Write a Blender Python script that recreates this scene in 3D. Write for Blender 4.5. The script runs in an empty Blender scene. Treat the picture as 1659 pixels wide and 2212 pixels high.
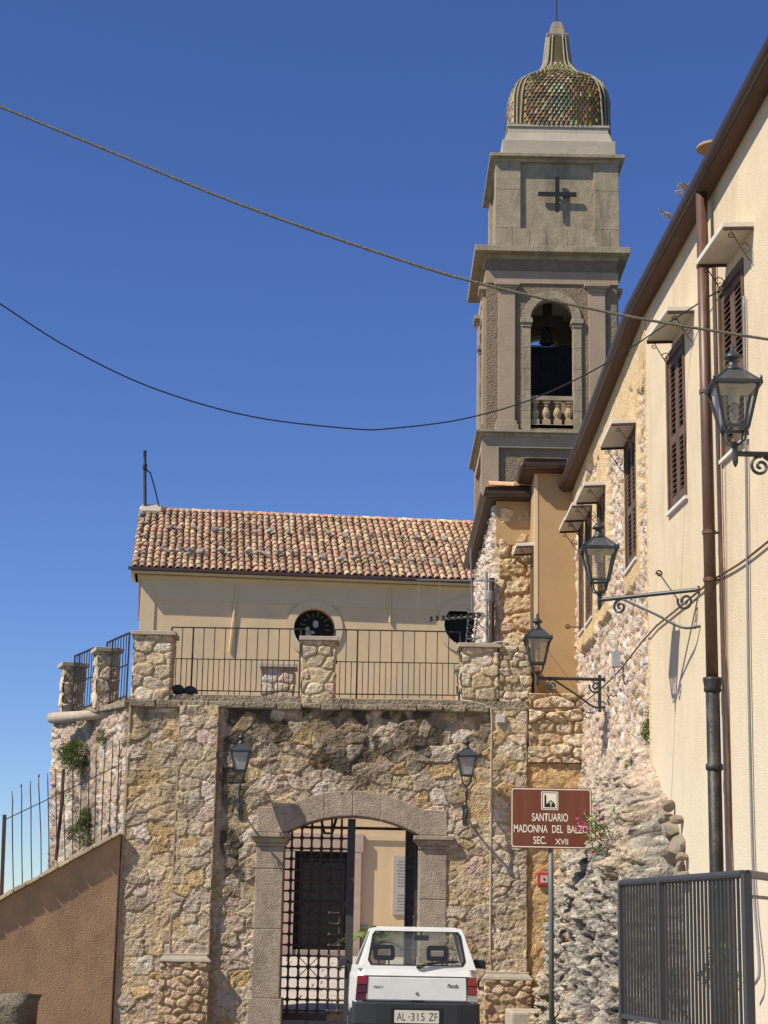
import bpy, bmesh, math, random
import numpy as np
from mathutils import Vector, Matrix

random.seed(7)
PI = math.pi
R = math.radians
scene = bpy.context.scene
COL = scene.collection

# ------------------------------------------------------------------ camera, sky, sun, exposure
F = 3900.0                      # focal length in units of a 1659 x 2212 picture
PITCH, ROLL = R(13.1), R(1.1)
EYE = Vector((0, 0, 1.5))
CM = (Matrix.Rotation(R(90) + PITCH, 3, 'X') @ Matrix.Rotation(ROLL, 3, 'Z'))
cam = bpy.data.cameras.new('camera')
cam.sensor_fit = 'AUTO'
cam.sensor_width = 36.0
cam.lens = F / 2212 * 36.0
cam.clip_start, cam.clip_end = 0.1, 6000
camo = bpy.data.objects.new('camera', cam)
camo.matrix_world = Matrix.Translation(EYE) @ CM.to_4x4()
COL.objects.link(camo)
scene.camera = camo

SUN = Vector((1.9, 1.0, -2.3)).normalized()          # direction the light travels
sd = bpy.data.lights.new('sun', 'SUN')
sd.energy, sd.angle, sd.color = 4.4, R(0.53), (1.0, 0.93, 0.80)
suno = bpy.data.objects.new('sun', sd)
suno.rotation_euler = SUN.to_track_quat('-Z', 'Y').to_euler()
suno.location = (-30, -20, 40)
COL.objects.link(suno)
w = bpy.data.worlds.new('World')
scene.world = w
w.use_nodes = True
wn = w.node_tree
wn.nodes.clear()
sky = wn.nodes.new('ShaderNodeTexSky')
sky.sky_type = 'NISHITA'
sky.sun_disc = False
sky.sun_elevation = math.asin(-SUN.z)
sky.sun_rotation = math.atan2(-SUN.x, -SUN.y)
sky.altitude, sky.air_density, sky.dust_density, sky.ozone_density = 1200, 1.0, 0.0, 7.0
bg = wn.nodes.new('ShaderNodeBackground')
bg.inputs['Strength'].default_value = 0.095
wo = wn.nodes.new('ShaderNodeOutputWorld')
hs_ = wn.nodes.new('ShaderNodeHueSaturation')
hs_.inputs['Hue'].default_value = 0.514
hs_.inputs['Saturation'].default_value = 1.10
wn.links.new(sky.outputs[0], hs_.inputs['Color'])
wn.links.new(hs_.outputs[0], bg.inputs[0])
wn.links.new(bg.outputs[0], wo.inputs[0])
scene.view_settings.view_transform = 'Standard'
scene.view_settings.look = 'None'
scene.view_settings.exposure = 0.40
scene.view_settings.gamma = 1
scene.render.engine = 'CYCLES'
scene.cycles.max_bounces = 6
scene.cycles.transparent_max_bounces = 12

# ------------------------------------------------------------------ placing helpers
def ray(px, py):
    return CM @ Vector(((px - 829.5) / F, -(py - 1106) / F, -1))
def P(px, py, Y):
    d = ray(px, py)
    return EYE + d * (Y / d.y)
def PX(px, py, X):
    d = ray(px, py)
    return EYE + d * (X / d.x)
def PPL(px, py, pt, n):
    d = ray(px, py)
    return EYE + d * ((Vector(pt) - EYE).dot(n) / d.dot(n))
def lin(c):
    return tuple(((x / 255) / 12.92 if x / 255 <= 0.04045 else ((x / 255 + 0.055) / 1.055) ** 2.4) for x in c)

# ------------------------------------------------------------------ materials
MATS = {}
def mat(name, col, rough=0.8, metal=0.0, var=0.15, scale=6.0, bump=0.0, bscale=60.0, attr=False, spec=0.3,
        stain=None, stain_scale=1.2, stain_amt=0.0, stretch=None, bdist=0.02, fine=None):
    """procedural paint, stone, plaster, metal: base colour (or the 'tint' attribute) broken up by noise, plus bump"""
    if name in MATS:
        return MATS[name]
    m = bpy.data.materials.new(name)
    m.use_nodes = True
    t = m.node_tree
    b = t.nodes['Principled BSDF']
    b.inputs['Roughness'].default_value = rough
    b.inputs['Metallic'].default_value = metal
    b.inputs['Specular IOR Level'].default_value = spec
    tc = t.nodes.new('ShaderNodeTexCoord')
    vec = tc.outputs['Object']
    if stretch:
        mp = t.nodes.new('ShaderNodeMapping')
        mp.inputs['Scale'].default_value = stretch
        t.links.new(vec, mp.inputs[0])
        svec = mp.outputs[0]
    else:
        svec = vec
    if attr:
        a = t.nodes.new('ShaderNodeVertexColor')
        a.layer_name = 'tint'
        base = a.outputs[0]
    else:
        c = t.nodes.new('ShaderNodeRGB')
        c.outputs[0].default_value = (*col, 1)
        base = c.outputs[0]
    n = t.nodes.new('ShaderNodeTexNoise')
    n.inputs['Scale'].default_value = scale
    n.inputs['Detail'].default_value = 6
    n.inputs['Roughness'].default_value = 0.65
    t.links.new(vec, n.inputs['Vector'])
    mr = t.nodes.new('ShaderNodeMapRange')
    mr.inputs['From Min'].default_value, mr.inputs['From Max'].default_value = 0.25, 0.75
    mr.inputs['To Min'].default_value, mr.inputs['To Max'].default_value = 1 - var, 1 + var
    t.links.new(n.outputs['Fac'], mr.inputs['Value'])
    mx = t.nodes.new('ShaderNodeMix')
    mx.data_type, mx.blend_type = 'RGBA', 'MULTIPLY'
    mx.inputs[0].default_value = 1
    t.links.new(base, mx.inputs[6])
    t.links.new(mr.outputs[0], mx.inputs[7])
    out = mx.outputs[2]
    if stain is not None:
        n2 = t.nodes.new('ShaderNodeTexNoise')
        n2.inputs['Scale'].default_value = stain_scale
        n2.inputs['Detail'].default_value = 7
        n2.inputs['Roughness'].default_value = 0.7
        t.links.new(svec, n2.inputs['Vector'])
        m2 = t.nodes.new('ShaderNodeMapRange')
        m2.inputs['From Min'].default_value, m2.inputs['From Max'].default_value = 0.48, 0.72
        m2.inputs['To Max'].default_value = stain_amt
        t.links.new(n2.outputs['Fac'], m2.inputs['Value'])
        ms = t.nodes.new('ShaderNodeMix')
        ms.data_type = 'RGBA'
        t.links.new(m2.outputs[0], ms.inputs[0])
        t.links.new(out, ms.inputs[6])
        ms.inputs[7].default_value = (*stain, 1)
        out = ms.outputs[2]
    t.links.new(out, b.inputs['Base Color'])
    if bump:
        n3 = t.nodes.new('ShaderNodeTexNoise')
        n3.inputs['Scale'].default_value = bscale
        n3.inputs['Detail'].default_value = 5
        t.links.new(vec, n3.inputs['Vector'])
        bp = t.nodes.new('ShaderNodeBump')
        bp.inputs['Strength'].default_value = bump
        bp.inputs['Distance'].default_value = bdist
        t.links.new(n3.outputs['Fac'], bp.inputs['Height'])
        t.links.new(bp.outputs[0], b.inputs['Normal'])
    MATS[name] = m
    return m

def glass_mat(name, tint, alpha, rough=0.03):
    m = bpy.data.materials.new(name)
    m.use_nodes = True
    t = m.node_tree
    t.nodes.clear()
    tr = t.nodes.new('ShaderNodeBsdfTransparent')
    tr.inputs[0].default_value = (*tint, 1)
    gl = t.nodes.new('ShaderNodeBsdfGlossy')
    gl.inputs['Roughness'].default_value = rough
    di = t.nodes.new('ShaderNodeBsdfDiffuse')
    nz = t.nodes.new('ShaderNodeTexNoise')
    nz.inputs['Scale'].default_value = 9
    cr = t.nodes.new('ShaderNodeMapRange')
    cr.inputs['To Min'].default_value, cr.inputs['To Max'].default_value = 0.45, 0.65
    t.links.new(nz.outputs['Fac'], cr.inputs['Value'])
    t.links.new(cr.outputs[0], di.inputs[0])
    lw = t.nodes.new('ShaderNodeLayerWeight')
    lw.inputs['Blend'].default_value = 0.18
    fs_ = t.nodes.new('ShaderNodeMapRange')
    fs_.inputs['To Min'].default_value, fs_.inputs['To Max'].default_value = 0.03, 0.6
    t.links.new(lw.outputs['Facing'], fs_.inputs['Value'])
    m1 = t.nodes.new('ShaderNodeMixShader')
    m2 = t.nodes.new('ShaderNodeMixShader')
    m2.inputs[0].default_value = alpha
    t.links.new(fs_.outputs[0], m1.inputs[0])
    t.links.new(tr.outputs[0], m1.inputs[1])
    t.links.new(gl.outputs[0], m1.inputs[2])
    t.links.new(m1.outputs[0], m2.inputs[1])
    t.links.new(di.outputs[0], m2.inputs[2])
    o = t.nodes.new('ShaderNodeOutputMaterial')
    t.links.new(m2.outputs[0], o.inputs[0])
    MATS[name] = m
    return m

M_STONE = mat('rubble stone', (0, 0, 0), 0.9, attr=True, var=0.28, scale=14, bump=0.9, bscale=38, bdist=0.03, spec=0.15)
M_ROCK = mat('bare limestone', (0, 0, 0), 0.92, attr=True, var=0.45, scale=22, bump=1.0, bscale=34, bdist=0.05, spec=0.15)
M_DRESSED = mat('dressed grey stone', (0.37, 0.30, 0.225), 0.88, var=0.3, scale=11, bump=0.9, bscale=45, bdist=0.018,
                stain=(0.15, 0.125, 0.10), stain_scale=1.6, stain_amt=0.6, stretch=(1, 1, 0.4), spec=0.15)
M_CAP = mat('capping stone', (0.42, 0.36, 0.28), 0.9, var=0.2, scale=12, bump=0.5, bscale=60, bdist=0.01, spec=0.15)
M_MORTAR = mat('lime mortar', (0.42, 0.32, 0.20), 0.95, var=0.15, scale=8, bump=0.4, bscale=50, spec=0.1)
M_LEDGE = mat('weathered ledge stone', (0.30, 0.25, 0.18), 0.92, var=0.3, scale=7, bump=1.0, bscale=22, bdist=0.05,
              stain=(0.07, 0.06, 0.045), stain_scale=2.5, stain_amt=0.75, spec=0.1)
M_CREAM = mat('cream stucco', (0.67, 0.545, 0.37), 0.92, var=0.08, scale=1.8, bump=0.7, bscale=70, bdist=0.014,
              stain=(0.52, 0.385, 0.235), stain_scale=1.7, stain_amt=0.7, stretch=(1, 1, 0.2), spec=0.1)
M_OCHRE = mat('ochre stucco', (0.46, 0.305, 0.155), 0.92, var=0.08, scale=2.2, bump=0.6, bscale=60, bdist=0.012, spec=0.1,
              stain=(0.36, 0.23, 0.11), stain_scale=0.8, stain_amt=0.4)
M_LOWOCHRE = mat('brown ochre stucco', (0.46, 0.29, 0.165), 0.94, var=0.2, scale=2.0, bump=0.5, bscale=40, bdist=0.015, spec=0.08,
                 stain=(0.25, 0.18, 0.12), stain_scale=1.3, stain_amt=0.85, stretch=(1, 1, 0.6))
M_CHURCH = mat('church stucco', (0.73, 0.52, 0.295), 0.92, var=0.05, scale=0.8, bump=0.3, bscale=20, bdist=0.01, spec=0.08,
               stain=(0.54, 0.42, 0.27), stain_scale=0.6, stain_amt=0.75, stretch=(1, 1, 0.45))
M_CHURCHBAND = mat('church pale band', (0.66, 0.50, 0.305), 0.92, var=0.06, scale=1.0, bump=0.3, bscale=20, bdist=0.01, spec=0.08)
M_CORNICE = mat('church cornice yellow', (0.70, 0.53, 0.28), 0.9, var=0.08, scale=1.0, bump=0.3, bscale=20, spec=0.08)
M_TOWER = mat('tower pale stone', (0.345, 0.285, 0.19), 0.9, var=0.22, scale=3.2, bump=0.5, bscale=14, bdist=0.03, spec=0.1,
              stain=(0.115, 0.10, 0.075), stain_scale=1.8, stain_amt=0.75, stretch=(1, 1, 0.3))
M_TOWERRENDER = mat('tower brown render', (0.25, 0.19, 0.13), 0.95, var=0.2, scale=3.0, bump=1.0, bscale=16, bdist=0.05, spec=0.05)
M_TOWERPINK = mat('tower pilaster render', (0.375, 0.285, 0.195), 0.92, var=0.12, scale=1.5, bump=0.4, bscale=18, bdist=0.02, spec=0.08,
                  stain=(0.24, 0.18, 0.13), stain_scale=0.7, stain_amt=0.5, stretch=(1, 1, 0.3))
M_TILE = mat('clay tile', (0, 0, 0), 0.85, attr=True, var=0.22, scale=9, bump=0.3, bscale=30, bdist=0.01, spec=0.15)
M_GLAZE = mat('glazed tile', (0, 0, 0), 0.5, attr=True, var=0.35, scale=9, spec=0.4)
M_GUTTER = mat('brown gutter metal', (0.060, 0.036, 0.028), 0.42, var=0.2, scale=5, spec=0.5)
M_PIPE = mat('brown pipe paint', (0.10, 0.048, 0.034), 0.45, var=0.15, scale=4, spec=0.5, stain=(0.42, 0.26, 0.10), stain_scale=4.5, stain_amt=0.35, stretch=(1, 1, 0.25))
M_CASTIRON = mat('black cast iron', (0.022, 0.021, 0.02), 0.5, var=0.3, scale=6, spec=0.4, stain=(0.16, 0.13, 0.10), stain_scale=5, stain_amt=0.4, bump=0.3, bscale=30)
M_IRON = mat('dark iron', (0.035, 0.03, 0.027), 0.6, var=0.3, scale=12, spec=0.35)
M_RUST = mat('rusty iron', (0.075, 0.040, 0.026), 0.75, var=0.3, scale=12, spec=0.25)
M_GATEIRON = mat('brown gate iron', (0.062, 0.045, 0.038), 0.65, var=0.25, scale=12, spec=0.3)
M_RAIL = mat('grey railing paint', (0.046, 0.046, 0.050), 0.45, var=0.15, scale=8, spec=0.4)
M_LAMP = mat('green black lamp metal', (0.028, 0.036, 0.037), 0.42, var=0.25, scale=14, spec=0.5)
M_SHUTTER = mat('brown shutter wood', (0.125, 0.078, 0.052), 0.7, var=0.25, scale=9, spec=0.25, stain=(0.23, 0.18, 0.14), stain_scale=3, stain_amt=0.4)
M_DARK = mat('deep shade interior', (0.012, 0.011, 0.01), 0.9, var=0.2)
M_AWNING = mat('awning marble', (0.66, 0.61, 0.52), 0.6, var=0.08, scale=6, spec=0.3)
M_SILL = mat('marble sill', (0.70, 0.67, 0.62), 0.5, var=0.08, scale=6, spec=0.3)
M_CABLE = mat('black cable', (0.018, 0.017, 0.018), 0.6, var=0.2)
M_ROPE = mat('grey twisted cable', (0.15, 0.135, 0.10), 0.8, var=0.35, scale=40, bump=0.8, bscale=60)
M_GREYCABLE = mat('grey conduit', (0.22, 0.21, 0.22), 0.6, var=0.15)
M_WHITECABLE = mat('white cable', (0.6, 0.55, 0.45), 0.6, var=0.1)
M_ALU = mat('aluminium', (0.24, 0.24, 0.25), 0.45, metal=0.3, var=0.15, spec=0.4)
M_GROUND = mat('street paving', (0.20, 0.175, 0.14), 0.9, var=0.25, scale=3, bump=0.6, bscale=18, spec=0.1)
M_COURT = mat('courtyard paving', (0.50, 0.43, 0.35), 0.9, var=0.15, scale=3, bump=0.6, bscale=12, spec=0.1)
M_MARBLE = mat('plaque marble', (0.46, 0.41, 0.34), 0.5, var=0.08, scale=5)
M_PINKSTONE = mat('pinkish door stone', (0.50, 0.35, 0.26), 0.85, var=0.15, scale=4, bump=0.3, bscale=25)
M_LEAF = mat('leaf green', (0.050, 0.085, 0.022), 0.7, attr=True, var=0.2, scale=20, spec=0.2)
M_STEM = mat('plant stem', (0.10, 0.085, 0.04), 0.85, var=0.2)
M_PINK = mat('pink petal', (0.55, 0.09, 0.22), 0.7, var=0.25, scale=30)
G_LAMP = glass_mat('lantern glass', (0.86, 0.87, 0.84), 0.07)
G_FROST = glass_mat('frosted lantern glass', (0.75, 0.75, 0.68), 0.55, 0.3)
G_CAR = glass_mat('car glass', (0.86, 0.89, 0.86), 0.04)

def whiten_below(m, col, z0, z1):
    """plaster colour mixed whiter below a ragged line between heights z0 and z1"""
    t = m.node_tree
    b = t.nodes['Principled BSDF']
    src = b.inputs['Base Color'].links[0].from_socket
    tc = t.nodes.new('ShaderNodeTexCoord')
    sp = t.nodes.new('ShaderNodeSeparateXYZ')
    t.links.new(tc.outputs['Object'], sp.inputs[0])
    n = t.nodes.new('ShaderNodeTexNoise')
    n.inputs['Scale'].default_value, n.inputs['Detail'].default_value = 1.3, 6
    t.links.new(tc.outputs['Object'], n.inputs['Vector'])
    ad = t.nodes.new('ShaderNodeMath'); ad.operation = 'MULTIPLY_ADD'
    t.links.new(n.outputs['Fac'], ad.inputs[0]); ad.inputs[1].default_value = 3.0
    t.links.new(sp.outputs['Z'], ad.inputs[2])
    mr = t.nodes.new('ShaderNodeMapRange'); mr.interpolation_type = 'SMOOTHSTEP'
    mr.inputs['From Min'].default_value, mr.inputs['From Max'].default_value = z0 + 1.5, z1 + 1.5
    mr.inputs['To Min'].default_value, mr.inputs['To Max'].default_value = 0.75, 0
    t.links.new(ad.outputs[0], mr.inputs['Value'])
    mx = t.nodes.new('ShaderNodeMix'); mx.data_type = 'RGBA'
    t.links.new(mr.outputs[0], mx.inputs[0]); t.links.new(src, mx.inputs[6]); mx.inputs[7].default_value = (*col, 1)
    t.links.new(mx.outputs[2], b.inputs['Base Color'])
whiten_below(M_CREAM, (0.72, 0.64, 0.49), 1.5, 5.5)  # house stucco gets paler towards the bottom

# ------------------------------------------------------------------ object helpers
ORG = {}
def tag(o, label=None, cat=None, group=None, kind=None):
    for k, v in (('label', label), ('category', cat), ('group', group), ('kind', kind)):
        if v:
            o[k] = v
    return o
def thing(name, label, cat, loc=(0, 0, 0), rotz=0.0, group=None, local=False):
    o = bpy.data.objects.new(name, None)
    o.empty_display_size = 0.2
    o.location = loc
    o.rotation_euler = (0, 0, rotz)
    COL.objects.link(o)
    ORG[o.name] = Vector((0, 0, 0)) if local else Vector(loc)
    return tag(o, label, cat, group)
def copy_tree(o, parent=None):
    c = o.copy()
    COL.objects.link(c)
    if parent is not None:
        c.parent = parent
    for ch in list(o.children):
        copy_tree(ch, c)
    return c
def link_mesh(name, me, m, parent=None, smooth=False):
    me.materials.append(m)
    o = bpy.data.objects.new(name, me)
    COL.objects.link(o)
    if parent is not None:
        o.parent = parent
        org = ORG.get(parent.name, Vector((0, 0, 0)))
        ORG[o.name] = org
        if org.length > 0:
            me.transform(Matrix.Translation(-org))
    if smooth:
        me.shade_smooth()
    return o

class MB:
    """collects shapes and links them as one mesh"""
    def __init__(self):
        self.v, self.f, self.c, self.cur = [], [], [], None
    def add(self, vs, fs):
        n = len(self.v)
        self.v += [tuple(p) for p in vs]
        self.f += [tuple(i + n for i in f) for f in fs]
        if self.cur is not None:
            self.c += [self.cur] * len(vs)
        return self
    def box(self, a, b, M=None):
        x0, x1 = sorted((a[0], b[0])); y0, y1 = sorted((a[1], b[1])); z0, z1 = sorted((a[2], b[2]))
        vs = [Vector(p) for p in ((x0, y0, z0), (x1, y0, z0), (x1, y1, z0), (x0, y1, z0), (x0, y0, z1), (x1, y0, z1), (x1, y1, z1), (x0, y1, z1))]
        if M is not None:
            vs = [M @ p for p in vs]
        return self.add(vs, [(0, 3, 2, 1), (4, 5, 6, 7), (0, 1, 5, 4), (1, 2, 6, 5), (2, 3, 7, 6), (3, 0, 4, 7)])
    def hexa(self, b, t):
        """eight corners: bottom ring, top ring"""
        return self.add(list(b) + list(t), [(0, 3, 2, 1), (4, 5, 6, 7), (0, 1, 5, 4), (1, 2, 6, 5), (2, 3, 7, 6), (3, 0, 4, 7)])
    def frustum(self, c, hw0, z0, hw1, z1, hd0=None, hd1=None):
        hd0 = hw0 if hd0 is None else hd0
        hd1 = hw1 if hd1 is None else hd1
        s = ((-1, -1), (1, -1), (1, 1), (-1, 1))
        return self.hexa([(c[0] + a * hw0, c[1] + b * hd0, z0) for a, b in s], [(c[0] + a * hw1, c[1] + b * hd1, z1) for a, b in s])
    def bar(self, a, b, w, d=None, up=(0, 0, 1)):
        """rectangular bar from a to b"""
        a, b = Vector(a), Vector(b)
        d = w if d is None else d
        t = (b - a).normalized()
        up = Vector(up)
        if abs(t.dot(up)) > 0.95:
            up = Vector((0, 1, 0))
        s = t.cross(up).normalized()
        u = s.cross(t)
        q = [s * i * w / 2 + u * j * d / 2 for i, j in ((-1, -1), (1, -1), (1, 1), (-1, 1))]
        return self.hexa([a + k for k in q], [b + k for k in q])
    def tube(self, pts, r, n=8, closed=False):
        pts = [Vector(p) for p in pts]
        rs = r if isinstance(r, (list, tuple)) else [r] * len(pts)
        N = len(pts)
        vs, fs = [], []
        prev = None
        for i, p in enumerate(pts):
            t = (pts[min(i + 1, N - 1)] - pts[max(i - 1, 0)])
            t = t.normalized() if t.length > 1e-9 else Vector((0, 0, 1))
            if prev is None:
                up = Vector((0, 0, 1)) if abs(t.z) < 0.9 else Vector((0, 1, 0))
                s = t.cross(up).normalized()
            else:
                s = (prev - t * prev.dot(t)).normalized()
            prev = s
            u = s.cross(t)
            for k in range(n):
                a = 2 * PI * k / n
                vs.append(p + (s * math.cos(a) + u * math.sin(a)) * rs[i])
        for i in range(N - 1):
            for k in range(n):
                k2 = (k + 1) % n
                fs.append((i * n + k, i * n + k2, (i + 1) * n + k2, (i + 1) * n + k))
        fs.append(tuple(range(n))[::-1])
        fs.append(tuple((N - 1) * n + k for k in range(n)))
        return self.add(vs, fs)
    def lathe(self, c, prof, n=16, axis='z'):
        """prof: (radius, height) pairs"""
        vs, fs = [], []
        for r, h in prof:
            for k in range(n):
                a = 2 * PI * k / n
                if axis == 'z':
                    vs.append((c[0] + r * math.cos(a), c[1] + r * math.sin(a), c[2] + h))
                elif axis == 'y':
                    vs.append((c[0] + r * math.cos(a), c[1] + h, c[2] + r * math.sin(a)))
                else:
                    vs.append((c[0] + h, c[1] + r * math.cos(a), c[2] + r * math.sin(a)))
        for i in range(len(prof) - 1):
            for k in range(n):
                k2 = (k + 1) % n
                fs.append((i * n + k, i * n + k2, (i + 1) * n + k2, (i + 1) * n + k))
        fs.append(tuple(range(n))[::-1])
        fs.append(tuple((len(prof) - 1) * n + k for k in range(n)))
        return self.add(vs, fs)
    def prism(self, poly, off):
        """polygon (3-D points) extruded by the vector off"""
        n = len(poly)
        poly = [Vector(p) for p in poly]
        off = Vector(off)
        vs = poly + [p + off for p in poly]
        fs = [tuple(range(n))[::-1], tuple(range(n, 2 * n))] + [(i, (i + 1) % n, n + (i + 1) % n, n + i) for i in range(n)]
        return self.add(vs, fs)
    def strip(self, A, B, off):
        """band between two polylines A and B (same count) extruded by off"""
        n = len(A)
        off = Vector(off)
        A = [Vector(p) for p in A]; B = [Vector(p) for p in B]
        vs = A + B + [p + off for p in A] + [p + off for p in B]
        fs = []
        for i in range(n - 1):
            fs += [(i, i + 1, n + i + 1, n + i), (2 * n + i, 3 * n + i, 3 * n + i + 1, 2 * n + i + 1),
                   (i, 2 * n + i, 2 * n + i + 1, i + 1), (n + i, n + i + 1, 3 * n + i + 1, 3 * n + i)]
        fs += [(0, n, 3 * n, 2 * n), (n - 1, 3 * n - 1, 4 * n - 1, 2 * n - 1)]
        return self.add(vs, fs)
    def build(self, name, m, parent=None, smooth=False, bevel=0.0, segs=2):
        me = bpy.data.meshes.new(name)
        me.from_pydata([tuple(p) for p in self.v], [], self.f)
        bm = bmesh.new()
        bm.from_mesh(me)
        bmesh.ops.recalc_face_normals(bm, faces=bm.faces)
        bm.to_mesh(me)
        bm.free()
        if self.c:
            a = me.color_attributes.new('tint', 'FLOAT_COLOR', 'POINT')
            a.data.foreach_set('color', np.array([(*c, 1) for c in self.c], np.float32).ravel())
        me.validate()
        o = link_mesh(name, me, m, parent, smooth)
        if bevel:
            b = o.modifiers.new('bevel', 'BEVEL')
            b.width, b.segments, b.limit_method = bevel, segs, 'ANGLE'
        return o

# ------------------------------------------------------------------ numpy noise and rubble masonry
def hsh(i, j, s):
    x = (i.astype(np.int64) * 374761393 + j.astype(np.int64) * 668265263 + int(s) * 2246822519) & 0xFFFFFFFF
    x = ((x ^ (x >> 13)) * 1274126177) & 0xFFFFFFFF
    x = ((x ^ (x >> 16)) * 2654435761) & 0xFFFFFFFF
    return ((x ^ (x >> 15)) & 0xFFFFFF) / float(0xFFFFFF)
def vnoise(x, y, s=0):
    i, j = np.floor(x), np.floor(y)
    fx, fy = x - i, y - j
    fx, fy = fx * fx * (3 - 2 * fx), fy * fy * (3 - 2 * fy)
    a, b, c, d = hsh(i, j, s), hsh(i + 1, j, s), hsh(i, j + 1, s), hsh(i + 1, j + 1, s)
    return (a * (1 - fx) + b * fx) * (1 - fy) + (c * (1 - fx) + d * fx) * fy
def fbm(x, y, s=0, o=4):
    t, amp, tot = 0, 1.0, 0
    for k in range(o):
        t = t + amp * vnoise(x * 2 ** k + 17.3 * k, y * 2 ** k + 9.1 * k, s + k)
        tot += amp
        amp *= 0.55
    return t / tot
def sst(a, b, x):
    t = np.clip((x - a) / (b - a), 0, 1)
    return t * t * (3 - 2 * t)
def cells(u, v, cu, cv, jit, s, p=2.6):
    j0 = np.floor(v / cv)
    F1 = np.full(u.shape, 9.0); F2 = np.full(u.shape, 9.0)
    ID = np.zeros(u.shape); ID2 = np.zeros(u.shape); DX = np.zeros(u.shape); DY = np.zeros(u.shape)
    for dj in (-1, 0, 1):
        j = j0 + dj
        off = 0.5 * np.mod(j, 2)
        i0 = np.floor(u / cu - off)
        for di in (-1, 0, 1):
            i = i0 + di
            r1, r2, r3 = hsh(i, j, s), hsh(i, j, s + 11), hsh(i, j, s + 23)
            x = u / cu - (i + off + 0.5 + jit * (r1 - 0.5))
            y = v / cv - (j + 0.5 + jit * (r2 - 0.5))
            d = (np.abs(x) ** p + np.abs(y) ** p) ** (1 / p) * (0.85 + 0.3 * r3)
            n1 = d < F1
            F2 = np.where(n1, F1, np.minimum(F2, d))
            ID = np.where(n1, r1 * 0.61 + r3 * 0.39, ID)
            ID2 = np.where(n1, r2, ID2)
            DX = np.where(n1, x, DX); DY = np.where(n1, y, DY)
            F1 = np.where(n1, d, F1)
    return F1, F2, ID, ID2, DX, DY
PAL_GATE = np.array([lin(c) for c in ((182, 166, 142), (190, 174, 152), (174, 156, 132), (196, 182, 160), (164, 150, 130), (186, 166, 148), (188, 168, 130), (188, 158, 108), (178, 160, 138), (192, 174, 150), (202, 190, 172), (184, 160, 128), (172, 160, 142), (190, 166, 150), (194, 176, 142), (168, 152, 132))])
PAL_WARM = np.array([lin(c) for c in ((206, 190, 164), (194, 176, 148), (212, 198, 176), (188, 168, 138), (202, 182, 156), (198, 172, 152), (208, 194, 168), (182, 166, 140))])
PAL_PALE = np.array([lin(c) for c in ((206, 190, 174), (196, 178, 164), (216, 202, 186), (190, 168, 150), (184, 176, 168), (204, 186, 166), (200, 174, 158), (210, 200, 190))])
MORTAR = np.array(lin((192, 168, 128)))
RUB = {}
def rubble(u, v, cu=0.27, cv=0.2, jit=0.85, seed=1, depth=0.035, pal=PAL_GATE, mortar=MORTAR, gap=(0.03, 0.17), rough=0.014, tilt=0.03, warp=0.35, smear=0.0):
    """height and colour of rubble masonry at wall coordinates u, v (metres)"""
    wu = u + (fbm(u * 5, v * 5, seed + 40, 3) - 0.5) * cu * warp
    wv = v + (fbm(u * 5 + 31, v * 5, seed + 41, 3) - 0.5) * cv * warp
    wu = wu + (fbm(u * 18, v * 18, seed + 44, 2) - 0.5) * cu * 0.07
    # stones of two sizes: some cells are split in two
    F1, F2, ID, ID2, DX, DY = cells(wu, wv, cu, cv, jit, seed)
    m = sst(gap[0], gap[1], F2 - F1)
    RUB['id'] = np.mod(ID * 31.7 + ID2 * 11.3, 1)
    n = fbm(u * 16, v * 16, seed + 50, 4) - 0.5
    n2 = fbm(u * 45, v * 45, seed + 51, 2) - 0.5
    r = np.mod(ID * 7.13, 1); r2 = np.mod(ID2 * 5.37, 1)
    if smear:
        m = m * (1 - smear * sst(.5, .72, fbm(u * 2.4, v * 2.4, seed + 60, 4)))
    h = m * (depth * (0.45 + 0.9 * r) + tilt * ((r2 - 0.5) * 2 * DX + (np.mod(r2 * 9.7, 1) - 0.5) * 2 * DY)) + (0.25 + 0.75 * m) * (rough * 2 * n + rough * 0.8 * n2)
    k = np.clip((np.mod(ID * 13.7 + ID2 * 3.1, 1) * len(pal)).astype(int), 0, len(pal) - 1)
    c = pal[k] * (0.82 + 0.36 * np.mod(ID2 * 17.9, 1))[..., None]
    c = c * (1 + 0.7 * n + 0.5 * n2)[..., None]
    mm = m[..., None] * 0.92
    c = c * mm + mortar * (1 + 0.5 * n[..., None]) * (1 - mm)
    return h, np.clip(c, 0.005, 0.9), m
def grid_mesh(name, Pos, colr, m, parent=None, keep=None, smooth=True):
    """regular grid of points (nv, nu, 3) with colours"""
    nv, nu = Pos.shape[:2]
    idx = np.arange(nv * nu).reshape(nv, nu)
    q = np.stack([idx[:-1, :-1], idx[:-1, 1:], idx[1:, 1:], idx[1:, :-1]], -1).reshape(-1, 4)
    if keep is not None:
        kq = (keep[:-1, :-1] & keep[:-1, 1:] & keep[1:, 1:] & keep[1:, :-1]).ravel()
        q = q[kq]
    me = bpy.data.meshes.new(name)
    me.vertices.add(nv * nu)
    me.vertices.foreach_set('co', Pos.reshape(-1).astype(np.float32))
    me.loops.add(q.size)
    me.loops.foreach_set('vertex_index', q.ravel().astype(np.int32))
    me.polygons.add(len(q))
    me.polygons.foreach_set('loop_start', np.arange(0, q.size, 4, dtype=np.int32))
    me.update(calc_edges=True)
    a = me.color_attributes.new('tint', 'FLOAT_COLOR', 'POINT')
    cc = np.ones((nv * nu, 4), np.float32)
    cc[:, :3] = colr.reshape(-1, 3)
    a.data.foreach_set('color', cc.ravel())
    if keep is not None:
        bm = bmesh.new(); bm.from_mesh(me)
        bmesh.ops.delete(bm, geom=[x for x in bm.verts if not x.link_faces], context='VERTS')
        bm.to_mesh(me); bm.free()
    return link_mesh(name, me, m, parent, smooth)
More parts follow.
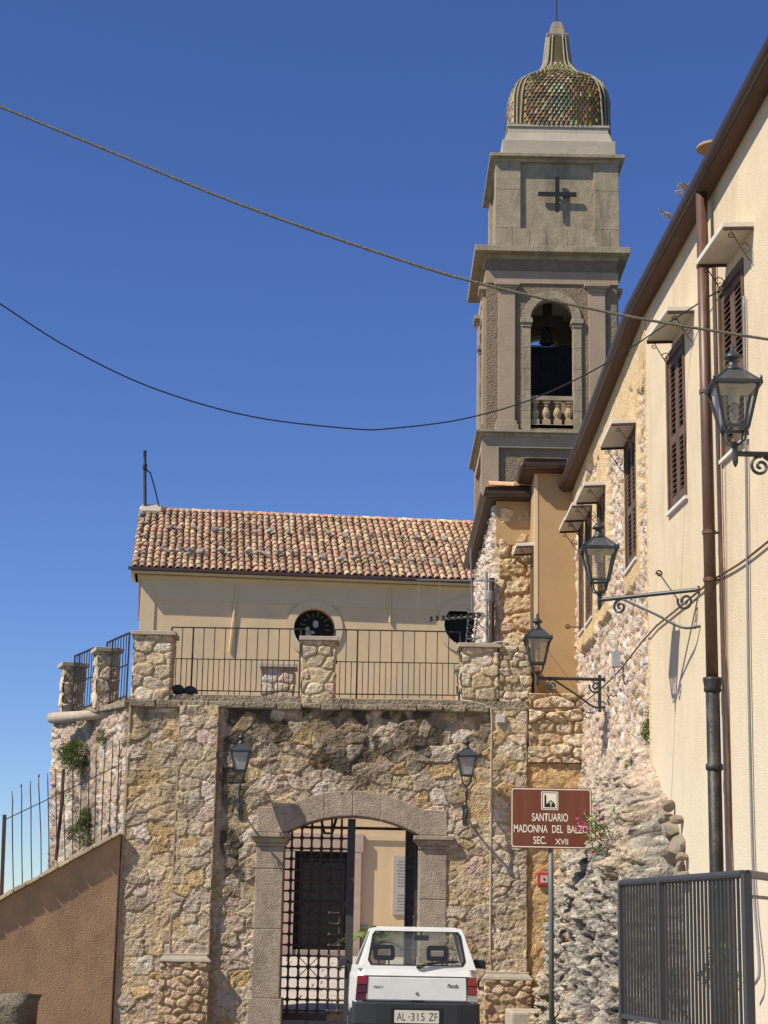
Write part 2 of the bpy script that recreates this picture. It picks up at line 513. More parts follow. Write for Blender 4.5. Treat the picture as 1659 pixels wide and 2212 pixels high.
def wall_patch(name, O, U, V, N, lu, lv, step, fn, m, parent=None, keepfn=None, skirt=0.12):
    """rubble face on the rectangle O + u U + v V; its rim is turned back by skirt so that it has thickness"""
    nu, nv = max(3, int(lu / step) + 1), max(3, int(lv / step) + 1)
    u, v = np.meshgrid(np.linspace(0, lu, nu), np.linspace(0, lv, nv))
    h, c, _ = fn(u, v)
    O, U, V, N = (np.array(x, float) for x in (O, U, V, N))
    Pos = O + u[..., None] * U + v[..., None] * V + h[..., None] * N
    keep = None if keepfn is None else keepfn(u, v)
    if skirt:
        def ring(A):
            return np.concatenate([A[:1], A, A[-1:]], 0)
        Pp = ring(Pos); Pp[0] -= N * skirt; Pp[-1] -= N * skirt
        Pp = np.concatenate([Pp[:, :1], Pp, Pp[:, -1:]], 1)
        Pp[1:-1, 0] -= N * skirt; Pp[1:-1, -1] -= N * skirt
        cp = ring(c); cp = np.concatenate([cp[:, :1], cp, cp[:, -1:]], 1)
        if keep is not None:
            kp = ring(keep); keep = np.concatenate([kp[:, :1], kp, kp[:, -1:]], 1)
        Pos, c = Pp, cp
    return grid_mesh(name, Pos, c, m, parent, keep)
def stone_post(name, x0, x1, y0, y1, z0, z1, step, parent, seed, pal=PAL_WARM, cu=0.3, cv=0.19, depth=0.03, yaw=0.0, mortar=MORTAR, rough=0.012):
    """square rubble pillar: one skin wrapped round its four sides"""
    W, D = x1 - x0, y1 - y0
    per = 2 * (W + D)
    nu, nv = int(per / step) + 1, int((z1 - z0) / step) + 1
    u, v = np.meshgrid(np.linspace(0, per, nu), np.linspace(0, z1 - z0, nv))
    h, c, _ = rubble(u, v + seed, cu, cv, 0.6, seed, depth, pal, mortar, rough=rough, tilt=0.02, warp=0.3)
    h = h - depth * 0.5
    h[:, -1] = h[:, 0]; c[:, -1] = c[:, 0]
    s = np.linspace(0, per, nu)
    px = np.zeros(nu); py = np.zeros(nu); nx = np.zeros(nu); ny = np.zeros(nu)
    for k, t in enumerate(s):
        if t < W: px[k], py[k], nx[k], ny[k] = x0 + t, y0, 0, -1
        elif t < W + D: px[k], py[k], nx[k], ny[k] = x1, y0 + t - W, 1, 0
        elif t < 2 * W + D: px[k], py[k], nx[k], ny[k] = x1 - (t - W - D), y1, 0, 1
        else: px[k], py[k], nx[k], ny[k] = x0, y1 - (t - 2 * W - D), -1, 0
    cx, cy = (x0 + x1) / 2, (y0 + y1) / 2
    cxs, cys = math.cos(yaw), math.sin(yaw)
    Pos = np.zeros((nv, nu, 3))
    X = px[None] + h * nx[None] - cx; Y = py[None] + h * ny[None] - cy
    Pos[..., 0] = cx + X * cxs - Y * cys
    Pos[..., 1] = cy + X * cys + Y * cxs
    Pos[..., 2] = z0 + v
    # close the top towards the middle
    top = Pos[-1:].copy(); top[..., 0] = cx; top[..., 1] = cy
    Pos = np.concatenate([Pos, top], 0); c = np.concatenate([c, c[-1:]], 0)
    return grid_mesh(name, Pos, c, M_STONE, parent)

# ------------------------------------------------------------------ plants
def leaf_clump(mb, c, rad, n, size, cols, squash=(1, 1, 1), droop=0.0, rng=random):
    for _ in range(n):
        d = Vector((rng.gauss(0, 1), rng.gauss(0, 1), rng.gauss(0, 1))).normalized()
        r = rad * rng.random() ** 0.45
        p = Vector(c) + Vector((d.x * r * squash[0], d.y * r * squash[1], d.z * r * squash[2] - droop * r * rng.random()))
        t = (d + Vector((rng.uniform(-.7, .7), rng.uniform(-.7, .7), rng.uniform(-.2, .9)))).normalized()
        s = t.cross(Vector((rng.uniform(-1, 1), rng.uniform(-1, 1), rng.uniform(-1, 1)))).normalized()
        L = size * rng.uniform(0.6, 1.3)
        mb.cur = tuple(k * rng.uniform(0.7, 1.3) for k in rng.choice(cols))
        mb.add([p - t * L / 2, p + s * L * 0.16, p + t * L / 2, p - s * L * 0.16], [(0, 1, 2, 3)])
GREENS = [lin((86, 104, 52)), lin((104, 118, 62)), lin((70, 90, 44)), lin((120, 126, 74))]
def bush(name, label, cat, c, rad, n, size, group=None, squash=(1, 1, 1), droop=0.3, stems=6, back=(0, 0.3, 0), cols=GREENS, seed=1, lobes=5):
    rng = random.Random(seed)
    root = thing(name, label, cat, c, group=group)
    mb = MB()
    for k in range(lobes):
        o = Vector((rng.uniform(-1, 1) * squash[0], rng.uniform(-1, 1) * squash[1], rng.uniform(-1, 1) * squash[2])) * rad * 0.6
        leaf_clump(mb, Vector(c) + o, rad * rng.uniform(0.35, 0.65), n // lobes, size, cols, (1, 1, 1), droop, rng)
    mb.build('foliage', M_LEAF, root)
    st = MB()
    for k in range(stems):
        e = Vector(c) + Vector((rng.uniform(-.8, .8) * squash[0], rng.uniform(-.8, .8) * squash[1], rng.uniform(-.6, .8) * squash[2])) * rad
        b = Vector(c) + Vector(back)
        mid = (b + e) / 2 + Vector((rng.uniform(-.1, .1), 0, -0.1)) * rad
        st.tube([b, mid, e], [size * 0.16, size * 0.1, size * 0.05], 5)
    st.build('stem', M_STEM, root)
    return root

def plate_hole(mb, fn, x0, x1, z0, z1, hole, off):
    """rectangle [x0,x1] x [z0,z1] with one star-shaped hole, mapped by fn(x, z) and extruded by off"""
    cx = sum(p[0] for p in hole) / len(hole); cz = sum(p[1] for p in hole) / len(hole)
    n = len(hole)
    def hole_at(a):
        dx, dz = math.cos(a), math.sin(a)
        best = None
        for i in range(n):
            p, q = hole[i], hole[(i + 1) % n]
            ex, ez = q[0] - p[0], q[1] - p[1]
            det = -dx * ez + dz * ex
            if abs(det) < 1e-12: continue
            px, pz = p[0] - cx, p[1] - cz
            t = (-px * ez + pz * ex) / det
            s = (dx * pz - dz * px) / det
            if t > 0 and -1e-6 <= s <= 1 + 1e-6:
                best = t if best is None else min(best, t)
        return (cx + dx * best, cz + dz * best)
    ang = [math.atan2(p[1] - cz, p[0] - cx) for p in hole] + [math.atan2(z - cz, x - cx) for x in (x0, x1) for z in (z0, z1)]
    ang = sorted(set(round(a, 6) for a in ang))
    A, B = [], []
    for a in ang:
        dx, dz = math.cos(a), math.sin(a)
        t = min([((x1 if dx > 0 else x0) - cx) / dx] if abs(dx) > 1e-9 else [9e9])
        t2 = ((z1 if dz > 0 else z0) - cz) / dz if abs(dz) > 1e-9 else 9e9
        t = min(t, t2)
        A.append(fn(*hole_at(a))); B.append(fn(cx + dx * t, cz + dz * t))
    m = len(A); off = Vector(off)
    vs = A + B + [p + off for p in A] + [p + off for p in B]
    fs = []
    for i in range(m):
        k = (i + 1) % m
        fs += [(i, k, m + k, m + i), (2 * m + i, 3 * m + i, 3 * m + k, 2 * m + k), (i, 2 * m + i, 2 * m + k, k), (m + i, m + k, 3 * m + k, 3 * m + i)]
    mb.add(vs, fs)

# ================================================================== GROUND
def ground_z(y):
    if y < 21.5: return 0.02 + 0.005 * y
    if y < 28: return 0.1275 - (y - 21.5) * 0.011
    return 0.056 + (y - 28) * 0.0318
gm = MB()
ys = [-60, 0, 21.5, 28.0]
for a, b in zip(ys[:-1], ys[1:]):
    gm.add([(-60, a, ground_z(a)), (60, a, ground_z(a)), (60, b, ground_z(b)), (-60, b, ground_z(b))], [(0, 1, 2, 3)])
gm.add([(-6, 28, .056), (12, 28, .056), (12, 75, .7), (-6, 75, .7)], [(0, 1, 2, 3)])
tag(gm.build('street', M_GROUND), kind='structure')
M_FAR = mat('far plain', (0.10, 0.14, 0.17), 1.0, var=0.15, scale=0.004)
fm = MB()
fm.add([(-5500, -2000, -260), (5500, -2000, -260), (5500, 5500, -260), (-5500, 5500, -260)], [(0, 1, 2, 3)])
tag(fm.build('terrain', M_FAR), kind='structure')
cm_ = MB()
rr = random.Random(4)
for k in range(20):
    y0, y1 = 28.55 + k * 1.16, 28.55 + (k + 1) * 1.16 - 0.03
    x = -3.6 + rr.uniform(-.4, 0)
    while x < 4.6:
        wv_ = rr.uniform(.8, 1.5)
        dz = rr.uniform(-.004, .004)
        cm_.hexa([(x, y0, ground_z(y0) - .1), (x + wv_ - .03, y0, ground_z(y0) - .1), (x + wv_ - .03, y1, ground_z(y1) - .1), (x, y1, ground_z(y1) - .1)],
                 [(x, y0, ground_z(y0) + .02 + dz), (x + wv_ - .03, y0, ground_z(y0) + .02 + dz), (x + wv_ - .03, y1, ground_z(y1) + .02 + dz), (x, y1, ground_z(y1) + .02 + dz)])
        x += wv_
tag(cm_.build('courtyard_paving', M_COURT), kind='structure')

# ================================================================== GATE WALL
YG = 28.0
def gx(px, py=1800, y=YG): return P(px, py, y).x
def gz(py, px=760, y=YG): return P(px, py, y).z
XL = (P(283, 1540, YG).x + P(246, 2150, YG).x) / 2
XR = P(1137, 1800, YG).x
ZT = gz(1530)
gate_wall = thing('gate_wall', 'rubble stone gateway wall with a segmental arch and black lichen streaks under its ledge', 'wall', (XL, YG, 0))
xi0, xi1 = gx(611, 1900), gx(906, 1900)           # clear opening
xo0, xo1 = gx(550, 1950), gx(964, 1950)           # outer edges of the jambs
z_sp, z_cr = gz(1802), gz(1763)
z_sh, z_ex = gz(1747), gz(1708)
xc = (xi0 + xi1) / 2
half = (xi1 - xi0) / 2
def seg_arc(x, hw, zs, zc):
    rise = zc - zs
    rad = (hw * hw + rise * rise) / (2 * rise)
    return zs + rise - rad + math.sqrt(max(rad * rad - (x - xc) ** 2, 0))
_mean = PAL_GATE.mean(0)
PAL_G2 = (PAL_GATE * .85 + _mean * np.array((1.0, .98, .97)) * .15) * np.array((.95, .955, .99))
def gate_fn(u, v):
    h, c, m = rubble(u, v, 0.31, 0.215, 0.95, 5, 0.026, PAL_G2, gap=(0.018, 0.075), rough=.018, tilt=.022, warp=.36, smear=.6)
    sid = RUB['id']
    x = XL + u
    # black lichen streaks that start under the ledge, with their own ragged outline
    f = fbm(u * 1.3, v * 0.55, 77, 5)
    g = fbm(u * 4, v * 2.2, 81, 4)
    reg = sst(1.6, 0.1, ZT - v) * 0.62 + 1.35 * np.exp(-((x - gx(497)) / 0.34) ** 2) * sst(4.3, 1.0, ZT - v) * 0.8 + 0.65 * np.exp(-((x - gx(735)) / 0.36) ** 2) * sst(1.9, 0.6, ZT - v)
    reg = np.where(x < gx(475), 0.35 * reg, reg)
    k = sst(0.45, 0.58, f * 0.4 + g * 0.6 + 0.18 * reg - 0.075) * np.clip(reg * 1.4, 0, 1)
    k = np.clip(k * (0.25 + 0.75 * fbm(u * 8, v * 8, 90, 3) + .75 * (sid > .45)), 0, 1)[..., None] * 0.88
    c = c * (1 - k) + np.array((0.040, 0.034, 0.026)) * k
    # ochre wash low down
    o = sst(0.45, 0.7, fbm(u * 1.1 + 5, v * 1.1, 95, 4))[..., None] * 0.14
    c = c * (1 - o) + c * np.array((1.10, 0.92, 0.66)) * o
    return h, c, m
def gate_keep(u, v):
    x = XL + u
    hole = (x > xo0 + 0.04) & (x < xo1 - 0.04) & (v < z_sh - 0.02)
    ex = z_sh + np.sqrt(np.clip(1 - ((x - xc) / (half * 0.98)) ** 2, 0, 1)) * (z_ex - z_sh) - 0.05
    hole |= (np.abs(x - xc) < half * 0.95) & (v < ex)
    return ~hole
wall_patch('masonry', (XL, YG, 0), (1, 0, 0), (0, 0, 1), (0, -1, 0), XR - XL, ZT, 0.0145, gate_fn, M_STONE, gate_wall, gate_keep, skirt=0.25)
bd = MB()
bd.box((XL + .02, YG + .04, 0), (xo0 + .08, YG + .62, ZT - .02))
bd.box((xo1 - .08, YG + .04, 0), (XR - .02, YG + .62, ZT - .02))
bd.box((xo0 + .08, YG + .06, z_ex + 0.01), (xo1 - .08, YG + .62, ZT - .02))
bd.build('core', M_MORTAR, gate_wall)
# arch and jambs
ar = MB()
N = 25
A = [(xc - half + 2 * half * i / (N - 1), YG - .035, seg_arc(xc - half + 2 * half * i / (N - 1), half, z_sp, z_cr)) for i in range(N)]
he = half * 1.02
B = [(xc - he + 2 * he * i / (N - 1), YG - .035, z_sh + (z_ex - z_sh) * (1 - ((i / (N - 1)) * 2 - 1) ** 2)) for i in range(N)]
cuts = [0, 7, 12, 17, 24]
for a, b in zip(cuts[:-1], cuts[1:]):
    e = 0.002
    ar.strip([Vector(p) + Vector((e if i == 0 else -e if i == b - a else 0, 0, 0)) for i, p in enumerate(A[a:b + 1])],
             [Vector(p) + Vector((e if i == 0 else -e if i == b - a else 0, 0, 0)) for i, p in enumerate(B[a:b + 1])], (0, 0.6, 0))
ar.box((xo0, YG - .037, z_sp), (xi0 + .005, YG + .565, z_sh))
ar.box((xi1 - .005, YG - .037, z_sp), (xo1, YG + .565, z_sh))
ar.build('arch', M_DRESSED, gate_wall, bevel=.012)
for (a, b, nm) in ((xo0, xi0, 'l'), (xi1, xo1, 'r')):
    jb = MB()
    zs = [gz(2165), gz(2050), gz(1940), gz(1832)]
    if nm == 'l':
        zs = [gz(2160), gz(2010), gz(1880), gz(1832)]
    jb.box((a - .05, YG - .085, 0), (b + .04, YG + .58, zs[0] - .0015))
    for z0, z1 in zip(zs[:-1], zs[1:]):
        jb.box((a, YG - .04, z0 + .0015), (b, YG + .56, z1 - .0015))
    jb.build('jamb', M_DRESSED, gate_wall, bevel=.012)
    cp = MB()
    c = ((a + b) / 2, YG + .26)
    hw, hd = (b - a) / 2, .30
    cp.frustum(c, hw + .012, zs[-1], hw + .02, zs[-1] + .05, hd + .012, hd + .02)
    cp.frustum(c, hw + .02, zs[-1] + .052, hw + .075, z_sp - .075, hd + .02, hd + .075)
    cp.frustum(c, hw + .10, z_sp - .073, hw + .10, z_sp - .006, hd + .10, hd + .10)
    cp.build('impost', M_DRESSED, gate_wall, bevel=.012)
tb = MB()
tb.box((xi0, YG + .7, gz(1786)), (xi1 + .4, YG + .76, gz(1780)))
tb.box((gx(882), YG + .64, gz(1812)), (gx(887), YG + .70, gz(1781)))
tb.build('tie_bar', M_RUST, gate_wall)
# pilasters
pilz = {}
for (xa, xb, yb, plx0, plx1, seed) in ((gx(384, 1700) - .01, gx(464, 1700) + .02, 2072, gx(346, 2150), gx(453, 2150), 21), (gx(1061, 1700), gx(1137, 1700), 2098, gx(1044, 2150), gx(1146, 2150), 33)):
    zb = gz(yb)
    def pf(u, v, s=seed):
        h, c, m = rubble(u, v, 0.29, 0.20, 0.9, s, 0.024, PAL_G2, gap=(0.018, 0.075), rough=.017, tilt=.020, warp=.36, smear=.5)
        return h - .012, c * 1.05, m
    pl = MB()
    pl.box((xa + .012, YG - .10, zb), (xb - .012, YG + .05, ZT - .01))
    po = pl.build('pilaster', M_MORTAR, gate_wall)
    wall_patch('masonry', (xa + .012, YG - .115, zb + .02), (1, 0, 0), (0, 0, 1), (0, -1, 0), xb - xa - .024, ZT - zb - .03, .016, pf, M_STONE, po, skirt=0)
    fl = MB()
    fl.box((xa - .002, YG - .122, zb + .02), (xa + .016, YG + .04, ZT - .01))
    fl.box((xb - .016, YG - .122, zb + .02), (xb + .002, YG + .04, ZT - .01))
    fl.build('mortar_edge', M_MORTAR, po)
    bs = MB()
    bs.box((plx0 - .02, YG - .27, zb - .085), (plx1 + .02, YG + .05, zb - .05))
    bs.frustum(((plx0 + plx1) / 2, YG - .11), (plx1 - plx0) / 2 + .01, zb - .05, (plx1 - plx0) / 2 - .05, zb + .01, .15, .12)
    bs.box((plx0 + .035, YG - .20, zb + .01), (plx1 - .035, YG + .05, zb + .04))
    bs.build('plinth_moulding', M_CAP, gate_wall, bevel=.008)
    pb = MB()
    pb.box((plx0 + .01, YG - .20, 0), (plx1 - .01, YG + .05, zb - .085))
    po2 = pb.build('plinth', M_MORTAR, gate_wall)
    wall_patch('masonry', (plx0 + .005, YG - .215, 0), (1, 0, 0), (0, 0, 1), (0, -1, 0), plx1 - plx0 - .01, zb - .088, .016,
               lambda u, v, s=seed: rubble(u, v, .2, .13, .8, s + 3, .045, PAL_WARM * np.array((0.8, .68, .62)), gap=(.03, .25)), M_STONE, po2, skirt=.14)
# left corner strip of mortar
ce = MB()
ce.box((XL - .012, YG - .03, 0), (XL + .02, YG + .05, ZT - .02))
ce.build('mortar_edge', M_MORTAR, gate_wall)
# ledge of rough slabs
CL = Vector((XL, YG, ZT)); LL = P(122, 1560, 30.6)
LL.z = ZT
def slabs(mb, a, b, n_out, z0, z1, out, depth, rng, step=.42):
    a, b = Vector(a), Vector(b)
    t = (b - a).normalized(); L = (b - a).length
    nn = Vector(n_out).normalized()
    s = 0
    while s < L - .02:
        e = min(L, s + step * rng.uniform(.5, 1.5))
        if L - e < .12: e = L
        o = out * rng.uniform(.55, 1.25); zt = z1 + rng.uniform(-.012, .012); zb = z0 + rng.uniform(-.02, .015)
        q = [a + t * (s + .004) + nn * o, a + t * (e - .004) + nn * (o + rng.uniform(-.03, .03)), a + t * (e - .004) - nn * depth, a + t * (s + .004) - nn * depth]
        mb.hexa([(p.x, p.y, zb + rng.uniform(-.012, .012)) for p in q], [(p.x, p.y, zt + rng.uniform(-.008, .008)) for p in q])
        s = e
rg = random.Random(12)
lg = MB()
slabs(lg, (XL, YG, 0), (XR, YG, 0), (0, -1, 0), ZT - .035, ZT + .06, .12, .5, rg)
nl = Vector((-(LL - CL).y, (LL - CL).x, 0)).normalized()
if nl.x > 0: nl = -nl
slabs(lg, (XL, YG, 0), (LL.x, LL.y, 0), nl, ZT - .035, ZT + .06, .12, .5, rg)
lg.build('ledge', M_LEDGE, gate_wall, bevel=.02, segs=2)
# terrace deck and its low kerb, side bastion
dk = MB()
rg = random.Random(31)
dk.prism([(XL + .1, YG + .1, ZT - .25), (XR + .02, YG + .1, ZT - .25), (XR + .02, 31.4, ZT - .25), (LL.x + .6, 31.4, ZT - .25), (LL.x + .1, LL.y + .05, ZT - .25)], (0, 0, .29))
slabs(dk, (XL + .1, YG + .1, 0), (XR, YG + .1, 0), (0, -1, 0), ZT + .04, ZT + .16, .05, .42, rg, 1.2)
slabs(dk, (XL + .12, YG + .12, 0), (LL.x + .1, LL.y, 0), nl, ZT + .04, ZT + .16, .03, .42, rg, 1.2)
dk.build('terrace_deck', M_LEDGE, gate_wall)
def bast_fn(u, v):
    h, c, m = rubble(u, v, .24, .15, .95, 61, .026, PAL_PALE * 0.80, MORTAR * np.array((.85, .84, .88)), gap=(.0, .22), rough=.034, tilt=.04, warp=.8)
    h = h + .16 * (fbm(u * 1.3, v * 1.3, 64, 3) - .5)
    k = (sst(.5, .75, fbm(u * 1.6, v * .6, 66, 4)) * .5)[..., None]
    return h, c * (1 - k) + np.array((.10, .085, .065)) * k, m
dvec = (CL - LL); dvec.z = 0
bl = dvec.length
wall_patch('bastion_masonry', (LL.x, LL.y, -1.0), dvec.normalized(), (0, 0, 1), nl, bl - .02, ZT + 1.0 - .04, .022, bast_fn, M_STONE, gate_wall, skirt=.3)
gut = MB()
ga, gb = P(110, 1551, 29.75), P(246, 1541, 28.75)
gpts = []
ax = (gb - ga).normalized(); sd_ = ax.cross(Vector((0, 0, 1))).normalized(); up_ = sd_.cross(ax)
A_, B_, C_, D_ = [], [], [], []
for k in range(9):
    a = PI * k / 8
    o = sd_ * math.cos(a) * .085 + up_ * math.sin(a) * .085
    o2 = sd_ * math.cos(a) * .068 + up_ * math.sin(a) * .068
    A_.append(ga + o); B_.append(gb + o * .9)
gut.tube([ga, gb], [.088, .075], 14)
gut.build('coping_tile', M_CAP, gate_wall, smooth=True)

# ------------------------------------------------------------------ terrace pillars
def pillar(label, x0, x1, y0, y1, z0, z1, seed, yaw=0.0, over=.06, pal=PAL_WARM, group='stone pillars round the terrace'):
    r = thing('stone_pillar', label, 'pillar', ((x0 + x1) / 2, (y0 + y1) / 2, z0), group=group)
    stone_post('shaft', x0, x1, y0, y1, z0, z1 - .07, .018, r, seed, pal, yaw=yaw)
    c = MB()
    M = Matrix.Translation(((x0 + x1) / 2, (y0 + y1) / 2, 0)) @ Matrix.Rotation(yaw, 4, 'Z')
    hx, hy = (x1 - x0) / 2 + over, (y1 - y0) / 2 + over
    c.box((-hx, -hy, z1 - .068), (hx, hy, z1), M)
    c.build('cap', M_CAP, r, bevel=.008)
    return r
ZP = gz(1370)
PY0, PY1 = YG + .06, YG + .52
pillar('wide rubble pillar on the terrace corner where the wall turns back', gx(287, 1440), gx(368, 1440), PY0, PY1, ZT + .04, ZP, 3)
pillar('middle rubble pillar between the two front railings, above the arch', gx(653, 1440), gx(722, 1440), PY0, PY1, ZT + .04, gz(1375), 4)
pillar('rubble pillar with pale slab cap beside the aerial mast', gx(998, 1440), gx(1076, 1440), PY0, PY1, ZT + .04, gz(1383), 9)
yb_, ya_ = 29.0, 30.25
pb_ = P(224, 1540, yb_); pa_ = P(152, 1548, ya_)
yw = math.atan2(dvec.y, dvec.x)
pillar('narrow rubble pillar in the middle of the side railing, lit on its left', pb_.x - .17, pb_.x + .17, yb_ - .15, yb_ + .19, ZT + .03, P(224, 1402, yb_).z, 6, yaw=.35)
pillar('last rubble pillar at the far end of the side railing against the sky', pa_.x - .17, pa_.x + .17, ya_ - .15, ya_ + .19, ZT + .03, P(152, 1434, ya_).z, 7, yaw=.35)
yf = 31.1
pillar('low pale pillar on the far side of the terrace, seen through the railing', P(568, 1470, yf).x, P(634, 1470, yf).x, yf - .2, yf + .25, ZT + .03, P(600, 1437, yf).z, 8, pal=PAL_PALE)
pillar('far terrace pillar half hidden behind the pillar under the aerial', P(988, 1470, yf).x, P(1046, 1470, yf).x, yf - .2, yf + .25, ZT + .03, P(1000, 1443, yf).z, 15, pal=PAL_PALE)
# rubble pier end joining the terrace to the house
pr = thing('stone_wall', 'rubble stone wall stub between the terrace pillar and the ochre bay', 'wall', (gx(1110), YG + .1, ZT))
stone_post('masonry', gx(1077, 1440) + .02, gx(1146, 1440), PY0 + .02, YG + 1.6, ZT + .05, gz(1388), .018, pr, 17, PAL_WARM * .93, cu=.2, cv=.12, depth=.045)

# ------------------------------------------------------------------ railings
def railing(label, a0, a1, b0, b1, n, short=True, group='iron railings round the terrace', posts=True):
    """a0, a1 ends of the top rail; b0, b1 ends of the bottom rail"""
    r = thing('iron_railing', label, 'railing', b0, group=group)
    a0, a1, b0, b1 = (Vector(p) for p in (a0, a1, b0, b1))
    b0 = Vector((a0.x, a0.y, b0.z)); b1 = Vector((a1.x, a1.y, b1.z))
    t = MB(); t.bar(a0, a1, .04, .016); t.build('top_rail', M_IRON, r)
    m0, m1 = b0 + (a0 - b0) * .5, b1 + (a1 - b1) * .5
    t = MB(); t.bar(m0, m1, .03, .012); t.build('middle_rail', M_IRON, r)
    t = MB(); t.bar(b0, b1, .035, .014); t.build('bottom_rail', M_IRON, r)
    for i in range(n + 1):
        f = i / n
        t = MB(); p = b0.lerp(b1, f); q = a0.lerp(a1, f)
        big = posts and (i == 0 or i == n or i == 2)
        t.bar(p - Vector((0, 0, .07 if big or i % 3 == 0 else 0)), q, .026 if big else .014)
        t.build('baluster', M_IRON, r)
        if short and i < n:
            t = MB(); f2 = (i + .5) / n
            t.bar(b0.lerp(b1, f2) - Vector((0, 0, .06)), m0.lerp(m1, f2), .012); t.build('short_baluster', M_IRON, r)
    return r
yr = YG + .42
railing('dark iron railing between the corner pillar and the middle pillar', P(372, 1355, yr), P(650, 1359, yr), P(372, 1491, yr), P(650, 1495, yr), 12)
railing('dark iron railing between the middle pillar and the aerial pillar', P(724, 1360, yr), P(994, 1365, yr), P(724, 1499, yr), P(994, 1502, yr), 11)
railing('dark iron railing rising from the narrow side pillar to the corner pillar', P(232, 1388, 28.95), P(280, 1367, 28.3), P(222, 1521, 28.95), P(272, 1503, 28.3), 8, False)
railing('dark iron railing between the two narrow pillars of the terrace side', P(162, 1417, 30.05), P(205, 1399, 29.2), P(165, 1538, 30.05), P(206, 1523, 29.2), 8, False)
# two black discs behind the corner of the railing
for k, (px, hw_) in enumerate(((385, 20), (410, 17))):
    fl = thing('floodlight', ('larger black round floodlight at the foot of the railing beside the corner pillar', 'smaller black round floodlight at the foot of the railing, right of the larger one')[k], 'floodlight', P(px, 1497, YG + .3), group='floodlights on the terrace edge')
    q = P(px, 1497, YG + .3)
    rad = hw_ / 139
    t = MB(); t.prism([q + Vector((rad * math.cos(a) * (1 if math.cos(a) < 0 or k else .75), 0, rad * .95 * math.sin(a))) for a in [PI * i / 10 for i in range(11)]], (0, .12, 0)); t.build('housing', M_CASTIRON, fl, bevel=.01)
    t = MB(); t.box(q + Vector((-.05, .02, -.06)), q + Vector((.05, .1, 0))); t.build('foot', M_CASTIRON, fl)

# ------------------------------------------------------------------ sloping wall at the left with its fence
lw0, lw1 = P(262, 1800, YG - .08), P(-60, 1978, 27.35)
slope_wall = thing('ramp_wall', 'brown ochre plastered wall with a sloping top beside the gateway', 'wall', (lw0.x, lw0.y, 0))
dl = Vector((lw1.x - lw0.x, lw1.y - lw0.y, 0))
nrm = Vector((-dl.y, dl.x, 0)).normalized()
if nrm.y > 0: nrm = -nrm
t = MB()
bk = -nrm * .35
t.hexa([(lw1.x, lw1.y, -1), (lw0.x, lw0.y, -1), (lw0.x + bk.x, lw0.y + bk.y, -1), (lw1.x + bk.x, lw1.y + bk.y, -1)],
       [tuple(lw1), tuple(lw0), tuple(lw0 + bk), tuple(lw1 + bk)])
t.build('plaster', M_LOWOCHRE, slope_wall, bevel=.02)
t = MB()
o = nrm * .085
upz = Vector((0, 0, .06))
rcp = random.Random(14)
f_ = 0.0
while f_ < .999:
    f2_ = min(1.0, f_ + rcp.uniform(.07, .16))
    if 1 - f2_ < .05: f2_ = 1.0
    a_, b_ = lw1.lerp(lw0, f_ + .002), lw1.lerp(lw0, f2_ - .002)
    k_ = rcp.uniform(.92, 1.04); u1, u2 = upz * rcp.uniform(.6, 1.3), upz * rcp.uniform(.6, 1.3)
    t.hexa([tuple(a_ + o * k_), tuple(b_ + o * k_), tuple(b_ + bk - o), tuple(a_ + bk - o)], [tuple(a_ + o * .6 * k_ + u1), tuple(b_ + o * .6 * k_ + u2), tuple(b_ + bk - o + u2), tuple(a_ + bk - o + u1)])
    f_ = f2_
t.build('coping', mat('mossy coping', (.32, .25, .16), .95, var=.3, scale=8, bump=.8, bscale=25, stain=(.10, .09, .07), stain_scale=3, stain_amt=.7), slope_wall, bevel=.015)
fence = thing('iron_fence', 'thin rusty iron fence with bent bars on top of the sloping wall', 'fence', tuple(lw0))
f0, f1 = P(268, 1648, YG + .16), P(8, 1772, 27.66)
g0, g1 = P(266, 1800, YG + .16), P(3, 1935, 27.66)
t = MB(); t.bar(f0, f1, .014); t.build('upper_rail', M_RUST, fence)
t = MB(); t.bar(g0, g1, .014); t.build('lower_rail', M_RUST, fence)
t = MB(); t.bar(P(2, 1965, 27.66), P(10, 1760, 27.66), .05); t.build('post', M_RUST, fence)
rg = random.Random(8)
bars = [(28, 1709), (47, 1697), (66, 1686), (85, 1676), (104, 1670), (119, 1661), (136, 1655), (155, 1642), (174, 1633), (193, 1627), (209, 1617), (226, 1610), (243, 1599), (258, 1599)]
bases_ = [29, 48, 68, 88, 105, 122, 140, 156, 171, 188, 203, 218, 235, 251]
bars = [(25.5, 1709), (46, 1697), (66, 1686), (84, 1676), (103, 1670), (120, 1661), (136, 1655), (158, 1642), (177, 1633), (193, 1627), (209, 1617), (226, 1610), (244, 1599), (258, 1599)]
for i, (px, py) in enumerate(bars):
    f = (bases_[i] - 3) / 263.0
    fq = min(max(1 - f, 0), 1)
    lo = g0.lerp(g1, fq); y = lo.y
    tp = P(px, py, y)
    fr_ = (f0.lerp(f1, fq).z - lo.z) / (tp.z - lo.z)
    up = lo.lerp(tp, fr_)
    t = MB(); t.tube([lo - Vector((0, 0, .05)), lo.lerp(up, .5) + Vector((rg.uniform(-.008, .008), 0, 0)), up, lo.lerp(tp, .9) + Vector((rg.uniform(-.012, .012), 0, 0)), tp], [.0085] * 4 + [.005], 6)
    if i in (1, 3, 9, 13): t.lathe(tp, [(.004, -.03), (.016, -.005), (.003, .03)], 6)
    t.build('bar', M_RUST, fence)
t = MB(); t.tube([P(137, 1662, 28.1), P(133, 1740, 28.0), P(121, 1858, 27.9)], .026, 6)
tag(t.build('iron_pole', M_RUST), 'leaning rusty iron pole among the bars of the fence', 'pole')
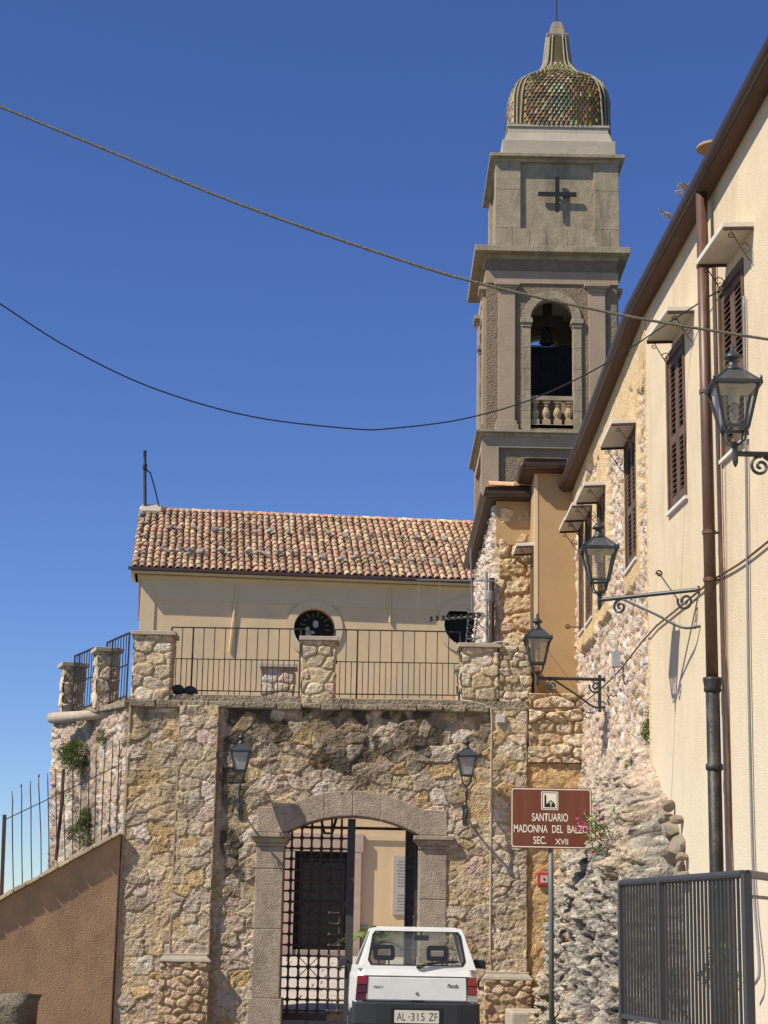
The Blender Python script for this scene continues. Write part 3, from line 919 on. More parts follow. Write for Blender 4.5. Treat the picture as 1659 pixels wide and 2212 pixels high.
# rounded stone parapet end in the bottom corner
q0, q1 = P(-90, 2182, 24.5), P(45, 2156, 24.2)
rb = thing('stone_parapet', 'rounded grey stone parapet end in front of the ochre ramp wall', 'parapet', (q0.x, q0.y, 0))
def para_fn(u, v):
    n = fbm(u * 3, v * 3, 7, 5)
    return .06 * n, np.array((.26, .23, .18)) * (0.6 + .8 * n)[..., None], n
nu, nv = 60, 50
uu, vv = np.meshgrid(np.linspace(0, 1, nu), np.linspace(0, 1, nv))
Lp = q1.x - q0.x
ang = np.clip((vv - .45) / .55, 0, 1) * PI * .5
pos = np.zeros((nv, nu, 3))
nz_ = fbm(uu * 5, vv * 6, 5, 5) - .5
rnd = .16 * (1 - np.sqrt(np.clip(1 - np.clip((uu - .8) / .2, 0, 1) ** 2, 0, 1)))
pos[..., 0] = q0.x + uu * Lp - rnd * 0.0 + nz_ * .03
pos[..., 1] = q0.y + .25 * (1 - np.cos(ang)) * 2 + .03 * nz_ + rnd
pos[..., 2] = np.where(vv < .45, vv / .45 * (q1.z - .2), q1.z - .2 + .18 * np.sin(ang)) + .05 * nz_ - rnd * .5 + .10 * uu
pos[:, -1, 1] += .8
cl = np.array((.26, .22, .16)) * (.75 + .9 * nz_)[..., None]
grid_mesh('body', pos, cl, M_ROCK, rb)

# ================================================================== CHURCH
AC = P(303, 1300, 51.7)
ca = R(6.0)
CD, CN = Vector((math.cos(ca), math.sin(ca), 0)), Vector((math.sin(ca), -math.cos(ca), 0))     # along the front, outward
AC.z = 0
def PC(px, py, out=0.0): return PPL(px, py, AC + CN * out, CN)
def cu_(px, py, out=0.0): return (PC(px, py, out) - AC).dot(CD)
def cw(u, z, out=0.0): return AC + CD * u + CN * out + Vector((0, 0, z))
church = thing('church', 'cream plastered church front with clay tile roof and round windows behind the gateway', 'church', tuple(AC))
z_wt = PC(600, 1262).z            # top of plain wall, under the cornice
z_ev = PC(283, 1228, .4).z
LCH = 10.9
ZB = -.2
def circ(c, r, n=36): return [(c[0] + r * math.cos(2 * PI * i / n), c[1] + r * math.sin(2 * PI * i / n)) for i in range(n)]
ocs = []
for (px, py) in ((679, 1358), (1003, 1350)):
    p = PC(px, py); ocs.append(((p - AC).dot(CD), p.z))
r_o = 45 / F * 52 * 1.02
wl = MB()
fx = lambda x, z: cw(x, z)
zc0, zc1 = ocs[0][1] - 1.3, z_wt
xs = [0, ocs[0][0] - 1.6, ocs[0][0] + 1.6, ocs[1][0] - 1.4, ocs[1][0] + 1.4, LCH]
wl.prism([cw(0, ZB), cw(LCH, ZB), cw(LCH, zc0), cw(0, zc0)], -CN * .5)
for i, (a, b) in enumerate(zip(xs[:-1], xs[1:])):
    if i in (1, 3):
        plate_hole(wl, fx, a, b, zc0, zc1, circ(ocs[i // 2], r_o), -CN * .5)
    else:
        wl.prism([cw(a, zc0), cw(b, zc0), cw(b, zc1), cw(a, zc1)], -CN * .5)
wl.prism([cw(0, zc1), cw(LCH, zc1), cw(LCH, z_ev + .1), cw(0, z_ev + .1)], -CN * .5)
wl.prism([cw(0, ZB, -.5), cw(0, z_ev - .1, -.5), cw(0, z_ev + 2.3, -4.3), cw(0, z_ev - .1, -9), cw(0, ZB, -9)], CD * .4)
wl.build('wall', M_CHURCH, church)
# raised pale bands: corner strip, frieze, ring frames
bd = MB()
bd.prism([cw(0.02, ZB, .001), cw(.42, ZB, .001), cw(.42, z_wt, .001), cw(0.02, z_wt, .001)], CN * .035)
zf = PC(450, 1300).z
bd.prism([cw(.42, zf), cw(LCH, zf), cw(LCH, z_wt), cw(.42, z_wt)], CN * .03)
bd.build('wall_band', M_CHURCHBAND, church)
for k, (cx, cz) in enumerate(ocs):
    rg_ = MB()
    n = 40
    A = [cw(cx + r_o * .985 * math.cos(2 * PI * i / n), cz + r_o * .985 * math.sin(2 * PI * i / n), .03) for i in range(n + 1)]
    B = [cw(cx + r_o * 1.36 * math.cos(2 * PI * i / n), cz + r_o * 1.36 * math.sin(2 * PI * i / n), .03) for i in range(n + 1)]
    rg_.strip(A, B, CN * .02)
    wnd = rg_.build('round_window', M_CHURCHBAND, church)
    gp = MB(); gp.prism([cw(x, z, -.34) for x, z in circ((cx, cz), r_o * 1.01)], -CN * .02); gp.build('pane', mat('dark stained glass', (.010, .012, .010), .5, var=.3, spec=.15), wnd)
    fr = MB()
    A = [cw(cx + r_o * .99 * math.cos(2 * PI * i / n), cz + r_o * .99 * math.sin(2 * PI * i / n), -.33) for i in range(n + 1)]
    B = [cw(cx + r_o * .93 * math.cos(2 * PI * i / n), cz + r_o * .93 * math.sin(2 * PI * i / n), -.33) for i in range(n + 1)]
    fr.strip(A, B, CN * .04); fr.build('frame', M_GUTTER, wnd)
    if k == 0:
        ry = MB()
        for i in range(16):
            a = 2 * PI * i / 16 + .2
            if math.sin(a) < -.5: continue
            d = Vector((math.cos(a), math.sin(a)))
            c0 = (cx + .05, cz + .1)
            ry.bar(cw(c0[0] + d.x * r_o * .50, c0[1] + d.y * r_o * .5, -.335), cw(c0[0] + d.x * r_o * (.66 + .1 * (i % 2)), c0[1] + d.y * r_o * (.66 + .1 * (i % 2)), -.335), .014, .004, up=CN)
        ry.build('ray', mat('gold glass', (.34, .25, .03), .4), wnd)
        fg = MB()      # pale seated figure holding a smaller one, as flat coloured glass
        def blob(x, z, rx, rz):
            fg.prism([cw(cx + x + rx * math.cos(2 * PI * i / 14), cz + z + rz * math.sin(2 * PI * i / 14), -.332) for i in range(14)], CN * .006)
        blob(.06, .19, .085, .115); blob(-.18, .03, .065, .075); blob(-.15, -.12, .085, .12); blob(-.06, -.06, .10, .045); blob(.03, -.30, .26, .075); blob(-.2, -.34, .1, .1)
        fg.build('figure', mat('pale glass', (.40, .36, .31), .4, var=.3), wnd)
# cornice under the eave
cn = MB()
steps = ((.06, z_wt, z_wt + .09), (.12, z_wt + .09, z_wt + .17), (.2, z_wt + .17, z_ev - .10), (.30, z_ev - .10, z_ev - .02))
for o_, a, b in steps:
    cn.prism([cw(-o_, a, 0), cw(LCH, a, 0), cw(LCH, b, 0), cw(-o_, b, 0)], CN * o_)
    cn.prism([cw(-o_, a, 0), cw(-o_, b, 0), cw(0, b, 0), cw(0, a, 0)], -CN * 1.2)
cn.build('cornice', M_CORNICE, church)
ed = MB()
ed.prism([cw(-.38, z_ev - .018, .30), cw(LCH, z_ev - .018, .30), cw(LCH, z_ev + .06, .30), cw(-.38, z_ev + .06, .30)], CN * .13)
ed.build('gutter', M_GUTTER, church)
# conduits on the wall
for (x0, y0, x1, y1) in ((513, 1262, 495, 1408), (843, 1268, 842, 1345)):
    t = MB(); t.tube([PC(x0, y0, .05), PC((x0 + x1) / 2, (y0 + y1) / 2, .05), PC(x1, y1, .05)], .03, 6); t.build('conduit', M_CORNICE, church)
# roof of curved clay tiles
DR = 4.2
e0 = cw(-.30, z_ev + .05, .36); rise = None
rl, rr_ = PPL(345, 1100, AC - CN * DR, CN), PPL(1024, 1129, AC - CN * DR, CN)
z_rg = (rl.z + rr_.z) / 2
run = DR + .36
S = Vector((-CN.x * run, -CN.y * run, z_rg - (z_ev + .05))); T = S.length; S.normalize()
NR = CD.cross(S).normalized()
rb_ = MB(); rb_.cur = lin((120, 80, 55))
rb_.hexa([e0 - NR * .10, e0 + CD * (LCH + .3) - NR * .10, e0 + CD * (LCH + .3) + S * T - NR * .10, e0 + S * T - NR * .10],
         [e0 - NR * .02, e0 + CD * (LCH + .3) - NR * .02, e0 + CD * (LCH + .3) + S * T - NR * .02, e0 + S * T - NR * .02])
rgl = random.Random(3)
TP = [lin(c) for c in ((206, 170, 126), (214, 184, 140), (190, 142, 104), (184, 126, 98), (168, 130, 98), (150, 124, 96), (200, 158, 118), (196, 138, 112), (210, 178, 132), (158, 116, 88), (176, 134, 110), (222, 196, 152))]
pitch_, expo = .206, .335
nc, nrw = int((LCH + .3) / pitch_), int(T / expo)
def tile(base, dirS, dirU, dirN, L, r0, r1, down=False):
    vs = []
    k = 7
    for (s, rad, lift) in ((0, r0, .018), (L, r1, -.008)):
        for i in range(k):
            a = PI * i / (k - 1)
            vs.append(base + dirS * s + dirU * (-math.cos(a) * rad) + dirN * (math.sin(a) * rad * .85 * (-1 if down else 1) + lift))
    fs = [(i, i + 1, k + i + 1, k + i) for i in range(k - 1)]
    # thickness at the open lower end
    n0 = len(vs)
    for i in range(k):
        a = PI * i / (k - 1)
        rad = r0 - .016
        vs.append(base + dirU * (-math.cos(a) * rad) + dirN * (math.sin(a) * rad * .85 * (-1 if down else 1) + .018) + dirS * .001)
    fs += [(i, n0 + i, n0 + i + 1, i + 1) for i in range(k - 1)]
    return vs, fs
for i in range(nc):
    cj = rgl.uniform(-.012, .012)
    for j in range(nrw + 1):
        rb_.cur = tuple((c * .55 + .45 * g_) * k_ for c, g_, k_ in zip(rgl.choice(TP), (.54, .40, .285), [rgl.uniform(.80, 1.10) * (.72 + .5 * float(fbm(np.array([[i * .13]]), np.array([[j * .3]]), 5, 3)[0, 0]))] * 3))
        b = e0 + CD * (pitch_ * (i + .5) + cj + rgl.uniform(-.012, .012)) + S * (j * expo + rgl.uniform(-.03, .03)) + NR * (.0 + rgl.uniform(-.004, .006))
        sd2 = (CD * rgl.uniform(-.07, .07) + S).normalized()
        L = min(expo * 1.22, T - j * expo + .05)
        if L < .1: continue
        rb_.add(*tile(b, sd2, CD, NR, L, .088, .074))
        rb_.cur = tuple(c * rgl.uniform(.5, .8) for c in rgl.choice(TP))
        rb_.add(*tile(e0 + CD * (pitch_ * (i + 1)) + S * (j * expo) + NR * .045, S, CD, NR, L, .075, .08, True))
# ridge tiles, then the far slope as a plain sheet
for i in range(int(LCH / .42)):
    rb_.cur = tuple(c * rgl.uniform(.8, 1.2) for c in rgl.choice(TP))
    rb_.add(*tile(e0 + S * T + CD * (.4 + i * .42) + NR * .0 + Vector((0, 0, -.04)), CD, Vector((-CN.x, -CN.y, 0)), Vector((0, 0, 1)), .47, .11, .10))
rb_.cur = TP[2]
back = Vector((-CN.x * run, -CN.y * run, -(z_rg - z_ev)))
rb_.add([e0 + S * T, e0 + S * T + CD * (LCH + .3), e0 + S * T + CD * (LCH + .3) + back, e0 + S * T + back], [(0, 1, 2, 3)])
roof = rb_.build('roof', M_TILE, church, smooth=True)
# mortared verge and the block at the ridge end
vg = MB()
vg.hexa([e0 + S * (T - .55) - NR * .05 + CD * .05, e0 + S * (T - .55) - NR * .05 + CD * .75, e0 + S * T - NR * .05 + CD * .75, e0 + S * T - NR * .05 + CD * .05],
        [e0 + S * (T - .5) + NR * .12 + CD * .08, e0 + S * (T - .5) + NR * .12 + CD * .7, e0 + S * T + NR * .16 + CD * .7, e0 + S * T + NR * .16 + CD * .08])
vg.build('ridge_block', M_CAP, roof, bevel=.03)
# stones lying on the tiles
def rock_mesh(seed, cols=(.58, .53, .46)):
    bm = bmesh.new()
    bmesh.ops.create_icosphere(bm, subdivisions=2, radius=1)
    r_ = random.Random(seed)
    for k in range(9):
        n = Vector((r_.gauss(0, 1), r_.gauss(0, 1), r_.gauss(0, 1))).normalized()
        d = r_.uniform(.45, .75)
        for v in bm.verts:
            e = v.co.dot(n) - d
            if e > 0: v.co -= n * e
    for v in bm.verts: v.co *= r_.uniform(.94, 1.06)
    me = bpy.data.meshes.new('roof_stone')
    bm.to_mesh(me); bm.free()
    a = me.color_attributes.new('tint', 'FLOAT_COLOR', 'POINT')
    a.data.foreach_set('color', np.array([(*[c * r_.uniform(.85, 1.15) for c in cols], 1) for _ in me.vertices], np.float32).ravel())
    me.materials.append(M_ROCK)
    return me
RM = [rock_mesh(s) for s in range(5)]
def roof_stone(s, t, size, group, label):
    o = bpy.data.objects.new('roof_stone', rgl.choice(RM))
    COL.objects.link(o)
    o.location = e0 + CD * s + S * t + NR * (.10 + size * .42)
    o.rotation_euler = (rgl.uniform(-.5, .5), rgl.uniform(-.5, .5), rgl.uniform(0, 6))
    o.scale = (size, size * rgl.uniform(.6, .9), size * rgl.uniform(.45, .7))
    tag(o, label, 'stone', group)
for i in range(23):
    roof_stone(.75 + i * .44 + rgl.uniform(-.12, .12), T * .22 + rgl.uniform(-.16, .16) - (i * .006), rgl.uniform(.11, .17), 'lower row of stones on the church roof', 'grey stone weighing down the lower row of church roof tiles')
for i in range(22):
    roof_stone(.95 + i * .45 + rgl.uniform(-.12, .12), T * .60 + rgl.uniform(-.1, .1), rgl.uniform(.11, .16), 'upper row of stones on the church roof', 'grey stone weighing down the upper row of church roof tiles')
for i in range(7):
    roof_stone(.14 + rgl.uniform(-.08, .1), T * (.07 + .125 * i), rgl.uniform(.09, .14), 'stones on the left verge of the church roof', 'pale stone on the left verge of the church roof')
for i in range(6):
    roof_stone(rgl.uniform(.5, 9.5), T * rgl.uniform(.15, .33), rgl.uniform(.08, .13), 'lower row of stones on the church roof', 'grey stone weighing down the lower row of church roof tiles')
# aerial pole on the ridge end
am = thing('antenna_pole', 'short grey aerial pole with drooping black cable on the left end of the church ridge', 'antenna', e0 + S * T + CD * .3)
q = lambda px, py: PPL(px, py, AC - CN * 4.0, CN)
t = MB(); t.tube([q(314, 1105), q(313, 980)], .045, 8); t.build('pole', M_LAMP, am)
t = MB(); t.tube([q(309, 1098), q(309, 1018)], .014, 6); t.build('stay', M_ALU, am)
t = MB(); t.tube([q(313, 1012), q(325, 1022), q(333, 1050), q(345, 1100)], .025, 6); t.build('cable', M_CABLE, am)
t = MB(); t.lathe(q(313, 1008), [(.05, -.12), (.07, -.06), (.07, .06), (.05, .12)], 8); t.lathe(q(313, 980), [(.05, -.1), (.055, .1)], 8); t.build('clamp', M_CABLE, am)

# lower church wall seen through the gate: doorway, plaque, dado
z_cf = ground_z(52)
dx0, dx1 = cu_(634, 1950), cu_(752, 1950)
dz1 = PC(690, 1840).z
dr = MB()
o_ = .16
dr.prism([cw(cu_(608, 1950), z_cf, 0), cw(dx0, z_cf, 0), cw(dx0, dz1, 0), cw(cu_(608, 1950), dz1, 0)], CN * o_)
dr.prism([cw(dx1, z_cf, 0), cw(cu_(778, 1950), z_cf, 0), cw(cu_(778, 1950), dz1, 0), cw(dx1, dz1, 0)], CN * o_)
dr.prism([cw(cu_(604, 1950), dz1 + .002, 0), cw(cu_(782, 1950), dz1 + .002, 0), cw(cu_(782, 1950), PC(690, 1800).z, 0), cw(cu_(604, 1950), PC(690, 1800).z, 0)], CN * (o_ + .01))
dr.prism([cw(dx0, z_cf, 0), cw(dx1, z_cf, 0), cw(dx1, PC(690, 2052).z, 0), cw(dx0, PC(690, 2052).z, 0)], CN * .12)
sur = dr.build('door_surround', M_PINKSTONE, church, bevel=.01)
t = MB(); t.prism([cw(dx0, z_cf, .012), cw(dx1, z_cf, .012), cw(dx1, dz1, .012), cw(dx0, dz1, .012)], CN * .03); door_o = t.build('door', M_DARK, church)
t = MB()
zd0 = PC(690, 2052).z
for x0, x1, z0, z1 in ((.08, .46, .05, .45), (.54, .92, .05, .45), (.08, .46, .5, .96), (.54, .92, .5, .96)):
    t.prism([cw(dx0 + (dx1 - dx0) * a, zd0 + (dz1 - zd0) * b, .042) for a, b in ((x0, z0), (x1, z0), (x1, z1), (x0, z1))], CN * .02)
t.build('door_panel', M_DARK, door_o)
t = MB(); zt_ = PC(870, 2003).z
t.prism([cw(cu_(779, 2000), z_cf, 0), cw(LCH, z_cf, 0), cw(LCH, zt_, 0), cw(cu_(779, 2000), zt_, 0)], CN * .1); t.build('dado', M_DRESSED, church)
t = MB(); za, zb2 = PC(870, 1976).z, PC(870, 1849).z
pa0, pa1 = cu_(848, 1920), cu_(884, 1920) + .28
t.prism([cw(pa0, za, 0), cw(pa1, za, 0), cw(pa1, zb2, 0), cw(pa0, zb2, 0)], CN * .05)
plq = t.build('plaque', M_MARBLE, church)
t = MB(); rgp = random.Random(2)
for i in range(17):
    z = zb2 - .18 - i * .085
    if i in (9, 10): continue
    x = pa0 + .10 + rgp.uniform(0, .06)
    while x < pa1 - .12:
        L = rgp.uniform(.03, .09)
        t.prism([cw(x, z, .05), cw(x + L, z, .05), cw(x + L, z + .03, .05), cw(x, z + .03, .05)], CN * .003)
        x += L + .018
t.build('inscription', mat('faded lettering', (.20, .17, .14), .8), plq)
t = MB()
zq = PC(800, 1815).z
t.prism([cw(cu_(785, 1900), zq, 0), cw(LCH - .2, zq, 0), cw(LCH - .2, zq + .12, 0), cw(cu_(785, 1900), zq + .12, 0)], CN * .06); t.build('string_course', M_CHURCHBAND, church)

# ================================================================== BELL TOWER
YT = 54.0
K = YT / F * 1.052
HB = 141 * K                                   # half width of the belfry stage
TC = Vector((P(1192, 750, YT).x, YT + HB, 0))
def tz(py, hw, px=1195): return P(px, py, TC.y - hw).z
tower = thing('bell_tower', 'square stone bell tower with a bulbous dome of green and orange glazed tiles', 'tower', (TC.x, TC.y, 0))
def sq(mb, hw0, z0, hw1, z1): mb.frustum((TC.x, TC.y), hw0, z0, hw1, z1)
h3t, h3b = 162 * K, 156 * K
z_c3t, z_c3b = tz(929, h3t), tz(944, h3b)
hs = 150 * K
t = MB(); sq(t, hs - .12, 0, hs - .12, z_c3b); t.build('shaft', M_TOWERRENDER, tower)
t = MB()
z_pb = tz(968, hs)
sq(t, hs - .001, z_pb, hs - .001, z_c3b - .002)
lw_ = 36 * K
for sx in (-1, 1):
    for sy in (-1, 1):
        cx, cy = TC.x + sx * (hs - lw_ / 2), TC.y + sy * (hs - lw_ / 2)
        t.frustum((cx, cy), lw_ / 2, 0, lw_ / 2, z_pb - .002)
t.build('shaft_frame', M_TOWERPINK, tower)
t = MB()
sq(t, hs + .03, z_c3b - .003, h3b, z_c3b + .10); sq(t, h3b + .03, z_c3b + .102, h3t, z_c3t - .09); sq(t, h3t + .01, z_c3t - .088, h3t + .01, z_c3t)
t.build('lower_cornice', M_TOWER, tower, bevel=.01)
# belfry
z_b0 = z_c3t
z_ar0, z_ar1 = tz(613, HB + .05), tz(587, HB + .05)
z_fr1 = tz(562, HB)
ax0, ax1 = P(1143, 760, YT).x - TC.x, P(1239, 760, YT).x - TC.x
ahw = (ax1 - ax0) / 2
z_sill, z_spr = tz(918, HB), tz(690, HB)
z_top = z_spr + ahw * 1.0
wb = MB()
for k in range(4):
    M = Matrix.Translation((TC.x, TC.y, 0)) @ Matrix.Rotation(k * PI / 2, 4, 'Z')
    fn = lambda x, z: M @ Vector((x, -HB, z))
    hole = [(-ahw, z_sill), (ahw, z_sill)] + [(ahw * math.cos(PI * i / 18), z_spr + ahw * math.sin(PI * i / 18)) for i in range(19)]
    off = (M.to_3x3() @ Vector((0, .45, 0)))
    s = HB if k % 2 == 0 else HB - .451
    plate_hole(wb, fn, -s, s, z_b0, z_fr1, hole, off)
belf = wb.build('belfry', M_TOWERRENDER, tower)
t = MB(); sq(t, HB + .05, z_ar0, HB + .05, z_ar1)
# hollow entablature: only a thin ring is needed, the block sits over the arch crowns
t.build('architrave', M_TOWERPINK, tower)
z_cap0, z_cap1 = tz(630, HB + .08), z_ar0
pw = 36 * K / 2
zb_t, zb_b = tz(911, HB + .1), z_b0
pcx = [P(1094, 800, YT).x - TC.x, P(1290, 800, YT).x - TC.x]
fwid = (P(1255, 760, YT).x - P(1239, 760, YT).x)
def mbox(mb, M, a, b): mb.box(a, b, M)
for k in range(4):
    M = Matrix.Translation((TC.x, TC.y, 0)) @ Matrix.Rotation(k * PI / 2, 4, 'Z')
    for cx in pcx:
        pil, caps, bases = MB(), MB(), MB()
        mbox(pil, M, (cx - pw, -HB - .10, zb_t), (cx + pw, -HB + .02, z_cap0))
        mbox(bases, M, (cx - pw - .10, -HB - .22, zb_b), (cx + pw + .10, -HB + .02, zb_b + (zb_t - zb_b) * .6))
        mbox(bases, M, (cx - pw - .06, -HB - .17, zb_b + (zb_t - zb_b) * .6 + .002), (cx + pw + .06, -HB + .02, zb_t))
        mbox(caps, M, (cx - pw - .03, -HB - .14, z_cap0), (cx + pw + .03, -HB + .02, z_cap0 + .10))
        mbox(caps, M, (cx - pw - .09, -HB - .19, z_cap0 + .102), (cx + pw + .09, -HB + .02, z_cap1 - .12))
        mbox(caps, M, (cx - pw - .14, -HB - .23, z_cap1 - .118), (cx + pw + .14, -HB + .02, z_cap1 - .002))
        pil.build('pilaster', M_TOWERPINK, tower, bevel=.01)
        caps.build('pilaster_capital', M_TOWERPINK, tower, bevel=.01)
        bases.build('pilaster_base', M_TOWER, tower, bevel=.015)
    arfr = MB()
    for s in (-1, 1):
        imps = MB()
        xa, xb = (s * ahw, s * (ahw + fwid))
        n_ = 5
        for i in range(n_):
            z0, z1 = z_b0 + (z_spr - .28 - z_b0) * i / n_, z_b0 + (z_spr - .28 - z_b0) * (i + 1) / n_
            mbox(arfr, M, (xa - s * .03, -HB - .07, z0 + .004), (xb, -HB + .3, z1 - .004))
        mbox(imps, M, (xa - s * .05, -HB - .10, z_spr - .278), (xb + s * .02, -HB + .3, z_spr - .16))
        mbox(imps, M, (xa - s * .09, -HB - .14, z_spr - .158), (xb + s * .06, -HB + .3, z_spr - .002))
        imps.build('arch_impost', M_TOWER, tower, bevel=.01)
    A = [M @ Vector(((ahw - .03) * math.cos(PI * i / 20), -HB - .07, z_spr + (ahw - .03) * math.sin(PI * i / 20))) for i in range(21)]
    B = [M @ Vector(((ahw + fwid) * math.cos(PI * i / 20), -HB - .07, z_spr + (ahw + fwid) * math.sin(PI * i / 20))) for i in range(21)]
    arfr.strip(A, B, M.to_3x3() @ Vector((0, .3, 0)))
    arfr.build('arch_frame', M_TOWER, tower, bevel=.008)
# balustrade in the front opening (and plain parapets in the others)
zr0, zr1 = tz(864, HB), tz(855, HB)
t = MB(); t.box((TC.x - ahw, TC.y - HB + .02, zr0), (TC.x + ahw, TC.y - HB + .28, zr1))
t.box((TC.x - ahw, TC.y - HB + .0, z_sill - .12), (TC.x + ahw, TC.y - HB + .3, z_sill + .02))
bal = t.build('balustrade', M_TOWER, tower, bevel=.01)
hb = zr0 - z_sill - .02
t = MB(); t.box((TC.x - ahw - .1, TC.y - HB + .46, z_sill - .1), (TC.x + ahw + .1, TC.y - HB + .52, zr1)); t.build('parapet_panel', M_TOWERPINK, bal)
for i in range(4):
    x = TC.x - ahw + 2 * ahw * (i + .5) / 4 + .01
    t = MB()
    c = (x, TC.y - HB + .15, z_sill + .02)
    t.box((x - .12, c[1] - .11, c[2]), (x + .12, c[1] + .11, c[2] + hb * .22))
    t.lathe((c[0], c[1], c[2]), [(.10, hb * .22), (.075, hb * .27), (.115, hb * .40), (.13, hb * .5), (.105, hb * .62), (.065, hb * .73), (.065, hb * .77), (.10, hb * .79), (.075, hb * .82), (.085, hb * .92)], 14)
    t.box((x - .11, c[1] - .10, c[2] + hb * .90), (x + .11, c[1] + .10, c[2] + hb))
    t.build('baluster', mat('warm baluster stone', (.38, .27, .155), .85, var=.15), bal, smooth=False)
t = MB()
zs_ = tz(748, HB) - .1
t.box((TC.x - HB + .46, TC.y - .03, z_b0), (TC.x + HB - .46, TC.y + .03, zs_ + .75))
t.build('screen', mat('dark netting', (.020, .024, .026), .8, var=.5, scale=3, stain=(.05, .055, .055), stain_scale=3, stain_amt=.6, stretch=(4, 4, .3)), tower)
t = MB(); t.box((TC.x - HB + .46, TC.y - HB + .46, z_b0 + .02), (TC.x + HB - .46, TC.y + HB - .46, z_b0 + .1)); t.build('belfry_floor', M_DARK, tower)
t = MB()
for dz in (0, .12): t.tube([(TC.x - HB + .4, TC.y + .55, zs_ + .85 + dz), (TC.x + HB - .4, TC.y + .55, zs_ + .85 + dz)], .02, 6)
t.build('crossbar', M_IRON, tower)
# bell on its yoke
bz = tz(722, HB) + .62
bell = thing('bell', 'small dark bronze bell under a heavy yoke in the tower opening', 'bell', (TC.x - .02, TC.y - .6, bz))
t = MB(); t.lathe((TC.x - .02, TC.y - .6, bz), [(.25, -.44), (.245, -.40), (.20, -.30), (.175, -.12), (.16, -.03), (.10, .02), (.03, .04), (.03, .12)], 20)
t.build('body', mat('dark bronze', (.045, .042, .03), .55, metal=.5, var=.3), bell, smooth=True)
t = MB(); t.box((TC.x - .5, TC.y - .68, bz + .12), (TC.x + .5, TC.y - .52, bz + .48)); t.box((TC.x - .16, TC.y - .67, bz + .48), (TC.x + .14, TC.y - .53, bz + .9)); t.tube([(TC.x - ahw - .3, TC.y - .6, bz + .2), (TC.x + ahw + .3, TC.y - .6, bz + .2)], .035, 8)
t.build('yoke', mat('old yoke wood', (.06, .05, .042), .8, var=.3), bell, bevel=.02)
t = MB(); t.tube([(TC.x - .02, TC.y - .6, bz - .1), (TC.x - .02, TC.y - .6, bz - .5)], .02, 6); t.build('clapper', M_IRON, bell)
# big cornice
z2b, z2t = z_fr1, tz(530, 171 * K)
t = MB()
H2 = 168.5 * K
sq(t, HB + .03, z2b - .002, HB + .10, z2b + .12); sq(t, HB + .14, z2b + .122, HB + .22, z2b + .26)
sq(t, HB + .24, z2b + .262, H2 - .03, z2t - .20); sq(t, H2, z2t - .198, H2, z2t - .0)
t.build('main_cornice', M_TOWER, tower, bevel=.012)
# upper stage, set a hand's breadth to the right of the belfry's axis
TC = TC + Vector((.19, 0, 0))
HU = 134 * K * 1.012
z_u0, z_u1 = z2t, tz(351, HU)
t = MB(); sq(t, HU - .10, z_u0, HU - .10, z_u1)
st_ = t.build('upper_stage', M_TOWER, tower)
rgk0 = random.Random(41)
t = MB()
zp = tz(494, HU)
nb = 7
for k in range(4):
    M = Matrix.Translation((TC.x, TC.y, 0)) @ Matrix.Rotation(k * PI / 2, 4, 'Z')
    ed_ = [-HU] + [-HU + 2 * HU * (i + rgk0.uniform(-.12, .12)) / nb for i in range(1, nb)] + [HU - .3]
    for a, b in zip(ed_[:-1], ed_[1:]): t.box((a + .005, -HU, z_u0 + .001), (b - .005, -HU + .3, zp - .004), M)
pl_, pr_ = P(1125, 420, YT).x - TC.x, P(1285, 420, YT).x - TC.x
wps = (HU + pl_)
for sx in (-1, 1):
    for sy in (-1, 1):
        t.frustum((TC.x + sx * (HU - wps / 2), TC.y + sy * (HU - wps / 2)), wps / 2, zp + .002, wps / 2, zp + (z_u1 - zp) * .58)
        t.frustum((TC.x + sx * (HU - wps / 2), TC.y + sy * (HU - wps / 2)), wps / 2 - .001, zp + (z_u1 - zp) * .58 + .009, wps / 2 - .001, z_u1)
t.build('upper_frame', M_TOWER, tower, bevel=.006)
t = MB()
xc_, zc_ = P(1204, 421, YT).x, tz(421, HU)
yc_ = TC.y - HU - .06
a_ = 41 * K
t.box((xc_ - .068, yc_ - .03, zc_ - a_), (xc_ + .068, yc_ + .03, zc_ + a_)); t.box((xc_ - a_ * 1.03, yc_ - .028, zc_ - .068), (xc_ + a_ * 1.03, yc_ + .028, zc_ + .068)); t.box((xc_ - .03, yc_, zc_ - .03), (xc_ + .03, TC.y - HU + .12, zc_ + .03))
t.build('cross', M_CABLE, tower)
t = MB()
H1 = 147 * K * 1.012
z1b, z1t = z_u1, tz(331, H1)
sq(t, HU + .02, z1b - .002, HU + .06, z1b + .10); sq(t, HU + .08, z1b + .102, H1 - .03, z1t - .12); sq(t, H1, z1t - .118, H1, z1t)
t.build('upper_cornice', M_TOWER, tower, bevel=.012)
TC = TC + Vector((.08, 0, 0))
t = MB()
HK = 124 * K * 1.015
zk = tz(303, HK)
sq(t, HK, z1t - .002, HK, zk)
zm = tz(270, 112 * K)
K2 = K * 1.015
sq(t, 119 * K2, zk, 112 * K2, zk + (zm - zk) * .55); sq(t, 111 * K2, zk + (zm - zk) * .55, 110 * K2, zm - .09); sq(t, 113 * K2, zm - .088, 113 * K2, zm)
t.build('dome_plinth', mat('pale plinth stone', (.44, .38, .29), .88, var=.15, scale=3, bump=.4, bscale=20, stain=(.22, .19, .14), stain_scale=1.5, stain_amt=.5), tower, bevel=.012)
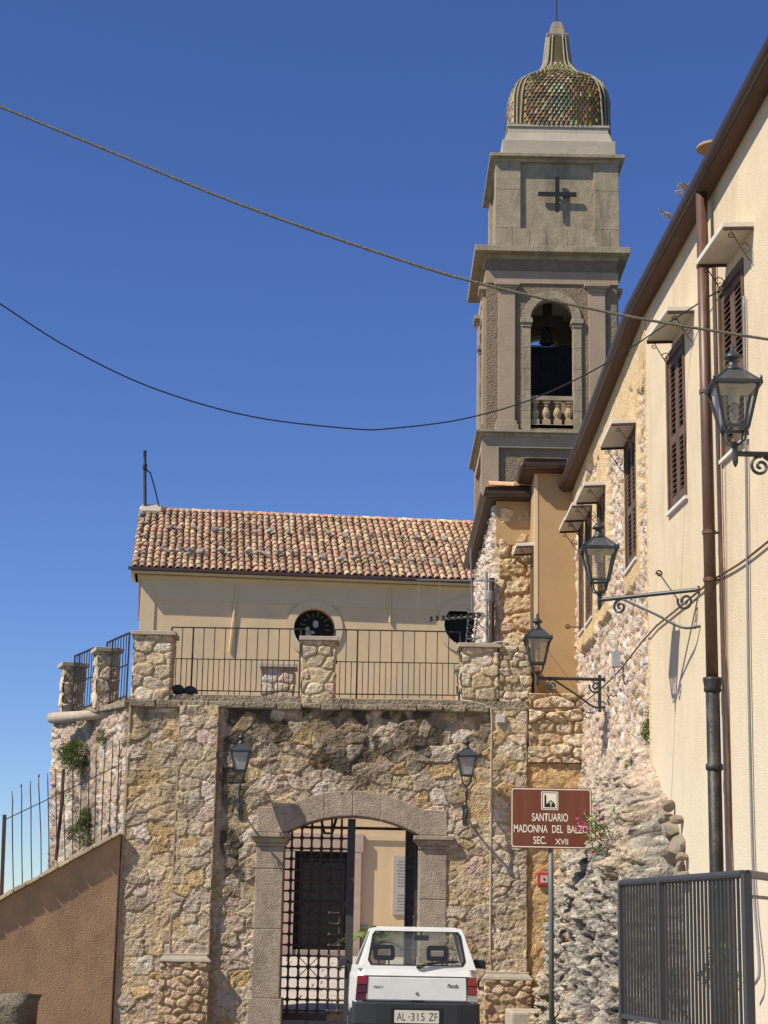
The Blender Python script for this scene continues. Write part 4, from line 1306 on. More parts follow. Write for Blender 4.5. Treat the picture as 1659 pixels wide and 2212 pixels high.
# dome
KD = TC.y / F * 1.07
def dz_(py): return P(1204, py, TC.y).z
DP = [(268, 108), (250, 109), (228, 106), (214, 101), (203, 93), (194, 83), (186, 71), (179, 59), (171, 48), (160, 38), (147, 31), (125, 27.5), (105, 25), (88, 23.5)]
prof = [(dz_(py), hw * KD) for py, hw in DP]
z_d0, z_d1 = prof[0][0], prof[-1][0]
z_d0 = zm
def dome_w(z):
    for (za, wa), (zb, wb2) in zip(prof[:-1], prof[1:]):
        if z <= zb: 
            f = max(0, (z - za) / (zb - za)); return wa + (wb2 - wa) * f
    return prof[-1][1]
def sup(a, e):          # rounded square outline
    c, s = math.cos(a), math.sin(a)
    return (abs(c) ** e + abs(s) ** e) ** (-1 / e)
DCX = TC.x + .12
def dome_p(a, z, lift=0.0):
    f = (z - z_d0) / (z_d1 - z_d0)
    e = 5.0 - 2.2 * min(1, f * 1.6)
    r = dome_w(z) * min(sup(a, e), 1.21) + lift
    return Vector((DCX + r * math.cos(a), TC.y + r * math.sin(a), z))
t = MB()
na = 64
zs = [z_d0 + (z_d1 - z_d0) * i / 40 for i in range(41)]
vs = [dome_p(2 * PI * k / na, z) for z in zs for k in range(na)]
fs = [(i * na + k, i * na + (k + 1) % na, (i + 1) * na + (k + 1) % na, (i + 1) * na + k) for i in range(40) for k in range(na)]
t.add(vs, fs); t.cur = None
t.c = [lin((96, 84, 58))] * len(t.v)
dome = t.build('dome', M_TILE, tower, smooth=True)
tl = MB()
rgd = random.Random(5)
GRN, ORG_, BLK, YEL, CRM = lin((80, 98, 74)), lin((136, 108, 68)), lin((88, 76, 54)), lin((134, 124, 80)), lin((158, 146, 106))
z = z_d0 + .02; row = 0
zlim = dz_(150)
while z < zlim:
    wv_ = dome_w(z)
    dw = .115 if z < dz_(190) else .10
    slope = (dome_w(z + .1) - wv_) / .1
    stp = .125 / math.sqrt(1 + slope * slope)
    nt = max(3, int(wv_ * 1.60 / .150))
    nt = nt if (nt % 2 == 1) else nt + 1
    for face in range(4):
        for i in range(-(nt // 2), nt // 2 + 1):
            u = (i + (.5 if row % 2 else 0)) / (nt / 2.0)
            if abs(u) > .98: continue
            u *= .80
            a = -PI / 2 + math.atan(u) + face * PI / 2
            p = dome_p(a, z, .012); p2 = dome_p(a, z + stp * 1.25, .004)
            up = (p2 - p); L = up.length; up.normalize()
            rad = Vector((math.cos(a), math.sin(a), 0))
            sd3 = up.cross(rad).normalized(); nn = sd3.cross(up).normalized()
            if nn.dot(rad) < 0: nn = -nn
            hh = (z - z_d0) / (dz_(196) - z_d0)
            x = u / .80 * wv_ * .8 / .8
            d1 = abs(x) / (108 * KD * .8)
            # lozenge of green inside an orange one, dark corners, yellow above
            lz = d1 / .52 + abs(hh - .42) / .62
            if hh > 1.0: colr = YEL if rgd.random() < .75 else CRM
            elif hh > .86: colr = YEL if rgd.random() < .6 else BLK
            elif lz < .70: colr = GRN if rgd.random() < .85 else BLK
            elif lz < 1.02: colr = ORG_ if rgd.random() < .7 else BLK
            elif lz > 1.45: colr = ORG_ if rgd.random() < .45 else BLK
            else: colr = BLK if rgd.random() < .72 else CRM
            if rgd.random() < .05: colr = CRM
            tl.cur = tuple(c * rgd.uniform(.7, 1.2) for c in colr)
            w_ = .062
            q0 = p - up * .03 + nn * .034
            jl = rgd.uniform(-.01, .01)
            tl.add([p + sd3 * w_ + nn * .008, p - sd3 * w_ + nn * .008, q0 + nn * jl, p + up * L - sd3 * w_ * .8, p + up * L + sd3 * w_ * .8, p + up * L * .5 + nn * .030],
                   [(0, 5, 2), (1, 2, 5), (1, 5, 3), (0, 4, 5), (3, 5, 4)])
    z += stp; row += 1
tl.build('glazed_tile', M_GLAZE, dome)
t = MB()
for kq in range(4):                             # pale ribs up the corners
    a0 = PI / 4 + kq * PI / 2
    for da in (-.07, 0, .07):
        t.tube([dome_p(a0 + da * min(1.6, 1 + (z - z_d0) / (z_d1 - z_d0)), z, .03) for z in zs], [.036] * 41, 6)
    if True:
        for da in (-.35, .35):
            t.tube([dome_p(a0 + da, z, .02) for z in zs if z > dz_(172)], .035, 6)
t.build('rib', mat('pale rib tile', (.29, .255, .165), .6, var=.3, scale=8, bump=.6, bscale=30), dome, smooth=True)
cz = dz_(88)
t = MB()
cfx = (DCX, TC.y)
t.frustum(cfx, 24 * KD, cz - .02, 25 * KD, cz + .09); t.frustum(cfx, 22 * KD, cz + .09, 20 * KD, cz + .12)
t.frustum(cfx, 17 * KD, cz + .12, 15 * KD, dz_(66)); t.frustum(cfx, 14.6 * KD, dz_(66), 11 * KD, dz_(54)); t.frustum(cfx, 11 * KD, dz_(54), 5 * KD, dz_(49))
t.build('finial', M_TOWER, dome, bevel=.03)
t = MB(); t.tube([(DCX, TC.y, dz_(52)), (DCX, TC.y, dz_(-8))], .02, 6); t.build('lightning_rod', M_IRON, dome)
bush('weed', 'small green weed growing from the right side of the tower dome', 'plant', P(1247, 165, TC.y - .2), .3, 150, .11, stems=4, back=(-.25, .1, -.3), seed=4)

# ================================================================== HOUSE ON THE RIGHT
XF, YB = 3.1, 20.6
tn = .0734
ND = Vector((-1, -tn, 0)).normalized()           # near wall, outward
NT = Vector((tn, -1, 0)).normalized()            # along the near wall, towards the viewer
NB = Vector((XF, YB, 0))
def PN(px, py, out=0.0): return PPL(px, py, NB + ND * out, ND)
def nw(s, z, out=0.0): return NB + NT * s + ND * out + Vector((0, 0, z))
house = thing('house', 'tall cream plastered house with brown shutters and bare rubble stone on its far half', 'house', (XF, YB, 0))
z_eave = P(1385, 616, YB - .3).z
z_e = PN(1420, 560, .35).z
OV = .17
_a, _b = PPL(1530, 352, NB + ND * OV, ND), PPL(1403, 590, NB + ND * OV, ND)
sa_, sb_ = (_a - NB).dot(NT), (_b - NB).dot(NT)
ZSL = (_a.z - _b.z) / (sa_ - sb_)
ZE = _b.z - ZSL * sb_
ZFAR = PX(1237, 1000, XF - OV).z - .0
print('eave', ZE, ZSL, ZFAR)
SN = 13.0
# windows: (far px, near px, top py at the near edge, bottom py at the far edge, plane)
wins_near = [(1557, 1612, 548, 1000), (1443, 1482, 716, 1112)]
wins_far = [(1352, 1376, 905, 1240), (1293, 1309.5, 1035, 1313), (1267, 1281, 1087, 1352), (1252.5, 1262.5, 1118, 1372)]
WN, WF = [], []
for a, b, t0, b0 in wins_near:
    pm = (t0 + b0) / 2
    s0 = (PN(a, pm) - NB).dot(NT); s1 = (PN(b, pm) - NB).dot(NT)
    WN.append((s0, s1, PN(a, b0).z, PN(b, t0).z))
for a, b, t0, b0 in wins_far:
    pm = (t0 + b0) / 2
    WF.append((PX(a, pm, XF).y, PX(b, pm, XF).y, PX(a, b0, XF).z, PX(b, t0, XF).z))     # y far, y near, z bottom, z top
# near wall with real window openings
nwb = MB()
cols_ = [0]
WNs = sorted(WN)
bounds = [0, (WNs[0][1] + WNs[1][0]) / 2, SN]
for i, (s0, s1, z0, z1) in enumerate(WNs):
    plate_hole(nwb, lambda s, z: nw(s, z), bounds[i], bounds[i + 1], -.3, ZE + .02, [(s0, z0), (s1, z0), (s1, z1), (s0, z1)], -ND * .30)
nwb.prism([nw(0, ZE + .02), nw(SN, ZE + .02), nw(SN, ZE + .02 + ZSL * SN)], -ND * .30)
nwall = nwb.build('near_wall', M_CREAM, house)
bk_ = MB()
bk_.prism([nw(0.0, -.3, -.3), nw(SN, -.3, -.3), nw(SN, ZE, -.3), nw(0.0, ZE, -.3)], Vector((5, 0, 0)))
bk_.prism([(XF + .33, YB, -.3), (XF + .33, 36, -.3), (XF + .33, 36, ZFAR - .15), (XF + .33, YB, ZE - .05)], Vector((5, 0, 0)))
bk_.build('core', M_DARK, house)
# far wall: bare rubble with plaster left at the top and round the windows
YE = 28.8
zb_pts = sorted([(PX(px, py, XF).y, PX(px, py, XF).z) for px, py in ((1414, 769), (1388, 822), (1364, 857), (1350, 925), (1321, 953), (1297, 988), (1268, 1027))])
yk, zk_ = np.array([p[0] for p in zb_pts]), np.array([p[1] for p in zb_pts])
lz0 = -.2
def far_fn(u, v):
    y = YB + u; z = v + lz0
    h, c, m = rubble(u, v, .24, .135, .95, 71, .040, PAL_PALE * .97, MORTAR * np.array((1.0, .88, .78)), gap=(.0, .26), rough=.024, tilt=.034, warp=.8)
    h = h * .8 + .09 * (fbm(u * 1.7, v * 1.7, 73, 3) - .5)
    top = np.interp(y, yk, zk_) + .5 * (fbm(u * 2.2, v * 2.2, 74, 4) - .5) * 1.3 + .1 * (fbm(u * 9, v * 9, 75, 3) - .5)
    pm = sst(-.03, .05, z - top)
    ragged = (fbm(u * 6, v * 6, 76, 3) - .5) * .14
    for (yf_, yn_, z0, z1) in WF:
        dx = np.maximum(yn_ - .20 - y, y - yf_ - .14); dz = np.maximum(z0 - .28 - z, z - z1 - .45)
        pm = np.maximum(pm, sst(.03, -.03, np.maximum(dx, dz) + ragged))
    pm = np.maximum(pm, sst(.05, -.02, y - YB - .10 + ragged * .6))
    ph = .085 + .012 * (fbm(u * 3, v * 3, 78, 4) - .5) + .006 * (fbm(u * 24, v * 24, 79, 2) - .5)
    st = sst(.42, .68, fbm(u * 2.4, v * 1.6, 80, 4))[..., None]
    band = sst(.55, 0, z - top)[..., None] * .8
    pc = np.array(lin((216, 188, 144))) * (1 - st * .45 * band) + np.array(lin((178, 138, 90))) * st * .45 * band
    h = h * (1 - pm) + ph * pm
    c = c * (1 - pm[..., None]) + pc * pm[..., None]
    return h, c, m
def far_keep(u, v):
    y = YB + u; z = v + lz0
    k = z < ZE + (ZFAR - ZE) * (y - YB) / (YE - YB) + .02
    for (yf_, yn_, z0, z1) in WF:
        k &= ~((y > yn_ - .005) & (y < yf_ + .005) & (z > z0 - .005) & (z < z1 + .005))
    return k
wall_patch('far_wall', (XF + .07, YB, lz0), (0, 1, 0), (0, 0, 1), (-1, 0, 0), YE + .1 - YB, ZE - lz0, .022, far_fn, M_STONE, house, far_keep, skirt=.25)

def window(kind, y0, y1, z0, z1, mapf, outv, alongv):
    """louvred shutters set in an opening; mapf(s, z, out)"""
    fr = MB()
    d = -.02
    for (a, b, c, e) in ((y0, y0 + .05, z0, z1), (y1 - .05, y1, z0, z1), (y0 + .05, y1 - .05, z1 - .09, z1)):
        fr.prism([mapf(a, c, d - .06), mapf(b, c, d - .06), mapf(b, e, d - .06), mapf(a, e, d - .06)], outv * .10)
    win = fr.build('window', M_SHUTTER, house)
    mid = (y0 + y1) / 2
    for (a, b) in ((y0 + .055, mid - .006), (mid + .006, y1 - .055)):
        sh = MB()
        zt_, zb_ = z1 - .095, z0 + .02
        zm_ = zb_ + (zt_ - zb_) * .45
        for (s0, s1, c, e) in ((a, a + .07, zb_, zt_), (b - .07, b, zb_, zt_), (a + .07, b - .07, zb_, zb_ + .12), (a + .07, b - .07, zt_ - .08, zt_), (a + .07, b - .07, zm_ - .05, zm_ + .05)):
            sh.prism([mapf(s0, c, d - .03), mapf(s1, c, d - .03), mapf(s1, e, d - .03), mapf(s0, e, d - .03)], outv * .045)
        zc = zb_ + .14
        while zc < zt_ - .1:
            if abs(zc - zm_) > .07:
                q = [mapf(a + .07, zc + .045, d - .035), mapf(b - .07, zc + .045, d - .035), mapf(b - .07, zc, d + .012), mapf(a + .07, zc, d + .012)]
                sh.prism(q, Vector((0, 0, .010)))
            zc += .058
        sh.prism([mapf(a, zb_, d - .05), mapf(b, zb_, d - .05), mapf(b, zt_, d - .05), mapf(a, zt_, d - .05)], outv * .004)
        sh.build('shutter', M_SHUTTER, win)
    si = MB(); si.prism([mapf(y0 - .03, z0 - .035, -.2), mapf(y1 + .03, z0 - .035, -.2), mapf(y1 + .03, z0, -.2), mapf(y0 - .03, z0, -.2)], outv * .24)
    si.build('sill', M_SILL, win)
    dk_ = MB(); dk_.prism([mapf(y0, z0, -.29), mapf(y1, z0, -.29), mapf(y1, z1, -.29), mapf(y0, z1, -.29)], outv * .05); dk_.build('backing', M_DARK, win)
def spiral(c, r, a0, turns, e1, e2, n=14, shrink=.25):
    return [Vector(c) + (e1 * math.cos(a0 + turns * 2 * PI * i / n) + e2 * math.sin(a0 + turns * 2 * PI * i / n)) * r * (1 - (1 - shrink) * i / n) for i in range(n + 1)]
def awning(s0, s1, z, mapf, outv, proj=.30):
    a = MB()
    a.prism([mapf(s0, z, -.02), mapf(s1, z, -.02), mapf(s1, z - .02, proj), mapf(s0, z - .02, proj)], Vector((0, 0, .055)))
    aw = a.build('awning', M_AWNING, house, bevel=.006)
    for s in (s0, s1):
        e = MB()
        dsg = 1 if s == s0 else -1
        e.prism([mapf(s, z - .03, 0), mapf(s + dsg * .015, z - .03, 0), mapf(s + dsg * .015, z - .05, proj - .01), mapf(s, z - .05, proj - .01)], Vector((0, 0, .028)))
        e.build('edge_bar', M_RUST, aw)
    for s in (s0 + .03, s1 - .03):
        b = MB()
        o = outv; zz = Vector((0, 0, 1))
        p0 = mapf(s, z - .05, proj - .08); p1 = mapf(s, z - .30, .02)
        b.tube([p0 + (p1 - p0) * .12 + zz * .0, p0.lerp(p1, .5) - zz * .03, p1 + o * .03 - zz * .02, p1 - zz * .04 + o * .0], .006, 5)
        b.tube(spiral(p0 + o * .0 - zz * .035, .035, PI / 2, 1.2, o, zz), .0055, 5)
        b.tube(spiral(p1 + o * .07 + zz * .10, .06, -PI * .6, -1.2, o, zz), .0055, 5)
        b.build('bracket', M_RUST, aw)
for (s0, s1, z0, z1) in WN: window('n', s0, s1, z0, z1, nw, ND, NT)
fwm = lambda y, z, out=0.0: Vector((XF - out, y, z))
for (yf_, yn_, z0, z1) in WF: window('f', yn_, yf_, z0, z1, fwm, Vector((-1, 0, 0)), Vector((0, 1, 0)))
aw_near = [(1505, 570, 1558, 488), (1395, 737, 1438, 668)]
for (ax_, ay_, bx_, by_) in aw_near:
    p, q = PN(ax_, ay_, .30), PN(bx_, by_, .30)
    awning((p - NB).dot(NT), (q - NB).dot(NT) + .05, (p.z + q.z) / 2, nw, ND)
aw_far = [(1315, 921, 1340, 872), (1268, 1028, 1284, 999), (1237, 1082, 1255, 1050), (1222, 1109, 1239, 1081)]
for (ax_, ay_, bx_, by_), (yf_, yn_, z0, z1) in zip(aw_far, WF):
    p = PX(ax_, ay_, XF - .32); q = PX(bx_, by_, XF - .32)
    awning(yn_ - .1, yf_ + .06, (p.z + q.z) / 2, fwm, Vector((-1, 0, 0)), .32)
# roof: tiled slope behind a gutter that follows both stretches of wall
ov = OV
g_near0, g_bend, g_far = nw(SN, ZE + ZSL * SN, ov), nw(0, ZE, ov), Vector((XF - ov, YE + .0, ZFAR))
def gutter(path, rad=.07, name='gutter', par=house, m=M_GUTTER):
    mb = MB()
    pts = [Vector(p) for p in path]
    for a, b in zip(pts[:-1], pts[1:]):
        t = (b - a).normalized(); s = t.cross(Vector((0, 0, 1))).normalized()
        A = [a + s * math.cos(PI + PI * k / 8) * rad + Vector((0, 0, math.sin(PI + PI * k / 8) * rad)) for k in range(9)]
        mb.strip(A, [p + (b - a) for p in A], Vector((0, 0, .012)))
    mb.tube([p + Vector((0, 0, .0)) for p in pts], .018, 6)
    return mb.build(name, m, par)
gutter([g_near0, g_bend])
gutter([g_bend, g_far])
sf = MB()
M_SOFFIT = mat('brown soffit board', (.095, .052, .036), .7, var=.2, scale=5)
dn = Vector((0, 0, -.10))
for (a, b, oin) in ((g_near0, g_bend, -ND * (ov + .02)), (g_bend, g_far, Vector((ov + .02, 0, 0)))):
    sf.prism([a + dn, b + dn, b + oin + dn + Vector((0, 0, .03)), a + oin + dn + Vector((0, 0, .03))], Vector((0, 0, .05)))
    sf.prism([a + oin * .12 + dn, b + oin * .12 + dn, b + oin * .12 + Vector((0, 0, .12)), a + oin * .12 + Vector((0, 0, .12))], oin * .06)
sf.build('soffit', M_SOFFIT, house)
rf = MB()
rs_ = Vector((0, 0, .14))
rf.prism([g_near0 + rs_, g_bend + rs_, g_far + rs_, Vector((XF + 5, YE, ZFAR + 1.9)), nw(SN, ZE + ZSL * SN + 1.9, -5)], Vector((0, 0, -.06)))
rf_o = rf.build('roof', mat('roof clay', (.33, .19, .12), .9, var=.25, scale=5, bump=.5, bscale=12), house)
# vent pipe with a flat round cap that looks over the eave
vp = P(1527, 322, 19.0)
t = MB(); t.tube([vp + Vector((.08, 0, -1.0)), vp + Vector((.08, 0, 0))], .06, 10); t.lathe(vp + Vector((.08, 0, 0)), [(.20, 0), (.19, .035), (.02, .05)], 16); t.build('vent_pipe', mat('yellowed vent clay', (.30, .20, .10), .8, var=.2), house)
# ochre bay and the lower stone bay behind it
XO0 = P(1156, 1300, YE).x
ZO = P(1190, 1016, YE - .25).z
ob = MB()
ob.box((XO0, YE, 2.0), (XF + .4, YE + 1.6, ZO + .02))
ochre = ob.build('ochre_bay', M_OCHRE, house, bevel=.01)
t = MB(); t.box((XO0 - .012, YE - .010, gz(1490)), (XO0 + .045, YE + .1, ZO)); t.build('corner_strip', M_CHURCHBAND, ochre)
YS = 29.8
XS0 = P(1071, 1250, YS).x
ZS = P(1100, 1078, YS - .2).z
sb = MB(); sb.box((XS0 + .08, YS + .08, ZT), (XF + .3, 36, ZS - .02)); sby = sb.build('stone_bay', M_MORTAR, house)
def bay_fn(u, v):
    h, c, m = rubble(u, v, .46, .31, .75, 83, .05, PAL_WARM * np.array((1.0, .93, .82)), np.array(lin((194, 156, 108))), gap=(.03, .2), rough=.03, tilt=.05)
    return h - .02, c, m
wall_patch('masonry', (XS0 + .06, YS, ZT), (1, 0, 0), (0, 0, 1), (0, -1, 0), XO0 - XS0 + .12, ZS - ZT - .05, .02, bay_fn, M_STONE, sby, skirt=.12)
wall_patch('side_masonry', (XS0, 36, ZT), (0, -1, 0), (0, 0, 1), (-1, 0, 0), 36 - YS - .02, ZS - ZT - .05, .03, lambda u, v: rubble(u, v, .2, .14, .95, 87, .05, PAL_PALE, gap=(.02, .3), rough=.03, tilt=.06), M_STONE, sby, skirt=.12)
t = MB(); t.box((XS0 + .0, YS - .03, ZS - .75), (XO0 + .05, YS + .1, ZS)); t.build('plaster_band', M_OCHRE, sby)
# gutters and eaves of the two bays
def eave(x0, x1, y, yb, z, nm, par):
    gutter([(x1, y, z), (x0, y, z)], .085, 'gutter', par)
    gutter([(x0, y, z), (x0, yb, z)], .085, 'gutter', par)
    s = MB()
    s.box((x0 + .02, y + .02, z - .10), (x1, y + .34, z - .04)); s.box((x0 + .02, y + .34, z - .10), (x0 + .36, yb, z - .04))
    s.box((x0 + .03, y + .03, z - .042), (x1, y + .06, z + .09)); s.box((x0 + .03, y + .06, z - .042), (x0 + .06, yb, z + .09))
    s.build('soffit', M_SOFFIT, par)
    r = MB(); r.cur = TP[0]
    r.add([(x0, y, z + .10), (x1, y, z + .10), (x1, yb, z + .16), (x0, yb, z + .16)], [(0, 1, 2, 3)])
    x = x0 + .15
    rq = random.Random(9)
    while x < x1 - .1 and nm == 's':
        r.cur = tuple(c * rq.uniform(.9, 1.2) for c in rq.choice(TP[:3]))
        r.add(*tile(Vector((x - .1, y + .05, z + .10)), Vector((1, 0, .03)).normalized(), Vector((0, -1, 0)), Vector((0, 0, 1)), .5, .11, .10))
        x += .42
    r.build('roof_edge', M_TILE, par)
xg0 = P(1134, 1012, YE - .25).x
eave(xg0, XF - ov + .05, YE - .22, YE + 1.2, P(1190, 1003, YE - .22).z, 'o', ochre)
xs0 = P(1049, 1075, YS - .2).x
eave(xs0, XO0 + .02, YS - .2, 35.8, P(1095, 1064, YS - .2).z, 's', sby)
# small awning on the side of the ochre bay
a1 = P(1116, 1178, YE + .12)
om = lambda y, z, out=0.0: Vector((XO0 - out, y, z))
awning(YE + .10, YE + .75, a1.z, om, Vector((-1, 0, 0)), .30)
t = MB(); t.box((XO0 - .03, YE + .14, P(1150, 1430, YE + .2).z), (XO0 + .01, YE + .6, a1.z - .1)); t.build('shutter', M_SHUTTER, ochre)
t = MB(); t.tube([(xs0 + .12, YS - .05, P(1040, 1250, YS).z), (xs0 + .12, YS - .05, ZT + .1)], .05, 8); t.build('downpipe', M_GUTTER, sby)
# corbelled block of big stones beside the gateway
cb0, cb1 = gx(1141, 1600), XF + .1
cbk = thing('stone_buttress', 'corbelled block of large rounded stones jutting out above the recess beside the gateway', 'wall', (cb0, YG - .1, gz(1700)))
stone_post('masonry', cb0, cb1, YG - .12, YE + .3, gz(1640), gz(1492), .02, cbk, 91, PAL_WARM * np.array((1.0, .95, .87)), cu=.36, cv=.18, depth=.07, rough=.03, mortar=np.array(lin((200, 164, 116))))
stone_post('lower_masonry', cb0 + .16, cb1, YG + .02, YE + .3, gz(1712), gz(1640) + .03, .02, cbk, 93, PAL_WARM * np.array((1.0, .95, .87)), cu=.7, cv=.34, depth=.10, rough=.035, mortar=np.array(lin((200, 164, 116))))
rc = thing('recess_wall', 'shaded ochre stone wall in the recess between the gateway and the rock', 'wall', (XR, YG + .55, 0))
def rec_fn(u, v):
    h, c, m = rubble(u, v, .28, .2, .8, 97, .012, np.array([lin(k) for k in ((196, 160, 110), (186, 154, 108), (204, 172, 122), (176, 148, 108))]), np.array(lin((200, 164, 116))), rough=.012, tilt=.01)
    return h, c, m
wall_patch('masonry', (XR + .0, YG - .07, 0), (1, 0, 0), (0, 0, 1), (0, -1, 0), 1.6, gz(1640), .025, rec_fn, M_STONE, rc, skirt=.2)

# ------------------------------------------------------------------ rock outcrop
rock = thing('rock_outcrop', 'grey limestone outcrop with crevices at the foot of the house wall', 'rock', (XF, 22, 0))
zq_ = np.array([-.3, .4, 1.0, 1.6, 2.2, 2.62, 3.0, 3.4, 3.75, 4.1]); bq = np.array([1.22, 1.15, 1.05, .92, .76, .60, .36, .14, .0, -.12])
yq = np.array([18.6, 19.1, 19.6, 20.6, 22, 23.3, 24.5, 26, 28.4]); fq_ = np.array([-.1, .30, .70, .95, 1.0, 1.0, .84, .62, .36])
nu, nv = 500, 270
uu, vv = np.meshgrid(np.linspace(18.7, 28.4, nu), np.linspace(-.3, 4.1, nv))
n1 = fbm(uu * .9, vv * .9, 101, 4) - .5
n2 = fbm(uu * 3.2 + n1 * 2, vv * 3.0, 102, 4) - .5
n3 = fbm(uu * 11, vv * 10, 103, 4) - .5
n4 = fbm(uu * 26, vv * 24, 109, 3) - .5
F1, F2, ID, ID2, DX, DY = cells(uu + n2 * .35, vv + n1 * .4, .42, .34, .95, 104)
blk = sst(.0, .25, F2 - F1)
G1, G2, JD, JD2, EX, EY = cells(uu + n3 * .12, vv + n2 * .1, .15, .12, .95, 105)
blk2 = sst(.0, .3, G2 - G1)
bul = np.interp(vv + n1 * .35, zq_, bq * .92) * np.interp(uu + n1 * .25, yq, fq_)
zmx = np.interp(uu, [18.7, 19.0, 19.4, 19.9, 20.6, 21.0, 29], [-.2, .6, 2.25, 2.75, 3.3, 3.6, 4.2]) + n2 * .25
bul = bul - 1.4 * np.clip(vv - zmx, 0, 1)
wallx = np.where(uu < YB, XF + (YB - uu) * tn, XF)
amp = np.clip(bul * 3 + .5, 0, 1)
off = bul + amp * (n1 * .34 + n2 * .22 + n3 * .16 + n4 * .06 + .14 * blk * (ID - .3) + .16 * blk * (DX * (ID2 - .5) + DY * .5) + .085 * blk2 * (JD - .2) + .06 * blk2 * EY)
crk = np.abs(uu - (22.4 - (vv - 1.2) * .5) + n2 * .3)
off -= .22 * sst(.10, .02, crk) * sst(.1, .5, vv) * sst(2.0, 1.5, vv)
pos = np.stack([wallx - off, uu, vv], -1)
rg1 = np.abs(fbm(uu * 1.5 + vv * .9 + n1, vv * 1.3 - uu * .5, 120, 4) - .5)
rg2 = np.abs(fbm(uu * 4.2 + vv * 2.0, vv * 2.6 - uu * 1.2 + n2, 121, 4) - .5)
ck = np.clip(sst(.035, .0, rg1) + .6 * sst(.03, .0, rg2), 0, 1)
off -= .06 * ck * np.clip(amp, .3, 1)
pos = np.stack([wallx - off, uu, vv], -1)
cr = np.array(lin((176, 167, 152))) * (.66 + 1.2 * (n3 + n2 * .4 + .10) + 1.6 * n4 + .5 * (JD - .5))[..., None]
wm = sst(.04, .30, n2 + .5 * n1 + .07)[..., None] * .6
cr = cr * (1 - wm) + np.array(lin((190, 164, 132))) * (1 + n3[..., None]) * wm
up = sst(2.6, 3.4, vv + n1)[..., None] * .6
cr = cr * (1 - up) + np.array(lin((200, 178, 156))) * (1 + n3[..., None]) * up
pit = sst(.06, .0, F2 - F1)[..., None] * .35 + sst(.05, .0, G2 - G1)[..., None] * .25
cr = cr * (1 - pit) + np.array((.10, .08, .06)) * pit
grid_mesh('stone', pos, np.clip(cr * (1 - .5 * ck[..., None]), .03, .60), M_ROCK, rock)
# loose rubble stones set in the broken plaster edge
RM2 = [rock_mesh(50 + s, lin((222, 202, 180))) for s in range(4)]
rgk = random.Random(6)
mbk = 0
for (px, py, sz) in ((1440, 1765, .17), (1418, 1788, .14), (1452, 1790, .18), (1432, 1818, .20), (1464, 1822, .16), (1456, 1852, .19), (1440, 1870, .16), (1468, 1880, .15), (1405, 1762, .12), (1425, 1748, .12), (1446, 1742, .10), (1474, 1850, .11), (1462, 1772, .11), (1422, 1836, .13), (1446, 1804, .10), (1414, 1812, .11), (1476, 1895, .12)):
    o = bpy.data.objects.new('rubble_stone', rgk.choice(RM2)); COL.objects.link(o); o.parent = rock
    p = PN(px, py, .06)
    o.location = p - Vector((XF, 22, 0)); o.rotation_euler = (rgk.uniform(0, 6), rgk.uniform(0, 6), rgk.uniform(0, 6)); o.scale = (sz * .55, sz * .85, sz * .75)

# ================================================================== IRON GATES
def gate_leaf(label, hinge, ang, width, zb, ztop_fn, nv_, nh, seed, stile_near=False):
    """lattice leaf in the local x-z plane, hinge at the origin"""
    r = thing('iron_gate', label, 'gate', hinge, ang, 'leaves of the iron gate', local=True)
    t = MB()
    for i in range(1, nv_):
        x = width * i / nv_
        t.tube([(x, 0, zb), (x, 0, ztop_fn(x))], .017, 6)
    for j in range(nh + 1):
        z = zb + .08 + (ztop_fn(width * .5) - zb - .16) * j / nh
        x0 = 0
        t.tube([(0, -.012, z), (width, -.012, z)], .016, 6)
        for i in range(1, nv_):
            x = width * i / nv_
            if z < ztop_fn(x):
                for a, b in (((x - .034, -.012, z), (x + .034, -.012, z)), ((x, 0, z - .034), (x, 0, z + .034))):
                    t.tube([a, (Vector(a) + Vector(b)) / 2, b], [.02, .033, .02], 6)
    H = ztop_fn(width * .5) - zb - .16
    for (ci, cj) in ((3, 4.5), (3, 9.5), (3, 14.3)):
        cx, cz = width * ci / nv_, zb + .08 + H * (cj - .5 + .0) / nh
        d = H / nh
        for sx, sz in ((1, 1), (1, -1), (-1, 1), (-1, -1)):
            t.tube([(cx, -.02, cz), (cx + sx * d * 1.0, -.02, cz + sz * d * 1.0)], .007, 5)
        t.lathe((cx, -.03, cz), [(.03, 0), (.03, .02)], 10, 'y')
    t.build('lattice', M_GATEIRON, r)
    t = MB()
    t.box((width - .06, -.035, zb - .06), (width + .06, .035, ztop_fn(width)))
    t.build('stile', mat('gate stile paint', (.062, .058, .056), .6, var=.2), r)
    t = MB(); t.box((-.02, -.02, zb - .02), (.02, .02, ztop_fn(0.02))); t.build('hinge_stile', M_GATEIRON, r)
    t = MB(); t.box((0, -.02, zb - .06), (width, .02, zb + .05)); t.build('bottom_rail', M_GATEIRON, r)
    t = MB(); t.tube([(width - .06, -.04, 1.05), (width - .11, -.08, 1.05), (width - .12, -.08, .92)], .012, 6); t.build('handle', M_IRON, r)
    return r
gy = YG + .36
hx = gx(608, 1950, gy) - .02
wl_ = gx(756, 1950, gy) - hx
gate_leaf('closed leaf of the iron lattice gate, seen square on in the arch', (hx, gy, 0), 0, wl_, .24, lambda x: min(seg_arc(hx + x, half, z_sp, z_cr) - .01 if abs(hx + x - xc) < half else z_sp, gz(1766)), 7, 17, 1)
hx2 = xi1 - .04
gate_leaf('open leaf of the iron lattice gate, swung inwards against the right jamb', (hx2, gy + .1, 0), R(180 - 84), 1.12, .24, lambda x: z_sp + .02 + (x / 1.12) * .22, 7, 17, 2)

